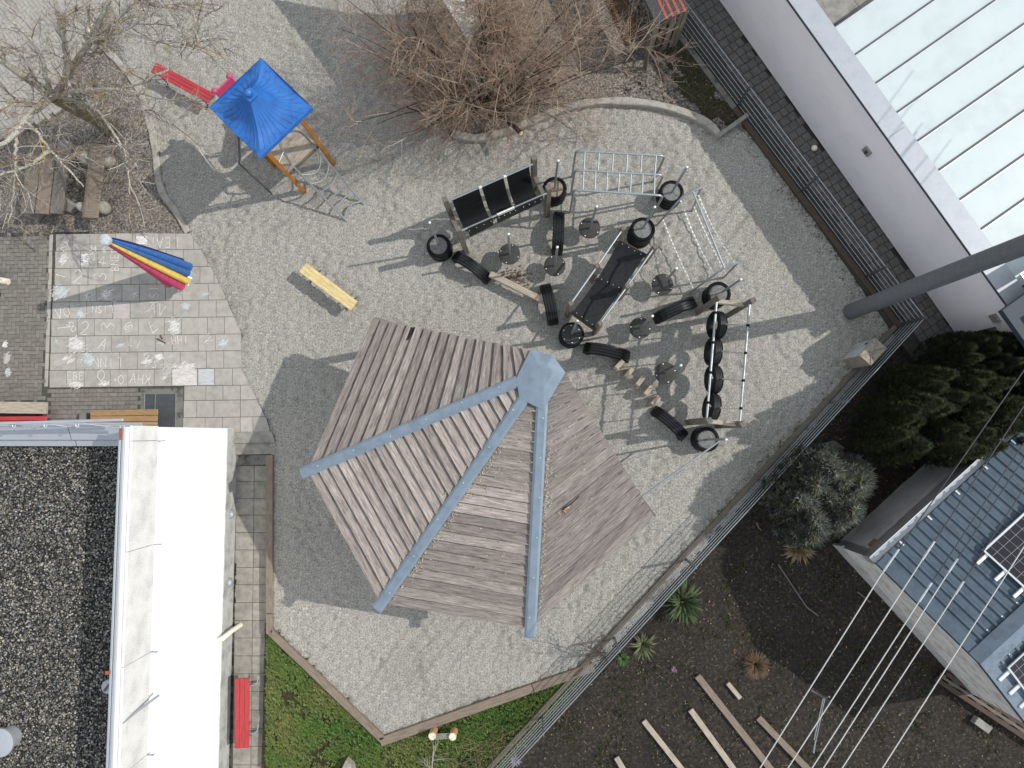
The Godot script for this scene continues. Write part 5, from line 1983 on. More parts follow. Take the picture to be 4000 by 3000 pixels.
func tyre_course() -> void:
	tyre_stack(1712, 957, 1678, 869, "fill_grey", 3, "tyre stack with grey filling at the outer end of the black belt seat")
	tyre_stack(2166, 735, 2180, 627, "fill_sand", 3, "tyre stack with sandy filling between belt seat and monkey bars")
	tyre_stack(2625, 749, 2684, 652, "fill_grey", 3, "tyre stack beside the monkey bars' far legs and the chain bridge")
	tyre_stack(2511, 892, 2558, 808, "fill_grey", 4, "tall tyre stack at the upper end of the belt bridge")
	tyre_stack(2810, 1146, 2895, 1091, "fill_grey", 3, "tyre stack between chain bridge and tyre swing frame")
	tyre_stack(2233, 1305, 2255, 1253, "disc", 2, "low tyre stack with black bolted lid at the belt bridge's lower end", 1.95)
	tyre_stack(2765, 1717, 2837, 1717, "fill_grey", 3, "tyre stack at the end of the hanging tyres, thin rail attached")
	step_disc(1990, 992, 1986, 914, "black stepping disc nearest the belt seat and the timber balance beam")
	step_disc(2167, 1037, 2177, 965, "black stepping disc below the upright tyre and above the reddish leaves")
	step_disc(2303, 890, 2331, 806, "black stepping disc in front of the monkey bars")
	step_disc(2588, 1111, 2643, 1048, "black stepping disc between belt bridge and chain bridge")
	step_disc(2501, 1281, 2549, 1234, "black stepping disc below the slanting sunken tyre near the belt bridge")
	step_disc(2600, 1457, 2660, 1427, "black stepping disc between wooden step blocks and hanging tyres")
	half_tyre(2183, 842, 2176, 988, 0.27, "sunken tyre standing straight below the sandy tyre stack")
	half_tyre(1782, 1006, 1905, 1092, 0.27, "sunken tyre between grey tyre stack and balance beam")
	half_tyre(2130, 1122, 2160, 1260, 0.27, "sunken tyre where the balance beam ends")
	half_tyre(2562, 1246, 2704, 1184, 0.28, "sunken slanting tyre with coarse tread before the swing frame")
	half_tyre(2290, 1362, 2448, 1396, 0.28, "sunken tyre beside the low lidded tyre stack and first step block")
	half_tyre(2558, 1606, 2665, 1704, 0.26, "sunken tyre between last step block and swing frame")
	# balance beam
	var bb := thing("balance_beam", "low pale timber balance beam between two sunken tyres", "beam", at(2020, 1124, 0))
	timber("log", at(1914, 1071, 0.3), at(2133, 1180, 0.3), 0.14, 0.14, "wood_pale", bb)
	timber("support", at(1935, 1086, 0.23), at(1935, 1086, -0.2), 0.1, 0.1, "wood_post", bb)
	timber("support", at(2110, 1172, 0.23), at(2110, 1172, -0.2), 0.1, 0.1, "wood_post", bb)
	# step blocks
	var sb := [[2421, 1423, "beside the sunken tyre"], [2459, 1455, "second from that tyre"], [2502, 1488, "in the middle of the row of five"], [2534, 1525, "second to last before the curved tyre"], [2563, 1565, "touching the curved sunken tyre"]]
	for q in sb:
		var c := at(q[0], q[1], 0.42)
		var t := thing("step_block", "small upright timber step block " + q[2], "step block", Vector3(c.x, 0, c.z), "wooden step blocks in a row")
		var ax := Vector3(0.66, 0, -0.75).rotated(Vector3.UP, R(-0.1, 0.1))
		var m := MB.new()
		m.off = Vector2(R(0, 3), R(0, 1))
		m.box(Transform3D(Basis(ax, Vector3.UP, ax.cross(Vector3.UP)), Vector3(c.x, 0.13, c.z)), Vector3(0.24, 0.58, 0.105), 0.006)
		part("block", m, M.wood_pale, t)
	belt_seat()
	belt_bridge()
	monkey_bars()
	chain_bridge()
	tyre_swing()
	var gp := thing("low_rail", "thin galvanised rail running from the last tyre stack under the shelter", "rail", at(2600, 1870, 0))
	cyl("rail", [at(2812, 1722, 1.55), at(2530, 1925, 1.5), at(2400, 2020, 1.5)], 0.021, "steel", gp)
	cyl("post", [at(2400, 2020, 1.5), Vector3(at(2400, 2020, 1.5).x, -0.1, at(2400, 2020, 1.5).z)], 0.021, "steel", gp)

func belt_seat() -> void:
	var t := thing("rubber_hammock", "hammock of three black rubber belts between four timber posts", "hammock seat", at(1945, 815, 0))
	var h := 1.95
	var pa := lean_post(1738, 778, h, 0.115, "wood_post", t)
	var pb := lean_post(1789, 893, h, 0.115, "wood_post", t)
	var pc := lean_post(2086, 615, h, 0.115, "wood_post", t)
	var pd := lean_post(2142, 731, h, 0.115, "wood_post", t)
	var r0 := at(1748, 787, 1.82)
	var r1 := at(2081, 641, 1.82)
	var s0 := at(1803, 901, 1.82)
	var s1 := at(2135, 755, 1.82)
	cyl("rail", [r0, r1], 0.024, "steel", t)
	cyl("rail", [s0, s1], 0.024, "steel", t)
	timber("crossbeam", pa + Vector3.DOWN * 1.05, pb + Vector3.DOWN * 1.05, 0.1, 0.12, "wood_post", t)
	timber("crossbeam", pc + Vector3.DOWN * 1.05, pd + Vector3.DOWN * 1.05, 0.1, 0.12, "wood_post", t)
	var spans := [[0.05, 0.365], [0.40, 0.655], [0.69, 0.955]]
	for q in spans:
		var m := MB.new()
		var prev0 := Vector3.ZERO
		var prev1 := Vector3.ZERO
		var pn := Vector3.ZERO
		var N := 18
		for i in N + 1:
			var u := float(i) / N
			var sag := 0.92 * (1.0 - pow(absf(2 * u - 1), 2.6)) - 0.03
			var g0 := r0.lerp(s0, u).lerp(r1.lerp(s1, u), q[0]) + Vector3.DOWN * sag
			var g1 := r0.lerp(s0, u).lerp(r1.lerp(s1, u), q[1]) + Vector3.DOWN * sag
			if i > 0:
				m.prism([prev0, prev1, g1, g0], 0.012)
			prev0 = g0
			prev1 = g1
		var belt := part("belt", m, M.belt, t)
		for k in 4:
			for side in 2:
				var b := MB.new()
				var e: Vector3 = (r0 if side == 0 else s0).lerp(r1 if side == 0 else s1, lerpf(q[0] + 0.03, q[1] - 0.03, k / 3.0))
				var ou := (s0 - r0).normalized() * (-1.0 if side == 0 else 1.0)
				b.ball(e + Vector3.DOWN * 0.12 + ou * 0.035, Vector3.ONE * 0.01, 5, 8)
				part("bolt", b, M.bolt, belt)
	# strengthening patches hanging on the outer side
	for q in [[0.07, 0.36, 0.34], [0.41, 0.95, 0.24]]:
		var m2 := MB.new()
		var o := (s0 - r0).normalized()
		var a := s0.lerp(s1, q[0]) + o * 0.028
		var b2 := s0.lerp(s1, q[1]) + o * 0.028
		m2.prism([a + Vector3.UP * 0.03, b2 + Vector3.UP * 0.03, b2 + Vector3.DOWN * (q[2] + 0.35) - o * 0.06, a + Vector3.DOWN * (q[2] + 0.45) - o * 0.06], 0.01, -o)
		part("patch", m2, M.belt_worn, t)
	for q in [[r0, r1, 0.37, 0.40], [r0, r1, 0.66, 0.69], [s0, s1, 0.42, 0.62]]:
		var a3: Vector3 = (q[0] as Vector3).lerp(q[1], q[2])
		var b3: Vector3 = (q[0] as Vector3).lerp(q[1], q[3])
		cyl("tape", [a3, a3.lerp(b3, 0.3), a3.lerp(b3, 0.6), b3], 0.033, "tape", t)

func belt_bridge() -> void:
	var t := thing("belt_bridge", "sloping bridge of two black rubber belts with pipe handrails", "bridge", at(2390, 1110, 0))
	var l := []
	var r := []
	for q in [[2435, 890, 1.45], [2334, 1036, 1.5], [2230, 1184, 1.55]]:
		l.append(lean_post(q[0], q[1], q[2], 0.1, "wood_post", t))
	for q in [[2560, 962, 1.5], [2452, 1116, 1.5], [2345, 1262, 1.55]]:
		r.append(lean_post(q[0], q[1], q[2], 0.1, "wood_post", t))
	for s in 2:
		var w: Array = l if s == 0 else r
		for k in 2:
			var a: Vector3 = w[k]
			var b: Vector3 = w[k + 1]
			cyl("handrail", [a.lerp(b, 0.03) + Vector3.DOWN * 0.08, a.lerp(b, 0.97) + Vector3.DOWN * 0.08], 0.023, "steel", t)
	var ys := [0.95, 0.92, 0.95]
	var L := [at(2421, 938, 0.95), at(2334, 1090, 0.92), at(2236, 1219, 0.95)]
	var Q := [at(2522, 994, 0.95), at(2427, 1134, 0.92), at(2322, 1281, 0.95)]
	for k in 3:
		var la: Vector3 = l[k]
		var ra: Vector3 = r[k]
		timber("crossbeam", (L[k] as Vector3).lerp(Q[k], -0.12) + Vector3.DOWN * 0.1, (Q[k] as Vector3).lerp(L[k], -0.12) + Vector3.DOWN * 0.1, 0.08, 0.1, "wood_dark", t)
	for k in 2:
		var m := MB.new()
		var N := 12
		var p0: Vector3
		var p1: Vector3
		for i in N + 1:
			var u := float(i) / N
			var sag := 0.12 * (1.0 - pow(2 * u - 1, 2))
			var g0: Vector3 = (L[k] as Vector3).lerp(L[k + 1], u) + Vector3.DOWN * sag
			var g1: Vector3 = (Q[k] as Vector3).lerp(Q[k + 1], u) + Vector3.DOWN * sag
			if i > 0:
				m.prism([p0, p1, g1, g0], 0.014)
			p0 = g0
			p1 = g1
		var be := part("belt", m, M.belt_worn, t)
		for i in 4:
			var ends := [0.04, 0.96] if k == 0 else [0.96]
			for e in ends:
				var b2 := MB.new()
				var u2 := (i + 0.6) / 4.2
				var p: Vector3 = (L[k] as Vector3).lerp(L[k + 1], e).lerp((Q[k] as Vector3).lerp(Q[k + 1], e), u2) + Vector3.DOWN * 0.02
				b2.ball(p, Vector3(0.012, 0.01, 0.012), 5, 8)
				part("bolt", b2, M.bolt, be)

func monkey_bars() -> void:
	var t := thing("monkey_bars", "galvanised monkey bars of three parallel hoops and welded rungs", "monkey bars", at(2420, 770, 0))
	var h := 1.58
	var hoops := [[2250, 589, 2598, 609], [2246, 664, 2592, 684], [2242, 741, 2590, 764]]
	var ends := []
	for q in hoops:
		var a := at(q[0], q[1], h)
		var b := at(q[2], q[3], h)
		ends.append([a, b])
		var d := (b - a).normalized()
		var pts := [Vector3(a.x, -0.2, a.z), a + Vector3.DOWN * 0.12]
		for i in 4:
			var an := PI / 2 * (i + 1) / 5.0
			pts.append(a + Vector3.DOWN * 0.12 * (1 - sin(an)) + d * 0.12 * (1 - cos(an)))
		pts.append(a + d * 0.14)
		pts.append(b - d * 0.14)
		for i in 4:
			var an2 := PI / 2 * (i + 1) / 5.0
			pts.append(b - d * 0.12 * (1 - sin(an2)) + Vector3.DOWN * 0.12 * (1 - cos(an2)))
		pts.append(b + Vector3.DOWN * 0.14)
		pts.append(Vector3(b.x, -0.2, b.z))
		cyl("hoop", pts, 0.026, "steel", t, 12)
	for k in 2:
		var n := 6 if k == 0 else 7
		for i in n:
			var u := lerpf(0.1, 0.9, float(i) / (n - 1))
			cyl("rung", [(ends[k][0] as Vector3).lerp(ends[k][1], u), (ends[k + 1][0] as Vector3).lerp(ends[k + 1][1], u)], 0.018, "steel", t)

func chain(pts: Array, t: Node3D) -> void:
	var m := MB.new()
	var a: Vector3 = pts[0]
	var b: Vector3 = pts[1]
	var n := int(a.distance_to(b) / 0.05)
	for i in n:
		var u0 := float(i) / n
		var u1 := float(i + 1) / n
		var p: Vector3 = a.lerp(b, u0) + Vector3.DOWN * pts[2] * sin(u0 * PI)
		var q: Vector3 = a.lerp(b, u1) + Vector3.DOWN * pts[2] * sin(u1 * PI)
		if i % 2 == 0:
			m.beam(p, q, 0.034, 0.012, 0.002)
		else:
			m.beam(p, q, 0.012, 0.034, 0.002)
	part("chain", m, M.chain, t).set_meta("kind", "stuff")

func chain_bridge() -> void:
	var t := thing("chain_bridge", "chain walking bridge hung between two galvanised pipe frames", "bridge", at(2720, 980, 0))
	var h := 1.5
	var fr := [[2672, 764, 2735, 735, 2560, 886, 2702, 827], [2818, 1054, 2879, 1028, 2686, 1150, 2824, 1087]]
	var cr := []
	for q in fr:
		var a := at(q[0], q[1], h)
		var b := at(q[2], q[3], h)
		var fa := at(q[4], q[5], -0.1)
		var fb := at(q[6], q[7], -0.1)
		var e := (b - a).normalized()
		cyl("frame_pipe", [fa, a - e * 0.02, b + e * 0.03], 0.024, "steel", t)
		cyl("frame_leg", [b + e * 0.02, fb], 0.024, "steel", t)
		cr.append([a, b, fa, fb])
	cyl("ridge_pipe", [(cr[0][0] as Vector3).lerp(cr[0][1], 0.55), (cr[1][0] as Vector3).lerp(cr[1][1], 0.2)], 0.024, "steel", t)
	chain([(cr[0][2] as Vector3).lerp(cr[0][0], 0.88), (cr[1][2] as Vector3).lerp(cr[1][0], 0.8), 0.14], t)
	chain([(cr[0][3] as Vector3).lerp(cr[0][1], 0.75), (cr[1][3] as Vector3).lerp(cr[1][1], 0.9), 0.14], t)
	chain([(cr[0][2] as Vector3).lerp(cr[0][0], 0.27), (cr[1][2] as Vector3).lerp(cr[1][0], 0.2), 0.06], t)
	chain([(cr[0][3] as Vector3).lerp(cr[0][1], 0.25), (cr[1][3] as Vector3).lerp(cr[1][1], 0.25), 0.06], t)

func tyre_swing() -> void:
	var t := thing("tyre_swing", "timber and pipe frame that carries the four hanging tyres", "frame", at(2800, 1430, 0))
	var h := 2.0
	var p1 := lean_post(2814, 1157, h, 0.115, "wood_post", t)
	var p2 := lean_post(2943, 1172, h, 0.115, "wood_post", t)
	var p3 := lean_post(2772, 1643, h, 0.115, "wood_post", t)
	var p4 := lean_post(2903, 1657, h, 0.115, "wood_post", t)
	timber("crossbeam", p1 + Vector3.DOWN * 0.55, p2 + Vector3.DOWN * 0.55, 0.09, 0.12, "wood_pale", t)
	timber("crossbeam", p3 + Vector3.DOWN * 0.4, p4 + Vector3.DOWN * 0.4, 0.09, 0.12, "wood_pale", t)
	var a0 := at(2799, 1181, 1.9)
	var a1 := at(2760, 1640, 1.9)
	var b0 := at(2928, 1190, 1.9)
	var b1 := at(2890, 1648, 1.9)
	cyl("rail", [a0, a1], 0.026, "steel", t, 12)
	cyl("rail", [b0, b1], 0.026, "steel", t, 12)
	var spots := [[2800, 1271, "first hanging tyre beside the rough-sawn crossbeam"], [2786, 1375, "second hanging tyre from the rough-sawn crossbeam"], [2788, 1482, "third hanging tyre from the rough-sawn crossbeam"], [2780, 1592, "last hanging tyre beside the grey tyre stack"]]
	for i in 4:
		var q: Array = spots[i]
		var c := at(q[0], q[1], 0.72)
		var s := thing("hanging_tyre", "black " + q[2], "tyre", c, "tyres hung between two rails")
		var d := (a1 - a0).normalized()
		d = d.rotated(Vector3.UP, R(-0.05, 0.12))
		var ax := d.cross(Vector3.UP).normalized()
		ax = (ax + Vector3.UP * R(0.12, 0.26) * -signf(ax.x)).normalized()
		var u := ax.cross(d).normalized()
		var m := MB.new()
		m.lathe(Transform3D(Basis(d, ax, d.cross(ax)), c), tyre_profile(0.315, 0.24), 40)
		part("casing", m, M.rubber, s)
		var gv := MB.new()
		for k in 4:
			var rr := 0.3185
			gv.lathe(Transform3D(Basis(d, ax, d.cross(ax)), c + ax * (k - 1.5) * 0.034), [Vector2(rr - 0.01, -0.011), Vector2(rr + 0.004, -0.01), Vector2(rr + 0.004, 0.01), Vector2(rr - 0.01, 0.011)], 40)
		part("tread", gv, M.tread, s)
		var f := (i + 0.22) / 4.0
		for sd in 2:
			var top: Vector3 = a0.lerp(a1, 0.09 + i * 0.255) if sd == 0 else b0.lerp(b1, 0.18 + i * 0.235)
			var e: Vector3 = c + Vector3.UP * 0.22 + ax * (0.08 * (1.0 if ax.dot(top - c) > 0 else -1.0))
			chain([top + Vector3.DOWN * 0.03, e, 0.0], s)
			var cl := MB.new()
			cl.beam(top + d * 0.03, top - d * 0.03, 0.06, 0.07, 0.012)
			part("clamp", cl, M.rubber, s)

# ---------------------------------------------------------------- benches, parasol, huts
func slat_bench(called: String, label: String, cat: String, c: Array, h: float, n: int, m: String, ground_y: float) -> Node3D:
	# c: four seat corners (stations), long edges first: a-b is one long edge, d-c the other
	var a := at(c[0], c[1], h)
	var b := at(c[2], c[3], h)
	var d := at(c[4], c[5], h)
	var e := at(c[6], c[7], h)
	var mid := (a + b + d + e) / 4.0
	var t := thing(called, label, cat, Vector3(mid.x, ground_y, mid.z))
	for i in n:
		var u := (i + 0.5) / n
		var w := a.distance_to(d) / n - 0.004
		timber("slat", a.lerp(d, u) + Vector3.DOWN * 0.02, b.lerp(e, u) + Vector3.DOWN * 0.02, w, 0.04, m, t)
	for f in [0.14, 0.86]:
		var p0 := a.lerp(b, f).lerp(d.lerp(e, f), 0.12) + Vector3.DOWN * 0.045
		var p1 := a.lerp(b, f).lerp(d.lerp(e, f), 0.88) + Vector3.DOWN * 0.045
		var o := (p1 - p0).normalized() * 0.1
		cyl("leg", [Vector3(p0.x, ground_y, p0.z) - o, Vector3(p0.x, ground_y + 0.05, p0.z), p0, p1, Vector3(p1.x, ground_y + 0.05, p1.z), Vector3(p1.x, ground_y, p1.z) + o], 0.02, "steel_dark", t)
	return t

func benches() -> void:
	slat_bench("slat_bench", "cream yellow slatted bench standing alone on the gravel", "bench", [1197, 1026, 1396, 1177, 1167, 1061, 1369, 1213], 0.45, 3, "yellow_paint", 0.0)
	slat_bench("slat_bench", "red slatted bench under the twigs beside the blue-roofed tower", "bench", [609, 242, 834, 363, 587, 280, 811, 401], 0.45, 3, "red_paint", 0.0)
	var rb := slat_bench("slat_bench", "red slatted bench on the alley slabs against the white wall", "bench", [973, 2649, 972, 2922, 916, 2651, 915, 2925], 0.28, 3, "red_paint", ALLEY)
	for y in [2680, 2868]:
		var p := at(975, y, 0.2)
		cyl("arm_hoop", [p + Vector3(-0.05, 0, 0), p + Vector3(0.1, -0.02, -0.02), p + Vector3(0.16, -0.04, -0.06), p + Vector3(0.17, -0.06, -0.2)], 0.016, "steel", rb)
	slat_bench("slat_bench", "red slatted bench mostly hidden under the hall's roof railing", "bench", [-300, 1630, 181, 1624, -300, 1680, 181, 1680], 0.45, 3, "red_paint", 0.05)
	slat_bench("slat_bench", "brown varnished bench beside the drain grating", "bench", [352, 1602, 616, 1597, 352, 1672, 612, 1672], 0.47, 3, "wood_brown", 0.05)
	var wb := thing("plank_bench", "thick bleached plank seat in front of the hidden red bench", "bench", at(80, 1592, 0.05))
	timber("seat", at(-300, 1588, 0.42), at(184, 1594, 0.42), 0.27, 0.08, "wood_pale", wb)
	timber("support", at(150, 1593, 0.38), at(150, 1593, 0.0), 0.22, 0.2, "concrete_dark", wb)
	timber("support", at(-200, 1590, 0.38), at(-200, 1590, 0.0), 0.22, 0.2, "concrete_dark", wb)
	var kb := thing("stone_block", "small grey stone block between brick courses and brown bench", "block", at(334, 1628, 0.05))
	var km := MB.new()
	km.box(Transform3D(Basis(), at(334, 1634, 0.12)), Vector3(0.2, 0.22, 0.26), 0.02)
	part("stone", km, M.concrete_dark, kb)
	# timber table and bench under the bare tree
	var tt := thing("timber_table", "low weathered timber table on stone feet under the bare tree", "table", at(200, 720, 0))
	for i in 3:
		var x := 84 + i * 57
		timber("board", at(lerpf(x, x + 26, 0.2) + 52, 560, 0.5), at(x + 24, 836, 0.5), 0.32, 0.06, ["wood_post", "wood_edging", "wood_post"][i], tt)
	for q in [[130, 830], [262, 800], [270, 580], [170, 580]]:
		var m := MB.new()
		m.box(Transform3D(Basis(Vector3.UP, R(0, 1)), at(q[0], q[1], 0.18)), Vector3(0.26, 0.5, 0.26), 0.04)
		part("foot", m, M.concrete, tt)
	var tb := thing("log_bench", "long halved-log bench on pale stones beside the timber table", "bench", at(365, 700, 0))
	var lm := MB.new()
	var la := at(382, 560, 0.5)
	var lb := at(348, 855, 0.5)
	var dd := (lb - la).normalized()
	var sd := dd.cross(Vector3.UP)
	var pr := [[-0.22, 0.0], [-0.2, 0.03], [0.1, 0.03], [0.19, -0.02], [0.22, -0.09]]
	for i in pr.size() - 1:
		lm.quad(lb + sd * pr[i][0] + Vector3.UP * pr[i][1], lb + sd * pr[i + 1][0] + Vector3.UP * pr[i + 1][1], la + sd * pr[i + 1][0] + Vector3.UP * pr[i + 1][1], la + sd * pr[i][0] + Vector3.UP * pr[i][1])
	var cap := []
	var cap2 := []
	for q in pr:
		cap.append(lb + sd * q[0] + Vector3.UP * q[1])
		cap2.append(la + sd * q[0] + Vector3.UP * q[1])
	cap.append(lb + sd * -0.1 + Vector3.DOWN * 0.12)
	cap2.append(la + sd * -0.1 + Vector3.DOWN * 0.12)
	lm.prism(cap, 0.02, -dd)
	lm.prism(cap2, 0.02, dd)
	part("seat", lm, M.wood_edging, tb)
	for q in [[408, 812], [330, 812], [420, 625], [340, 620]]:
		var sm := MB.new()
		sm.ball(at(q[0], q[1], 0.15), Vector3(R(0.13, 0.18), 0.26, R(0.12, 0.2)), 7, 10)
		part("stone", sm, M.kerb, tb)
	parasol()
	hut()

func parasol() -> void:
	var hb := 0.55
	var ht := 3.45
	var top := at(412, 937, ht)
	var foot := Vector3(top.x, 0.05, top.z)
	var t := thing("closed_parasol", "tall closed parasol of blue, yellow and pink canvas on the chalked slabs", "parasol", foot)
	cyl("pole", [foot, foot + Vector3.UP * ht], 0.03, "steel", t, 12)
	# folded canvas: lobes round the pole, each colour a part
	var cols := ["para_blue", "para_navy", "para_pink", "para_yellow", "para_blue", "para_teal", "para_pink", "para_pink", "para_yellow", "para_blue"]
	var lobes := 10
	for k in lobes:
		var m := MB.new()
		var a0 := TAU * k / lobes + 0.5
		var N := 14
		var Q := 9
		var grid := []
		for i in N + 1:
			var s := float(i) / N
			var y := lerpf(ht - 0.03, hb + 0.12 * sin(k * 2.3), s)
			var r := 0.06 + 0.33 * pow(s, 0.85)
			var row := []
			for j in Q + 1:
				var u := float(j) / Q
				var an := a0 + (u - 0.5) * TAU / lobes * 1.12
				var bulge := sin(u * PI)
				var rr := r * (0.66 + 0.34 * pow(bulge, 0.7)) * (1.0 + 0.1 * sin(k * 1.7 + s * 3.0))
				row.append(foot + Vector3(cos(an) * rr, y + (0.06 * bulge * s if i == N else 0.0), -sin(an) * rr))
			grid.append(row)
		for i in N:
			for j in Q:
				var p: Vector3 = grid[i][j]
				var q: Vector3 = grid[i + 1][j]
				var w: Vector3 = grid[i + 1][j + 1]
				var v: Vector3 = grid[i][j + 1]
				var n0 := _gn(grid, i, j)
				var n1 := _gn(grid, i + 1, j)
				var n2 := _gn(grid, i + 1, j + 1)
				var n3 := _gn(grid, i, j + 1)
				m.t3(p, q, w, n0, n1, n2, Vector2(), Vector2(), Vector2())
				m.t3(p, w, v, n0, n2, n3, Vector2(), Vector2(), Vector2())
		part("canvas_fold", m, M[cols[k]], t)
	var cp := MB.new()
	cp.lathe(Transform3D(Basis(), foot + Vector3.UP * (ht - 0.06)), [Vector2(0.1, -0.05), Vector2(0.108, 0), Vector2(0.105, 0.05), Vector2(0.09, 0.062), Vector2(0, 0.07)], 28)
	part("top_cap", cp, M.cap_grey, t)
	var bs := MB.new()
	bs.lathe(Transform3D(Basis(), foot), [Vector2(0.16, -0.02), Vector2(0.16, 0.012), Vector2(0.05, 0.03), Vector2(0.045, 0.3), Vector2(0.03, 0.31)], 24)
	part("foot_sleeve", bs, M.alu, t)
	var rg := MB.new()
	var pts := []
	for i in 13:
		var a := TAU * i / 12.0
		pts.append(at(728, 1108, 0.35) + Vector3(0.06 * cos(a), 0.02 * sin(a), 0.07 * sin(a)))
	rg.tube(pts, [0.013], 8)
	part("handle", rg, M.alu, t)

func _gn(grid: Array, i: int, j: int) -> Vector3:
	var I := grid.size() - 1
	var J: int = grid[0].size() - 1
	var du: Vector3 = grid[i][mini(j + 1, J)] - grid[i][maxi(j - 1, 0)]
	var dv: Vector3 = grid[mini(i + 1, I)][j] - grid[maxi(i - 1, 0)][j]
	return dv.cross(du).normalized()

func hut() -> void:
	# small plank hut with a striped felt roof by the fence
	var h := 1.55
	var c0 := at(2563, 92, h)       # lower corner of the roof towards the yard
	var c1 := at(2690, 38, h)
	var e := (c1 - c0).normalized()
	var d := (at(2495, -8, h) - c0).normalized()
	d = (d - e * d.dot(e)).normalized()
	var t := thing("plank_hut", "small plank hut with black and red striped felt roof", "play hut", Vector3(c0.x, 0, c0.z))
	var W := c0.distance_to(c1)
	var rf := MB.new()
	rf.prism([c0, c1, c1 + d * 2.2, c0 + d * 2.2], 0.05)
	var roof := part("roof", rf, M.roof_felt, t)
	for i in 4:
		var m := MB.new()
		var u := 0.3 + i * 0.185
		var p: Vector3 = c0 + e * W * u + Vector3.UP * 0.006 - d * 0.004
		m.prism([p, p + e * 0.062, p + e * 0.062 + d * 2.2, p + d * 2.2], 0.012)
		part("stripe", m, M.roof_red, roof)
	for q in [0.03, 0.97]:
		for v in [0.05, 2.1]:
			var p2: Vector3 = c0 + e * W * q + d * v
			timber("post", Vector3(p2.x, -0.1, p2.z), p2 + Vector3.DOWN * 0.05, 0.1, 0.1, "wood_post", t, e)
	for i in 4:
		var p3: Vector3 = c0 + e * W * (0.1 + 0.26 * i) + d * 0.04
		timber("plank", Vector3(p3.x, 0.0, p3.z), Vector3(p3.x, h - 0.08, p3.z), 0.14, 0.025, ["wood_post", "wood_dark", "wood_post", "wood_edging"][i], t, d)
	var w0 := c0 + d * 0.3 - e * 0.2
	timber("side_board", Vector3(w0.x, 0.75, w0.z), Vector3(w0.x, 0.75, w0.z) + d * 1.9, 0.3, 0.05, "hut_brown", t)
	timber("side_board", Vector3(w0.x, 0.4, w0.z) - e * 0.15, Vector3(w0.x, 0.4, w0.z) - e * 0.15 + d * 1.9, 0.16, 0.05, "hut_brown", t)
	timber("brace", Vector3(c0.x, 0.0, c0.z) - e * 0.12 + -d * 0.25, c0 - e * 0.08 + Vector3.DOWN * 0.35, 0.16, 0.03, "wood_post", t, e)

# ---------------------------------------------------------------- trees
func branch(b: MB, p: Vector3, d: Vector3, l: float, r: float, segs: int, wob: float, up: float, sides: int, tip := 0.35) -> Array:
	var pts := [p]
	var rad := [r]
	var q := p
	var dd := d.normalized()
	for i in segs:
		dd = (dd + Rv(wob) + Vector3.UP * up).normalized()
		q += dd * l / segs
		pts.append(q)
		rad.append(lerpf(r, r * tip, float(i + 1) / segs))
	b.tube(pts, rad, sides, false)
	return pts

func twigs(b: MB, pts: Array, depth: int, l: float, r: float, per: float, cols: Array, spread: float, up: float, wob: float) -> void:
	var n := pts.size()
	var cnt := int(per)
	for i in cnt:
		var f := R(0.15, 1.0) * (n - 1)
		var k := mini(int(f), n - 2)
		var p: Vector3 = (pts[k] as Vector3).lerp(pts[k + 1], f - k)
		var ax := ((pts[k + 1] as Vector3) - (pts[k] as Vector3)).normalized()
		var d := (ax + Rv(1.0).normalized() * spread).normalized()
		var ll := l * R(0.5, 1.2)
		b.tint = (cols[rng.randi_range(0, cols.size() - 1)] as Color) * R(0.8, 1.15)
		var q := branch(b, p, d, ll, r, 4 if depth > 0 else 3, wob, up, 4 if depth > 0 else 3, 0.4)
		if depth > 0:
			twigs(b, q, depth - 1, l * 0.62, r * 0.55, per * 0.8, cols, spread, up, wob)

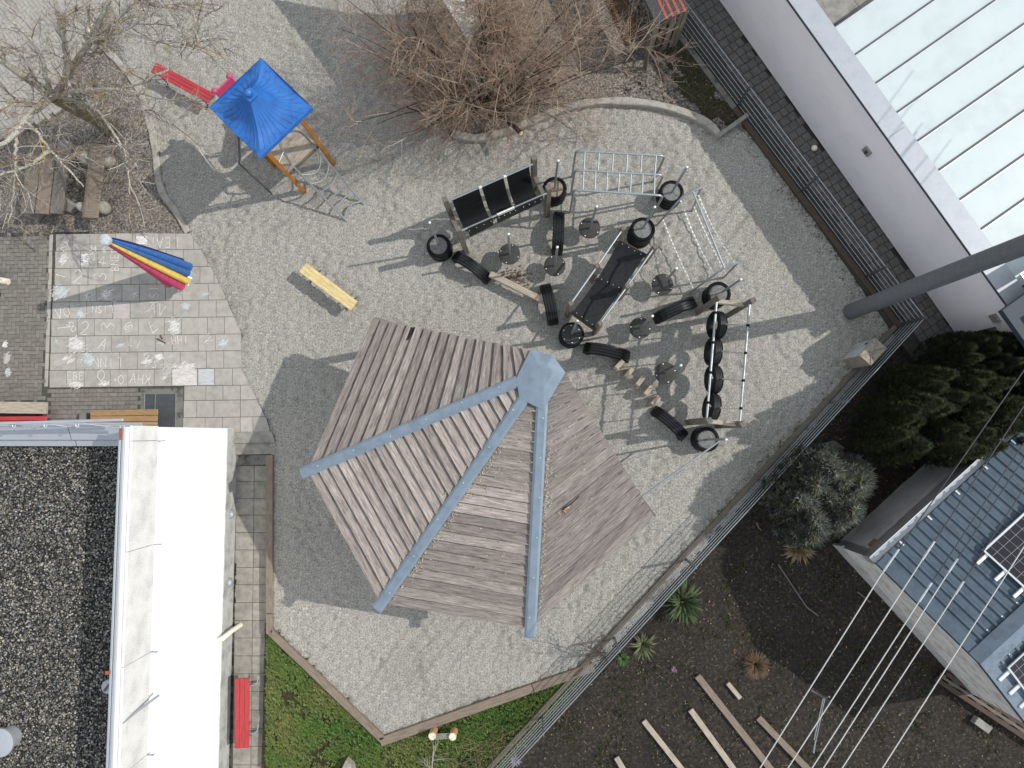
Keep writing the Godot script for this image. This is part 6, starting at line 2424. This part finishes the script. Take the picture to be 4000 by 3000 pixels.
func trees() -> void:
	var lichen := [Color(0.46, 0.44, 0.4), Color(0.33, 0.29, 0.25), Color(0.2, 0.155, 0.13), Color(0.55, 0.53, 0.49), Color(0.16, 0.115, 0.095), Color(0.24, 0.19, 0.155), Color(0.4, 0.38, 0.34), Color(0.2, 0.15, 0.125), Color(0.36, 0.25, 0.07)]
	var brown := [Color(0.3, 0.205, 0.14), Color(0.38, 0.285, 0.2), Color(0.46, 0.38, 0.29), Color(0.2, 0.125, 0.09), Color(0.33, 0.22, 0.165)]
	# old lichen-covered tree
	var base := at(425, 500, 0)
	var t := thing("bare_tree", "old leafless tree with pale lichen-covered limbs over the timber table", "tree", base)
	var fork := at(205, 375, 2.3)
	var tk := MB.new()
	tk.tube([base + Vector3.DOWN * 0.3, base, at(388, 470, 0.6), at(300, 425, 1.4), fork], [0.26, 0.22, 0.17, 0.155, 0.14], 14)
	part("trunk", tk, M.bark_mossy, t)
	var limbs := [
		[fork, at(110, 310, 2.9), at(0, 232, 3.5), at(-160, 120, 4.4), 0.105],
		[fork, at(150, 420, 2.7), at(95, 470, 3.0), at(15, 560, 3.3), at(-120, 600, 3.7), 0.085],
		[fork, at(245, 330, 2.6), at(262, 250, 3.0), at(240, 120, 3.6), at(200, -80, 4.3), 0.085],
		[at(300, 425, 1.4), at(300, 340, 2.2), at(272, 285, 2.6), at(345, 170, 3.2), at(420, 20, 3.9), at(470, -90, 4.3), 0.09],
		[at(272, 285, 2.6), at(330, 200, 3.0), at(345, 165, 3.3), at(480, 120, 3.8), at(640, 20, 4.3), 0.055],
		[fork, at(250, 365, 2.5), at(340, 352, 2.8), at(470, 350, 3.0), at(640, 385, 3.2), 0.06],
		[fork, at(300, 390, 2.4), at(385, 440, 2.7), at(470, 560, 3.0), at(500, 640, 3.1), 0.05],
		[fork, at(140, 400, 2.5), at(70, 392, 2.8), at(0, 420, 3.1), at(-120, 470, 3.3), 0.07],
		[at(95, 470, 3.0), at(150, 520, 3.1), at(200, 590, 3.1), at(330, 730, 2.9), 0.04],
		[at(200, 590, 3.1), at(110, 645, 3.2), at(0, 680, 3.4), at(-90, 700, 3.6), 0.04],
		[at(60, 520, 3.1), at(62, 620, 3.2), at(52, 780, 3.1), at(30, 880, 2.9), 0.035],
		[fork, at(180, 300, 3.0), at(150, 200, 3.5), at(30, 60, 4.2), at(-80, -60, 4.8), 0.06],
		[at(385, 440, 2.7), at(520, 420, 2.9), at(640, 470, 3.0), at(700, 500, 3.0), 0.03],
		[at(345, 165, 3.3), at(470, 60, 3.8), at(600, -60, 4.1), 0.04],
		[at(480, 120, 3.8), at(620, 160, 3.8), at(740, 120, 3.8), at(800, 60, 3.9), 0.03],
		[at(470, 350, 3.0), at(600, 300, 3.3), at(740, 210, 3.5), at(790, 130, 3.7), 0.028],
		[at(470, 560, 3.0), at(500, 680, 3.0), at(505, 760, 2.9), 0.025],
	]
	var cr := MB.new()
	cr.use_col = true
	for q in limbs:
		var r: float = q[q.size() - 1]
		var c := Curve3D.new()
		for i in q.size() - 1:
			var tg: Vector3 = ((q[mini(i + 1, q.size() - 2)] as Vector3) - (q[maxi(i - 1, 0)] as Vector3)) * 0.2
			c.add_point(q[i], -tg, tg)
		c.bake_interval = 0.14
		var bp := c.get_baked_points()
		var pts := []
		var rad := []
		for i in bp.size():
			pts.append(bp[i] + Rv(0.018))
			rad.append(lerpf(r, r * 0.3, float(i) / bp.size()) * R(0.92, 1.08))
		var lm := MB.new()
		lm.tube(pts, rad, 9, false)
		part("limb", lm, M.bark, t)
		var ln := c.get_baked_length()
		twigs(cr, pts, 2, 0.8, 0.014, 4.2 + ln * 1.8, lichen, 1.0, 0.02, 0.22)
	stuff(part("crown", cr, M.twig, t))
	# hazel: many stems from one stool
	var hb := at(1905, 400, 0.05)
	var h := thing("bare_hazel", "wide leafless brown multi-stemmed shrub in the curved kerb bed", "shrub", hb)
	var hc := MB.new()
	hc.use_col = true
	var stems := 58
	for i in stems:
		var a := TAU * i / stems + R(-0.1, 0.1)
		var lean := R(0.25, 1.35) if i % 5 != 2 else R(0.04, 0.3)
		var st := MB.new()
		var d := Vector3(cos(a) * lean * (1.65 if cos(a) < 0 else 1.35), 1.0, sin(a) * lean * (0.5 if sin(a) > 0 else 1.1) - 0.05).normalized()
		var p := hb + Vector3(cos(a) * R(0.05, 0.35), -0.1, sin(a) * R(0.05, 0.35))
		var L := R(2.0, 3.1) + (1.4 if lean < 0.75 or sin(a) < -0.5 else 0.0)
		var big := i % 10 == 0 or i % 10 == 2
		var pts2 := branch(st, p, d, L, 0.05 if big else R(0.014, 0.024), 11, 0.12, -0.015, 7, 0.25)
		part("stem", st, M.bark_hazel, h)
		twigs(hc, pts2, 2, 1.05, 0.0085, 8.6 if sin(a) < 0.4 else 7.0, brown, 0.9, -0.012, 0.18)
	for i in 11:
		var goal := at(R(1815, 2010), R(-90, 150), R(3.2, 4.1))
		var p0 := hb + Vector3(R(-0.25, 0.25), -0.1, R(-0.3, 0.1))
		var s5 := MB.new()
		var mid5 := p0.lerp(goal, 0.5) + Rv(0.12)
		var pts5 := [p0, p0.lerp(mid5, 0.5) + Rv(0.05), mid5, mid5.lerp(goal, 0.5) + Rv(0.07), goal]
		s5.tube(pts5, [0.045, 0.036, 0.028, 0.02, 0.012] if i < 5 else [0.024, 0.02, 0.017, 0.013, 0.008], 7, false)
		part("stem", s5, M.bark_hazel, h)
		twigs(hc, [mid5, pts5[3], goal], 2, 0.8, 0.0095, 8.0, brown, 0.9, -0.012, 0.18)
	# sawn stubs on the yard side
	var stubs := [[at(1905, 400, 0.1), at(1900, 345, 0.9), at(1930, 240, 1.5)], [at(1925, 400, 0.3), at(1945, 340, 0.6), at(2040, 338, 0.8), at(2062, 305, 1.0)], [at(1935, 400, 0.3), at(1980, 390, 0.6), at(2045, 368, 0.8), at(2150, 315, 0.9)], [at(1930, 330, 0.5), at(1935, 290, 0.9), at(1930, 230, 1.2)], [at(1910, 420, 0.2), at(1975, 460, 0.6), at(2035, 520, 0.8)]]
	for s in stubs:
		var sm := MB.new()
		sm.tube(s, [0.075, 0.065, 0.055, 0.05], 9)
		part("stem", sm, M.bark_hazel, h)
		var last: Vector3 = s[s.size() - 1]
		var ct := MB.new()
		var dd := (last - (s[s.size() - 2] as Vector3)).normalized()
		ct.tube([last, last + dd * 0.012], [0.05], 10)
		part("sawn_end", ct, M.cut_wood, h)
	stuff(part("crown", hc, M.twig, h))
	# white sun sail whose lowest corner shows behind the hazel
	var ca := at(1833, 172, 2.7)
	var cb := at(1405, -433, 2.75)
	var cc := at(2330, -420, 3.0)
	var sl := thing("sun_sail", "white fabric sun sail with its corner behind the bare hazel", "sun sail", Vector3(ca.x, 0, ca.z))
	var sm2 := MB.new()
	var N := 14
	var mid := (ca + cb + cc) / 3.0
	var f := func(u: float, v: float) -> Vector3:
		var w := 1.0 - u - v
		var p: Vector3 = ca * w + cb * u + cc * v
		var e := 4.0 * (u * w * (1.0 - v) * 0.35 + v * w * (1.0 - u) * 1.0 + u * v * (1.0 - w))
		var near: float = minf(u, minf(v, w))
		return p.lerp(mid, 0.22 * e * maxf(0.0, 1.0 - near * 3.0)) + Vector3.DOWN * near * 0.5
	for i in N:
		for j in N - i:
			var u0 := float(i) / N
			var v0 := float(j) / N
			var st2 := 1.0 / N
			sm2.prism([f.call(u0, v0), f.call(u0 + st2, v0), f.call(u0, v0 + st2)], 0.006)
			if i + j < N - 1:
				sm2.prism([f.call(u0 + st2, v0), f.call(u0 + st2, v0 + st2), f.call(u0, v0 + st2)], 0.006)
	part("canvas", sm2, M.sail, sl)
	for q in [ca, cb, cc]:
		var o: Vector3 = ((q as Vector3) - mid).normalized() * 0.15
		cyl("pole", [Vector3(q.x + o.x, -0.2, q.z + o.z), Vector3(q.x + o.x, q.y + 0.1, q.z + o.z)], 0.035, "steel", sl)

func conifer(called: String, label: String, c: Vector3, rad: Vector3, n: int, cols: Array, frond: float, group: String, lumps: int) -> void:
	var t := thing(called, label, "conifer", c, group)
	var tk := MB.new()
	tk.tube([c + Vector3.DOWN * 0.2, c + Vector3.UP * rad.y * 1.2], [0.09, 0.03], 8)
	part("trunk", tk, M.bark_hazel, t)
	var m := MB.new()
	m.use_col = true
	# upright lobes: bunches of fronds round several leaders
	var lob := []
	for i in lumps:
		var a := TAU * i / lumps + R(-0.3, 0.3)
		var rr := R(0.25, 0.62) if i > 0 else 0.0
		lob.append([Vector3(cos(a) * rr * rad.x, R(0.0, 0.35), sin(a) * rr * rad.z), R(0.38, 0.58), R(0.8, 1.0)])
	for i in n:
		var l: Array = lob[i % lumps]
		var s := pow(R(0.02, 1.0), 0.8)
		var prof := sin(PI * pow(s, 0.62)) * 0.85 + 0.12 * (1.0 - s)
		var a := R(0, TAU)
		var rr2: float = l[1] * prof * R(0.72, 1.05)
		var p: Vector3 = c + l[0] + Vector3(cos(a) * rr2 * rad.x, s * rad.y * 2.0 * l[2], sin(a) * rr2 * rad.z)
		var outw := Vector3(cos(a), 0.9 + R(-0.3, 0.6), sin(a)).normalized()
		var sd := (outw.cross(Vector3.UP).normalized() + Rv(0.7)).normalized()
		var k := R(0.6, 1.3)
		m.tint = (cols[rng.randi_range(0, cols.size() - 1)] as Color) * k
		var f := frond * R(0.6, 1.3)
		var tip := p + outw * f
		m.tri(p - sd * f * 0.1, p + sd * f * 0.1, tip)
		m.tri(p + outw * f * 0.2, p + outw * f * 0.55 + sd * f * 0.42, p + outw * f * 0.45)
		m.tri(p + outw * f * 0.2, p + outw * f * 0.45, p + outw * f * 0.55 - sd * f * 0.42)
	stuff(part("crown", m, M.leaf, t))

func garden() -> void:
	var g1 := [Color(0.026, 0.042, 0.014), Color(0.036, 0.052, 0.016), Color(0.02, 0.034, 0.013), Color(0.065, 0.075, 0.018), Color(0.024, 0.028, 0.012)]
	var g2 := [Color(0.085, 0.1, 0.084), Color(0.13, 0.148, 0.125), Color(0.05, 0.064, 0.053), Color(0.22, 0.235, 0.195), Color(0.14, 0.14, 0.06)]
	var spots := [[3385, 1650, 0.85, 1.35, "dark conifer nearest the mesh fence"], [3470, 1545, 0.7, 1.2, "dark conifer behind the utility cabinet"], [3560, 1690, 0.85, 1.4, "dark conifer above the shed's pale wall"], [3585, 1560, 0.8, 1.35, "dark conifer in the middle of the clump"], [3700, 1640, 0.8, 1.4, "dark conifer overhanging the shed's gutter"], [3640, 1412, 0.65, 1.15, "dark conifer before the grey door recess"], [3760, 1430, 0.75, 1.3, "dark conifer at the picture's rim below the canopy corner"], [3840, 1560, 0.8, 1.3, "dark conifer behind the overhead cables' upper ends"]]
	for q in spots:
		conifer("dark_conifer", q[4], at(q[0], q[1], 0), Vector3(q[2], q[3], q[2]), 15000, g1, 0.1, "dark conifers behind the mesh fence", 9)
	conifer("blue_cypress", "blue-green cypress with feathery sprays overhanging the mesh fence", at(3125, 1925, 0), Vector3(1.14, 0.88, 1.05), 15000, g2, 0.2, "", 11)
	# strap-leaved plants
	yucca("yucca", "large dark green yucca rosette touching the mesh fence", at(2665, 2350, 0.1), 0.52, 120, Color(0.04, 0.065, 0.022))
	yucca("yucca", "small pale green yucca rosette below the large one", at(2512, 2516, 0.05), 0.36, 60, Color(0.1, 0.115, 0.055))
	yucca("grass_tuft", "dried brown grass tussock alone on the dark soil", at(2950, 2595, 0.0), 0.34, 420, Color(0.14, 0.09, 0.045))
	yucca("grass_tuft", "flattened straw-coloured tussock by the shed's corner", at(3120, 2140, 0.0), 0.4, 130, Color(0.26, 0.19, 0.1))
	yucca("green_cushion", "bright green cushion plant at the fence foot", at(2432, 2572, 0.0), 0.17, 110, Color(0.07, 0.17, 0.03))
	yucca("flower_cushion", "low cushion with pink blossom on the garden soil", at(2632, 2615, 0.0), 0.09, 40, Color(0.3, 0.17, 0.24))
	yucca("flower_cushion", "lilac blossom under the fence near the picture's lower rim", at(2012, 2968, 0.0), 0.16, 50, Color(0.3, 0.25, 0.33))
	# bare bush growing through the fence
	var bp := at(2372, 2560, 0.0)
	var bb := thing("bare_bush", "thin leafless bush growing through the mesh fence", "shrub", bp)
	var bm := MB.new()
	bm.use_col = true
	bm.tint = Color(0.07, 0.06, 0.05)
	for i in 4:
		var q2 := branch(bm, bp, Vector3(R(-0.5, 0.3), 1, R(-0.9, -0.2)), R(0.9, 1.4), 0.016, 7, 0.25, 0.0, 6, 0.4)
		twigs(bm, q2, 1, 0.4, 0.008, 7, [Color(0.07, 0.06, 0.05), Color(0.12, 0.09, 0.07)], 1.0, 0.0, 0.3)
	part("stems", bm, M.twig, bb)
	var sp := at(1684, 2960, 0.0)
	var sb := thing("bare_sapling", "thin pale leafless sapling on the lawn beside the birch logs", "sapling", sp)
	var sm := MB.new()
	sm.use_col = true
	sm.tint = Color(0.4, 0.38, 0.34)
	var q3 := branch(sm, at(1690, 3050, 0), at(1684, 2890, 0.6) - at(1690, 3050, 0), 1.2, 0.014, 6, 0.05, 0, 6, 0.5)
	twigs(sm, q3, 1, 0.45, 0.008, 6, [Color(0.3, 0.27, 0.23), Color(0.4, 0.37, 0.33)], 0.8, 0.0, 0.2)
	part("stems", sm, M.twig, sb)
	var dg := thing("dry_stalks", "tangle of long dry brown stalks on the lower lawn", "dry grass", at(1830, 2960, 0))
	var dm := MB.new()
	dm.use_col = true
	for i in 70:
		dm.tint = Color(0.28, 0.2, 0.12) * R(0.6, 1.3)
		branch(dm, at(R(1730, 1960), R(2900, 3090), 0.03), Vector3(R(-0.4, 0.9), R(0.05, 0.35), R(-1, 0.3)), R(0.3, 0.8), 0.006, 4, 0.15, -0.03, 4, 0.5)
	stuff(part("stalks", dm, M.twig, dg))
	# planks on the soil
	var pk := [[2724, 2640, 3015, 3010, 0.15, "longest reclaimed plank lying beside the dry tussock"], [2697, 2772, 2870, 3010, 0.13, "second plank, paler and shorter than its long neighbour"], [2514, 2815, 2668, 3010, 0.12, "plank nearest the mesh fence but one"], [2407, 2958, 2450, 3030, 0.12, "plank end at the picture's rim nearest the mesh fence"], [2962, 2803, 3180, 3030, 0.14, "plank lying under the overhead cables"], [2842, 2668, 2892, 2728, 0.1, "short offcut board beside the dry tussock"]]
	for q in pk:
		var t := thing("wooden_plank", "weathered " + q[5], "plank", at(q[0], q[1], 0.02), "planks on the garden soil")
		timber("board", at(q[0], q[1], 0.035), at(q[2], q[3], 0.035), q[4], 0.045, "wood_edging" if q[4] > 0.135 else "wood_pale", t)
	var stn := thing("stone_slab", "broken pale stone slab between dark conifer and cypress", "stone", at(3245, 1755, 0.1))
	var s1 := MB.new()
	s1.prism([at(3218, 1735, 0.25), at(3262, 1722, 0.2), at(3300, 1750, 0.16), at(3262, 1776, 0.2)], 0.2)
	part("upper_piece", s1, M.concrete_dark, stn)
	var s2 := MB.new()
	s2.prism([at(3262, 1778, 0.16), at(3298, 1752, 0.14), at(3290, 1775, 0.12), at(3280, 1774, 0.12)], 0.2)
	part("lower_piece", s2, M.concrete_dark, stn)
	var cb := thing("concrete_block", "grey concrete block lying on the soil before the shed", "block", at(3835, 2828, 0))
	var cm := MB.new()
	cm.beam(at(3805, 2808, 0.06), at(3862, 2850, 0.06), 0.17, 0.16, 0.01)
	part("body", cm, M.concrete, cb)
	var tr := thing("timber_stack", "dark timber lengths stacked along the shed's gable wall", "timber", at(3840, 2740, 0))
	for i in 3:
		timber("length", at(3690 - i * 14, 2632 + i * 10, 0.1 + 0.0 * i), at(4080 - i * 14, 2890 + i * 10, 0.1), 0.14, 0.16, ["wood_dark", "wood_post", "wood_dark"][i], tr)
	# lawn, weeds, litter
	var bl := MB.new()
	for i in 6:
		var a := TAU * i / 6.0 + 0.4 * (i % 2)
		var d := Vector3(cos(a), 0, sin(a))
		var s := d.cross(Vector3.UP) * 0.007
		bl.tri(-s + d * 0.004, s + d * 0.004, d * 0.035 + Vector3.UP * 0.045)
		bl.tri(d * 0.004 - s * 0.7, d * 0.035 + Vector3.UP * 0.045, d * 0.05 + Vector3.UP * 0.03)
	var tuft := bl.mesh()
	var xf := []
	var cols := []
	var nz := FastNoiseLite.new()
	nz.seed = 77
	nz.frequency = 0.9
	for i in 30000:
		var p := at(R(1040, 2330), R(2440, 3080), 0)
		if not Geometry2D.is_point_in_polygon(Vector2(p.x, p.z), grass_poly):
			continue
		var dens := nz.get_noise_2d(p.x * 1.3, p.z * 1.3)
		if dens < R(-0.6, 0.08):
			continue
		p.y = R(-0.03, -0.005)
		xf.append(Transform3D(Basis(Vector3.UP, R(0, TAU)).scaled_local(Vector3.ONE * R(0.6, 1.35)), p))
		var w := nz.get_noise_2d(p.x * 0.6 + 40, p.z * 0.6)
		var k := R(0.7, 1.25)
		cols.append(Color((0.22 + 0.16 * w) * k, (0.3 + 0.04 * w) * k, (0.09 + 0.06 * w) * k))
	scatter("lawn_grass", tuft, M.leaf, xf, cols)
	xf = []
	cols = []
	for i in 9000:
		var px := R(2000, 4000)
		var py := R(1500, 3060)
		var p2 := at(px, py, 0)
		if not Geometry2D.is_point_in_polygon(Vector2(p2.x, p2.z), garden_poly):
			continue
		if nz.get_noise_2d(p2.x, p2.z + 30) < 0.12 + R(-0.12, 0.2):
			continue
		p2.y = -0.03
		xf.append(Transform3D(Basis(Vector3.UP, R(0, TAU)).scaled_local(Vector3.ONE * R(0.5, 1.1)), p2))
		var k2 := R(0.6, 1.2)
		cols.append(Color(0.075 * k2, 0.1 * k2, 0.025 * k2))
	# moss bed and grass at the hut
	for i in 3500:
		var p3 := at(R(2430, 2900), R(-20, 520), 0)
		var on := Geometry2D.is_point_in_polygon(Vector2(p3.x, p3.z), bed_poly)
		if not on or rng.randf() < 0.4:
			continue
		p3.y = 0.04
		xf.append(Transform3D(Basis(Vector3.UP, R(0, TAU)).scaled_local(Vector3.ONE * R(0.4, 0.8)), p3))
		var k3 := R(0.6, 1.2)
		cols.append(Color(0.05 * k3, 0.055 * k3, 0.02 * k3))
	scatter("weeds", tuft, M.leaf, xf, cols)
	# bits of straw, bark and leaf on soil and litter
	var st := MB.new()
	st.box(Transform3D(), Vector3(0.07, 0.005, 0.006))
	var lfm := MB.new()
	lfm.prism([Vector3(-0.02, 0.004, -0.008), Vector3(0.0, 0.012, -0.016), Vector3(0.024, 0.006, 0), Vector3(0.0, 0.0, 0.014)], 0.003)
	var xs := []
	var cs := []
	var xl := []
	var cl := []
	for i in 6500:
		var zone := rng.randf()
		var p4: Vector3
		var ok := false
		if zone < 0.5:
			p4 = at(R(1950, 4000), R(1500, 3060), 0)
			ok = Geometry2D.is_point_in_polygon(Vector2(p4.x, p4.z), garden_poly)
			p4.y = 0.0
		elif zone < 0.75:
			p4 = at(R(0, 760), R(100, 910), 0)
			ok = Geometry2D.is_point_in_polygon(Vector2(p4.x, p4.z), tree_poly)
			p4.y = 0.02
		else:
			p4 = at(R(1600, 2900), R(-50, 540), 0)
			ok = Geometry2D.is_point_in_polygon(Vector2(p4.x, p4.z), bed_poly)
			p4.y = 0.07
		if not ok:
			continue
		var tf := Transform3D(Basis.from_euler(Vector3(R(-0.2, 0.2), R(0, TAU), R(-0.2, 0.2))).scaled_local(Vector3(R(0.3, 1.4), 1, R(0.6, 1.2))), p4)
		var k4 := R(0.07, 0.27)
		if rng.randf() < 0.55:
			xs.append(tf)
			cs.append(Color(k4, k4 * 0.8, k4 * 0.55))
		else:
			xl.append(tf)
			cl.append(Color(k4, k4 * R(0.55, 0.85), k4 * R(0.25, 0.6)))
	scatter("straw_litter", st.mesh(), M.pebble, xs, cs)
	scatter("leaf_litter", lfm.mesh(), M.pebble, xl, cl)
	xl = []
	cl = []
	for i in 620:
		var along := R(0, 1)
		var p6 := at(3515, 1268, 0.0).lerp(at(2925, 470, 0.0), along) if i % 2 == 0 else at(3500, 1290, 0.0).lerp(at(2330, 2570, 0.0), along)
		p6 += Vector3(-1, 0, 0.1) * (0.16 + absf(rng.randfn(0, 0.16)))
		p6.y = 0.03
		xl.append(Transform3D(Basis.from_euler(Vector3(R(-0.3, 0.3), R(0, TAU), R(-0.3, 0.3))).scaled_local(Vector3.ONE * R(0.6, 1.3)), p6))
		var k7 := R(0.05, 0.16)
		cl.append(Color(k7, k7 * 0.72, k7 * 0.5))
	scatter("fence_litter", lfm.mesh(), M.pebble, xl, cl)
	# brown leaves blown together in the gravel by the balance beam
	xl = []
	cl = []
	for i in 170:
		var p5 := at(2010 + rng.randfn(0, 36), 1082 + rng.randfn(0, 18), 0.02)
		xl.append(Transform3D(Basis.from_euler(Vector3(R(-0.4, 0.4), R(0, TAU), R(-0.4, 0.4))).scaled_local(Vector3.ONE * R(0.7, 1.4)), p5))
		var k5 := R(0.08, 0.2)
		cl.append(Color(k5, k5 * 0.5, k5 * 0.36))
	scatter("leaf_drift", lfm.mesh(), M.pebble, xl, cl)

func yucca(called: String, label: String, c: Vector3, r: float, n: int, col: Color) -> void:
	var t := thing(called, label, "plant", c)
	var m := MB.new()
	m.use_col = true
	for i in n:
		var a := R(0, TAU)
		var el := R(0.15, 1.2)
		var d := Vector3(cos(a) * cos(el), sin(el), sin(a) * cos(el))
		var s := d.cross(Vector3.UP).normalized() * r * (0.05 if n < 200 else 0.014)
		var l := r * R(0.6, 1.1)
		var p0 := c + Vector3(cos(a), 0, sin(a)) * r * 0.08
		var p1 := p0 + d * l * 0.55
		var p2 := p1 + (d + Vector3.DOWN * R(0.2, 0.7)).normalized() * l * 0.5
		m.tint = col * R(0.6, 1.4)
		m.quad(p0 - s, p0 + s, p1 + s, p1 - s)
		m.tri(p1 - s, p1 + s, p2)
	stuff(part("leaves", m, M.leaf, t))

# ---------------------------------------------------------------- odds and ends
func small_things() -> void:
	# brick paving under the tree (small, half hidden): one piece of the setting
	var pv := MB.new()
	var field := flat([-300, -250, 432, -250, 405, 60, 372, 175, 290, 300, 255, 420, 60, 540, -300, 600])
	var o := at(0, 0, 0)
	for j in range(-20, 45):
		for i in range(-25, 40):
			var k := posmod(i - j, 4)
			if k != 0 and k != 3:
				continue
			var c := Vector2(i + 1.0, j + 0.5) if k == 0 else Vector2(i + 0.5, j + 1.0)
			var p := o + Vector3(c.x * 0.1, 0, c.y * 0.1).rotated(Vector3.UP, 0.72)
			if not Geometry2D.is_point_in_polygon(Vector2(p.x, p.z), field):
				continue
			p.y = 0.035 + R(-0.003, 0.003)
			pv.off = Vector2(R(0, 1), R(0, 1))
			pv.box(Transform3D(Basis(Vector3.UP, 0.72 + (0.0 if k == 0 else PI / 2)), p), Vector3(0.193, 0.06, 0.093), 0.0)
	var pvo := setting("brick_paving", pv, M.slab1)
	var po := thing("plant_pot", "cream pot with dark earth standing under the bare tree's branches", "pot", at(385, 137, 0.05))
	var pm := MB.new()
	pm.lathe(Transform3D(Basis(), at(385, 137, 0.05)), [Vector2(0.08, 0), Vector2(0.13, 0.22), Vector2(0.14, 0.24), Vector2(0.12, 0.24), Vector2(0.105, 0.18)], 24)
	part("wall", pm, M.cream, po)
	var pe := MB.new()
	pe.lathe(Transform3D(Basis(), at(385, 137, 0.22)), [Vector2(0.11, 0), Vector2(0, 0.01)], 20)
	part("earth", pe, M.wood_dark, po)
	# pale log at the rim of the square
	var lg := thing("peeled_log", "pale peeled log end at the left rim beside the brick field", "log", at(-20, 1098, 0.5))
	var lm := MB.new()
	lm.tube([at(-180, 1085, 0.9), at(8, 1096, 0.86), at(34, 1101, 0.85)], [0.075, 0.075, 0.07], 16)
	part("stem", lm, M.birch, lg)
	# sticks on the chalked slabs
	for q in [[612, 1322, 646, 1340, "longer dark stick lying on the chalked slabs"], [626, 1310, 634, 1324, "shorter dark stick lying on the chalked slabs"]]:
		var s := thing("stick", q[4], "stick", at(q[0], q[1], 0.07))
		cyl("wood", [at(q[0], q[1], 0.075), at(q[2], q[3], 0.075)], 0.013, "wood_dark", s, 7)
	# birch-log insect rack on the lawn
	var bl := thing("birch_rack", "two birch logs joined by thin rods on the lower lawn", "log rack", at(1733, 2868, 0))
	for q in [[1692, 2862], [1772, 2864]]:
		var top := at(q[0] - 4, q[1] + 14, 0.34)
		var lgm := MB.new()
		lgm.tube([Vector3(top.x, -0.05, top.z), top], [0.085], 16)
		var l2 := part("log", lgm, M.terracotta, bl)
		var ct := MB.new()
		ct.tube([top, top + Vector3.UP * 0.006], [0.083], 16)
		part("cut_face", ct, M.birch, l2)
	for i in 6:
		var f := 2868 + i * 4.0
		cyl("rod", [at(1698, f, 0.28), at(1764, f - 4, 0.28)], 0.007, "bark", bl, 6)
	var ws := thing("white_stone", "white stone corner at the lower rim of the lawn", "stone", at(1350, 3000, 0))
	var wm := MB.new()
	wm.prism([at(1318, 3040, 0.2), at(1350, 2972, 0.25), at(1375, 2990, 0.22), at(1390, 3040, 0.2)], 0.3)
	part("body", wm, M.kerb, ws)
	# fallen branches on the soil
	for q in [[3040, 2205, 3150, 2370, 3196, 2405, "long bent stick lying before the shed's corner"], [3350, 2312, 3385, 2340, 3400, 2352, "short pale stick lying under the cables"], [2955, 2040, 2962, 2058, 2972, 2070, "forked twig beside the cypress and fence"]]:
		var s2 := thing("fallen_stick", q[6], "stick", at(q[0], q[1], 0))
		cyl("wood", [at(q[0], q[1], 0.03), at(q[2], q[3], 0.035), at(q[4], q[5], 0.03)], 0.016, "wood_post", s2, 7)
	var ti := thing("turf_stick", "grey stick leaning at the fence's foot on the lawn side", "stick", at(2045, 2860, 0))
	cyl("wood", [at(2014, 2874, 0.04), at(2072, 2840, 0.1)], 0.02, "wood_post", ti, 7)
	# overhead cables
	var ww := [[2969, 3000, 3444, 2242, 3617, 2000, 4000, 1446, 0.55, "outermost overhead cable, nearest the mesh fence"], [3078, 3000, 3602, 2188, 3726, 2000, 4000, 1585, 0.50, "second overhead cable counted from the mesh fence"], [3172, 3000, 3590, 2351, 3823, 2000, 4000, 1730, 0.40, "third overhead cable, its splice lowest over the gable"], [3217, 3000, 3705, 2236, 3853, 2000, 4000, 1790, 0.48, "fourth overhead cable, with the longest pale splice"], [3290, 3000, 3732, 2321, 3941, 2000, 4000, 1908, 0.44, "fifth overhead cable, crossing the ridge flashing's end"], [3447, 3000, 4000, 2136, 4080, 2010, 4200, 1830, 1.0, "last overhead cable, pale along its whole length"]]
	for q in ww:
		var h := 6.6
		var a := at(q[0], q[1], h)
		var b := at(q[2], q[3], h - 0.12)
		var c := at(q[6], q[7], h - 0.1)
		var d := (a - b).normalized()
		var t := thing("overhead_cable", q[9], "cable", b, "cables over the garden")
		var far := a + d * 9.0 + Vector3.UP * 0.8
		cyl("pale_run", [far, a, b], 0.0085, "cable_light", t, 6)
		if q[8] < 0.9:
			cyl("splice", [b, b.lerp(c, 0.04), b.lerp(c, 0.12)], 0.015, "cap_grey", t, 8)
		cyl("dark_run", [b, c, c - d * 9.0], 0.0085, "cable_light" if q[8] > 0.9 else "cable_dark", t, 6)
	# strain insulator below the second cable
	var ins := thing("strain_bracket", "hanging strain bracket with double rods under the cables", "bracket", at(3200, 2790, 6.2))
	cyl("arm", [at(3168, 2697, 6.4), at(3222, 2725, 6.4), at(3240, 2722, 6.5)], 0.012, "steel_dark", ins)
	cyl("rod", [at(3222, 2728, 6.35), at(3188, 2890, 6.2)], 0.007, "steel", ins)
	cyl("rod", [at(3216, 2728, 6.35), at(3180, 2890, 6.2)], 0.007, "steel", ins)
	cyl("shackle", [at(3186, 2890, 6.2), at(3178, 2940, 6.1)], 0.012, "steel", ins)
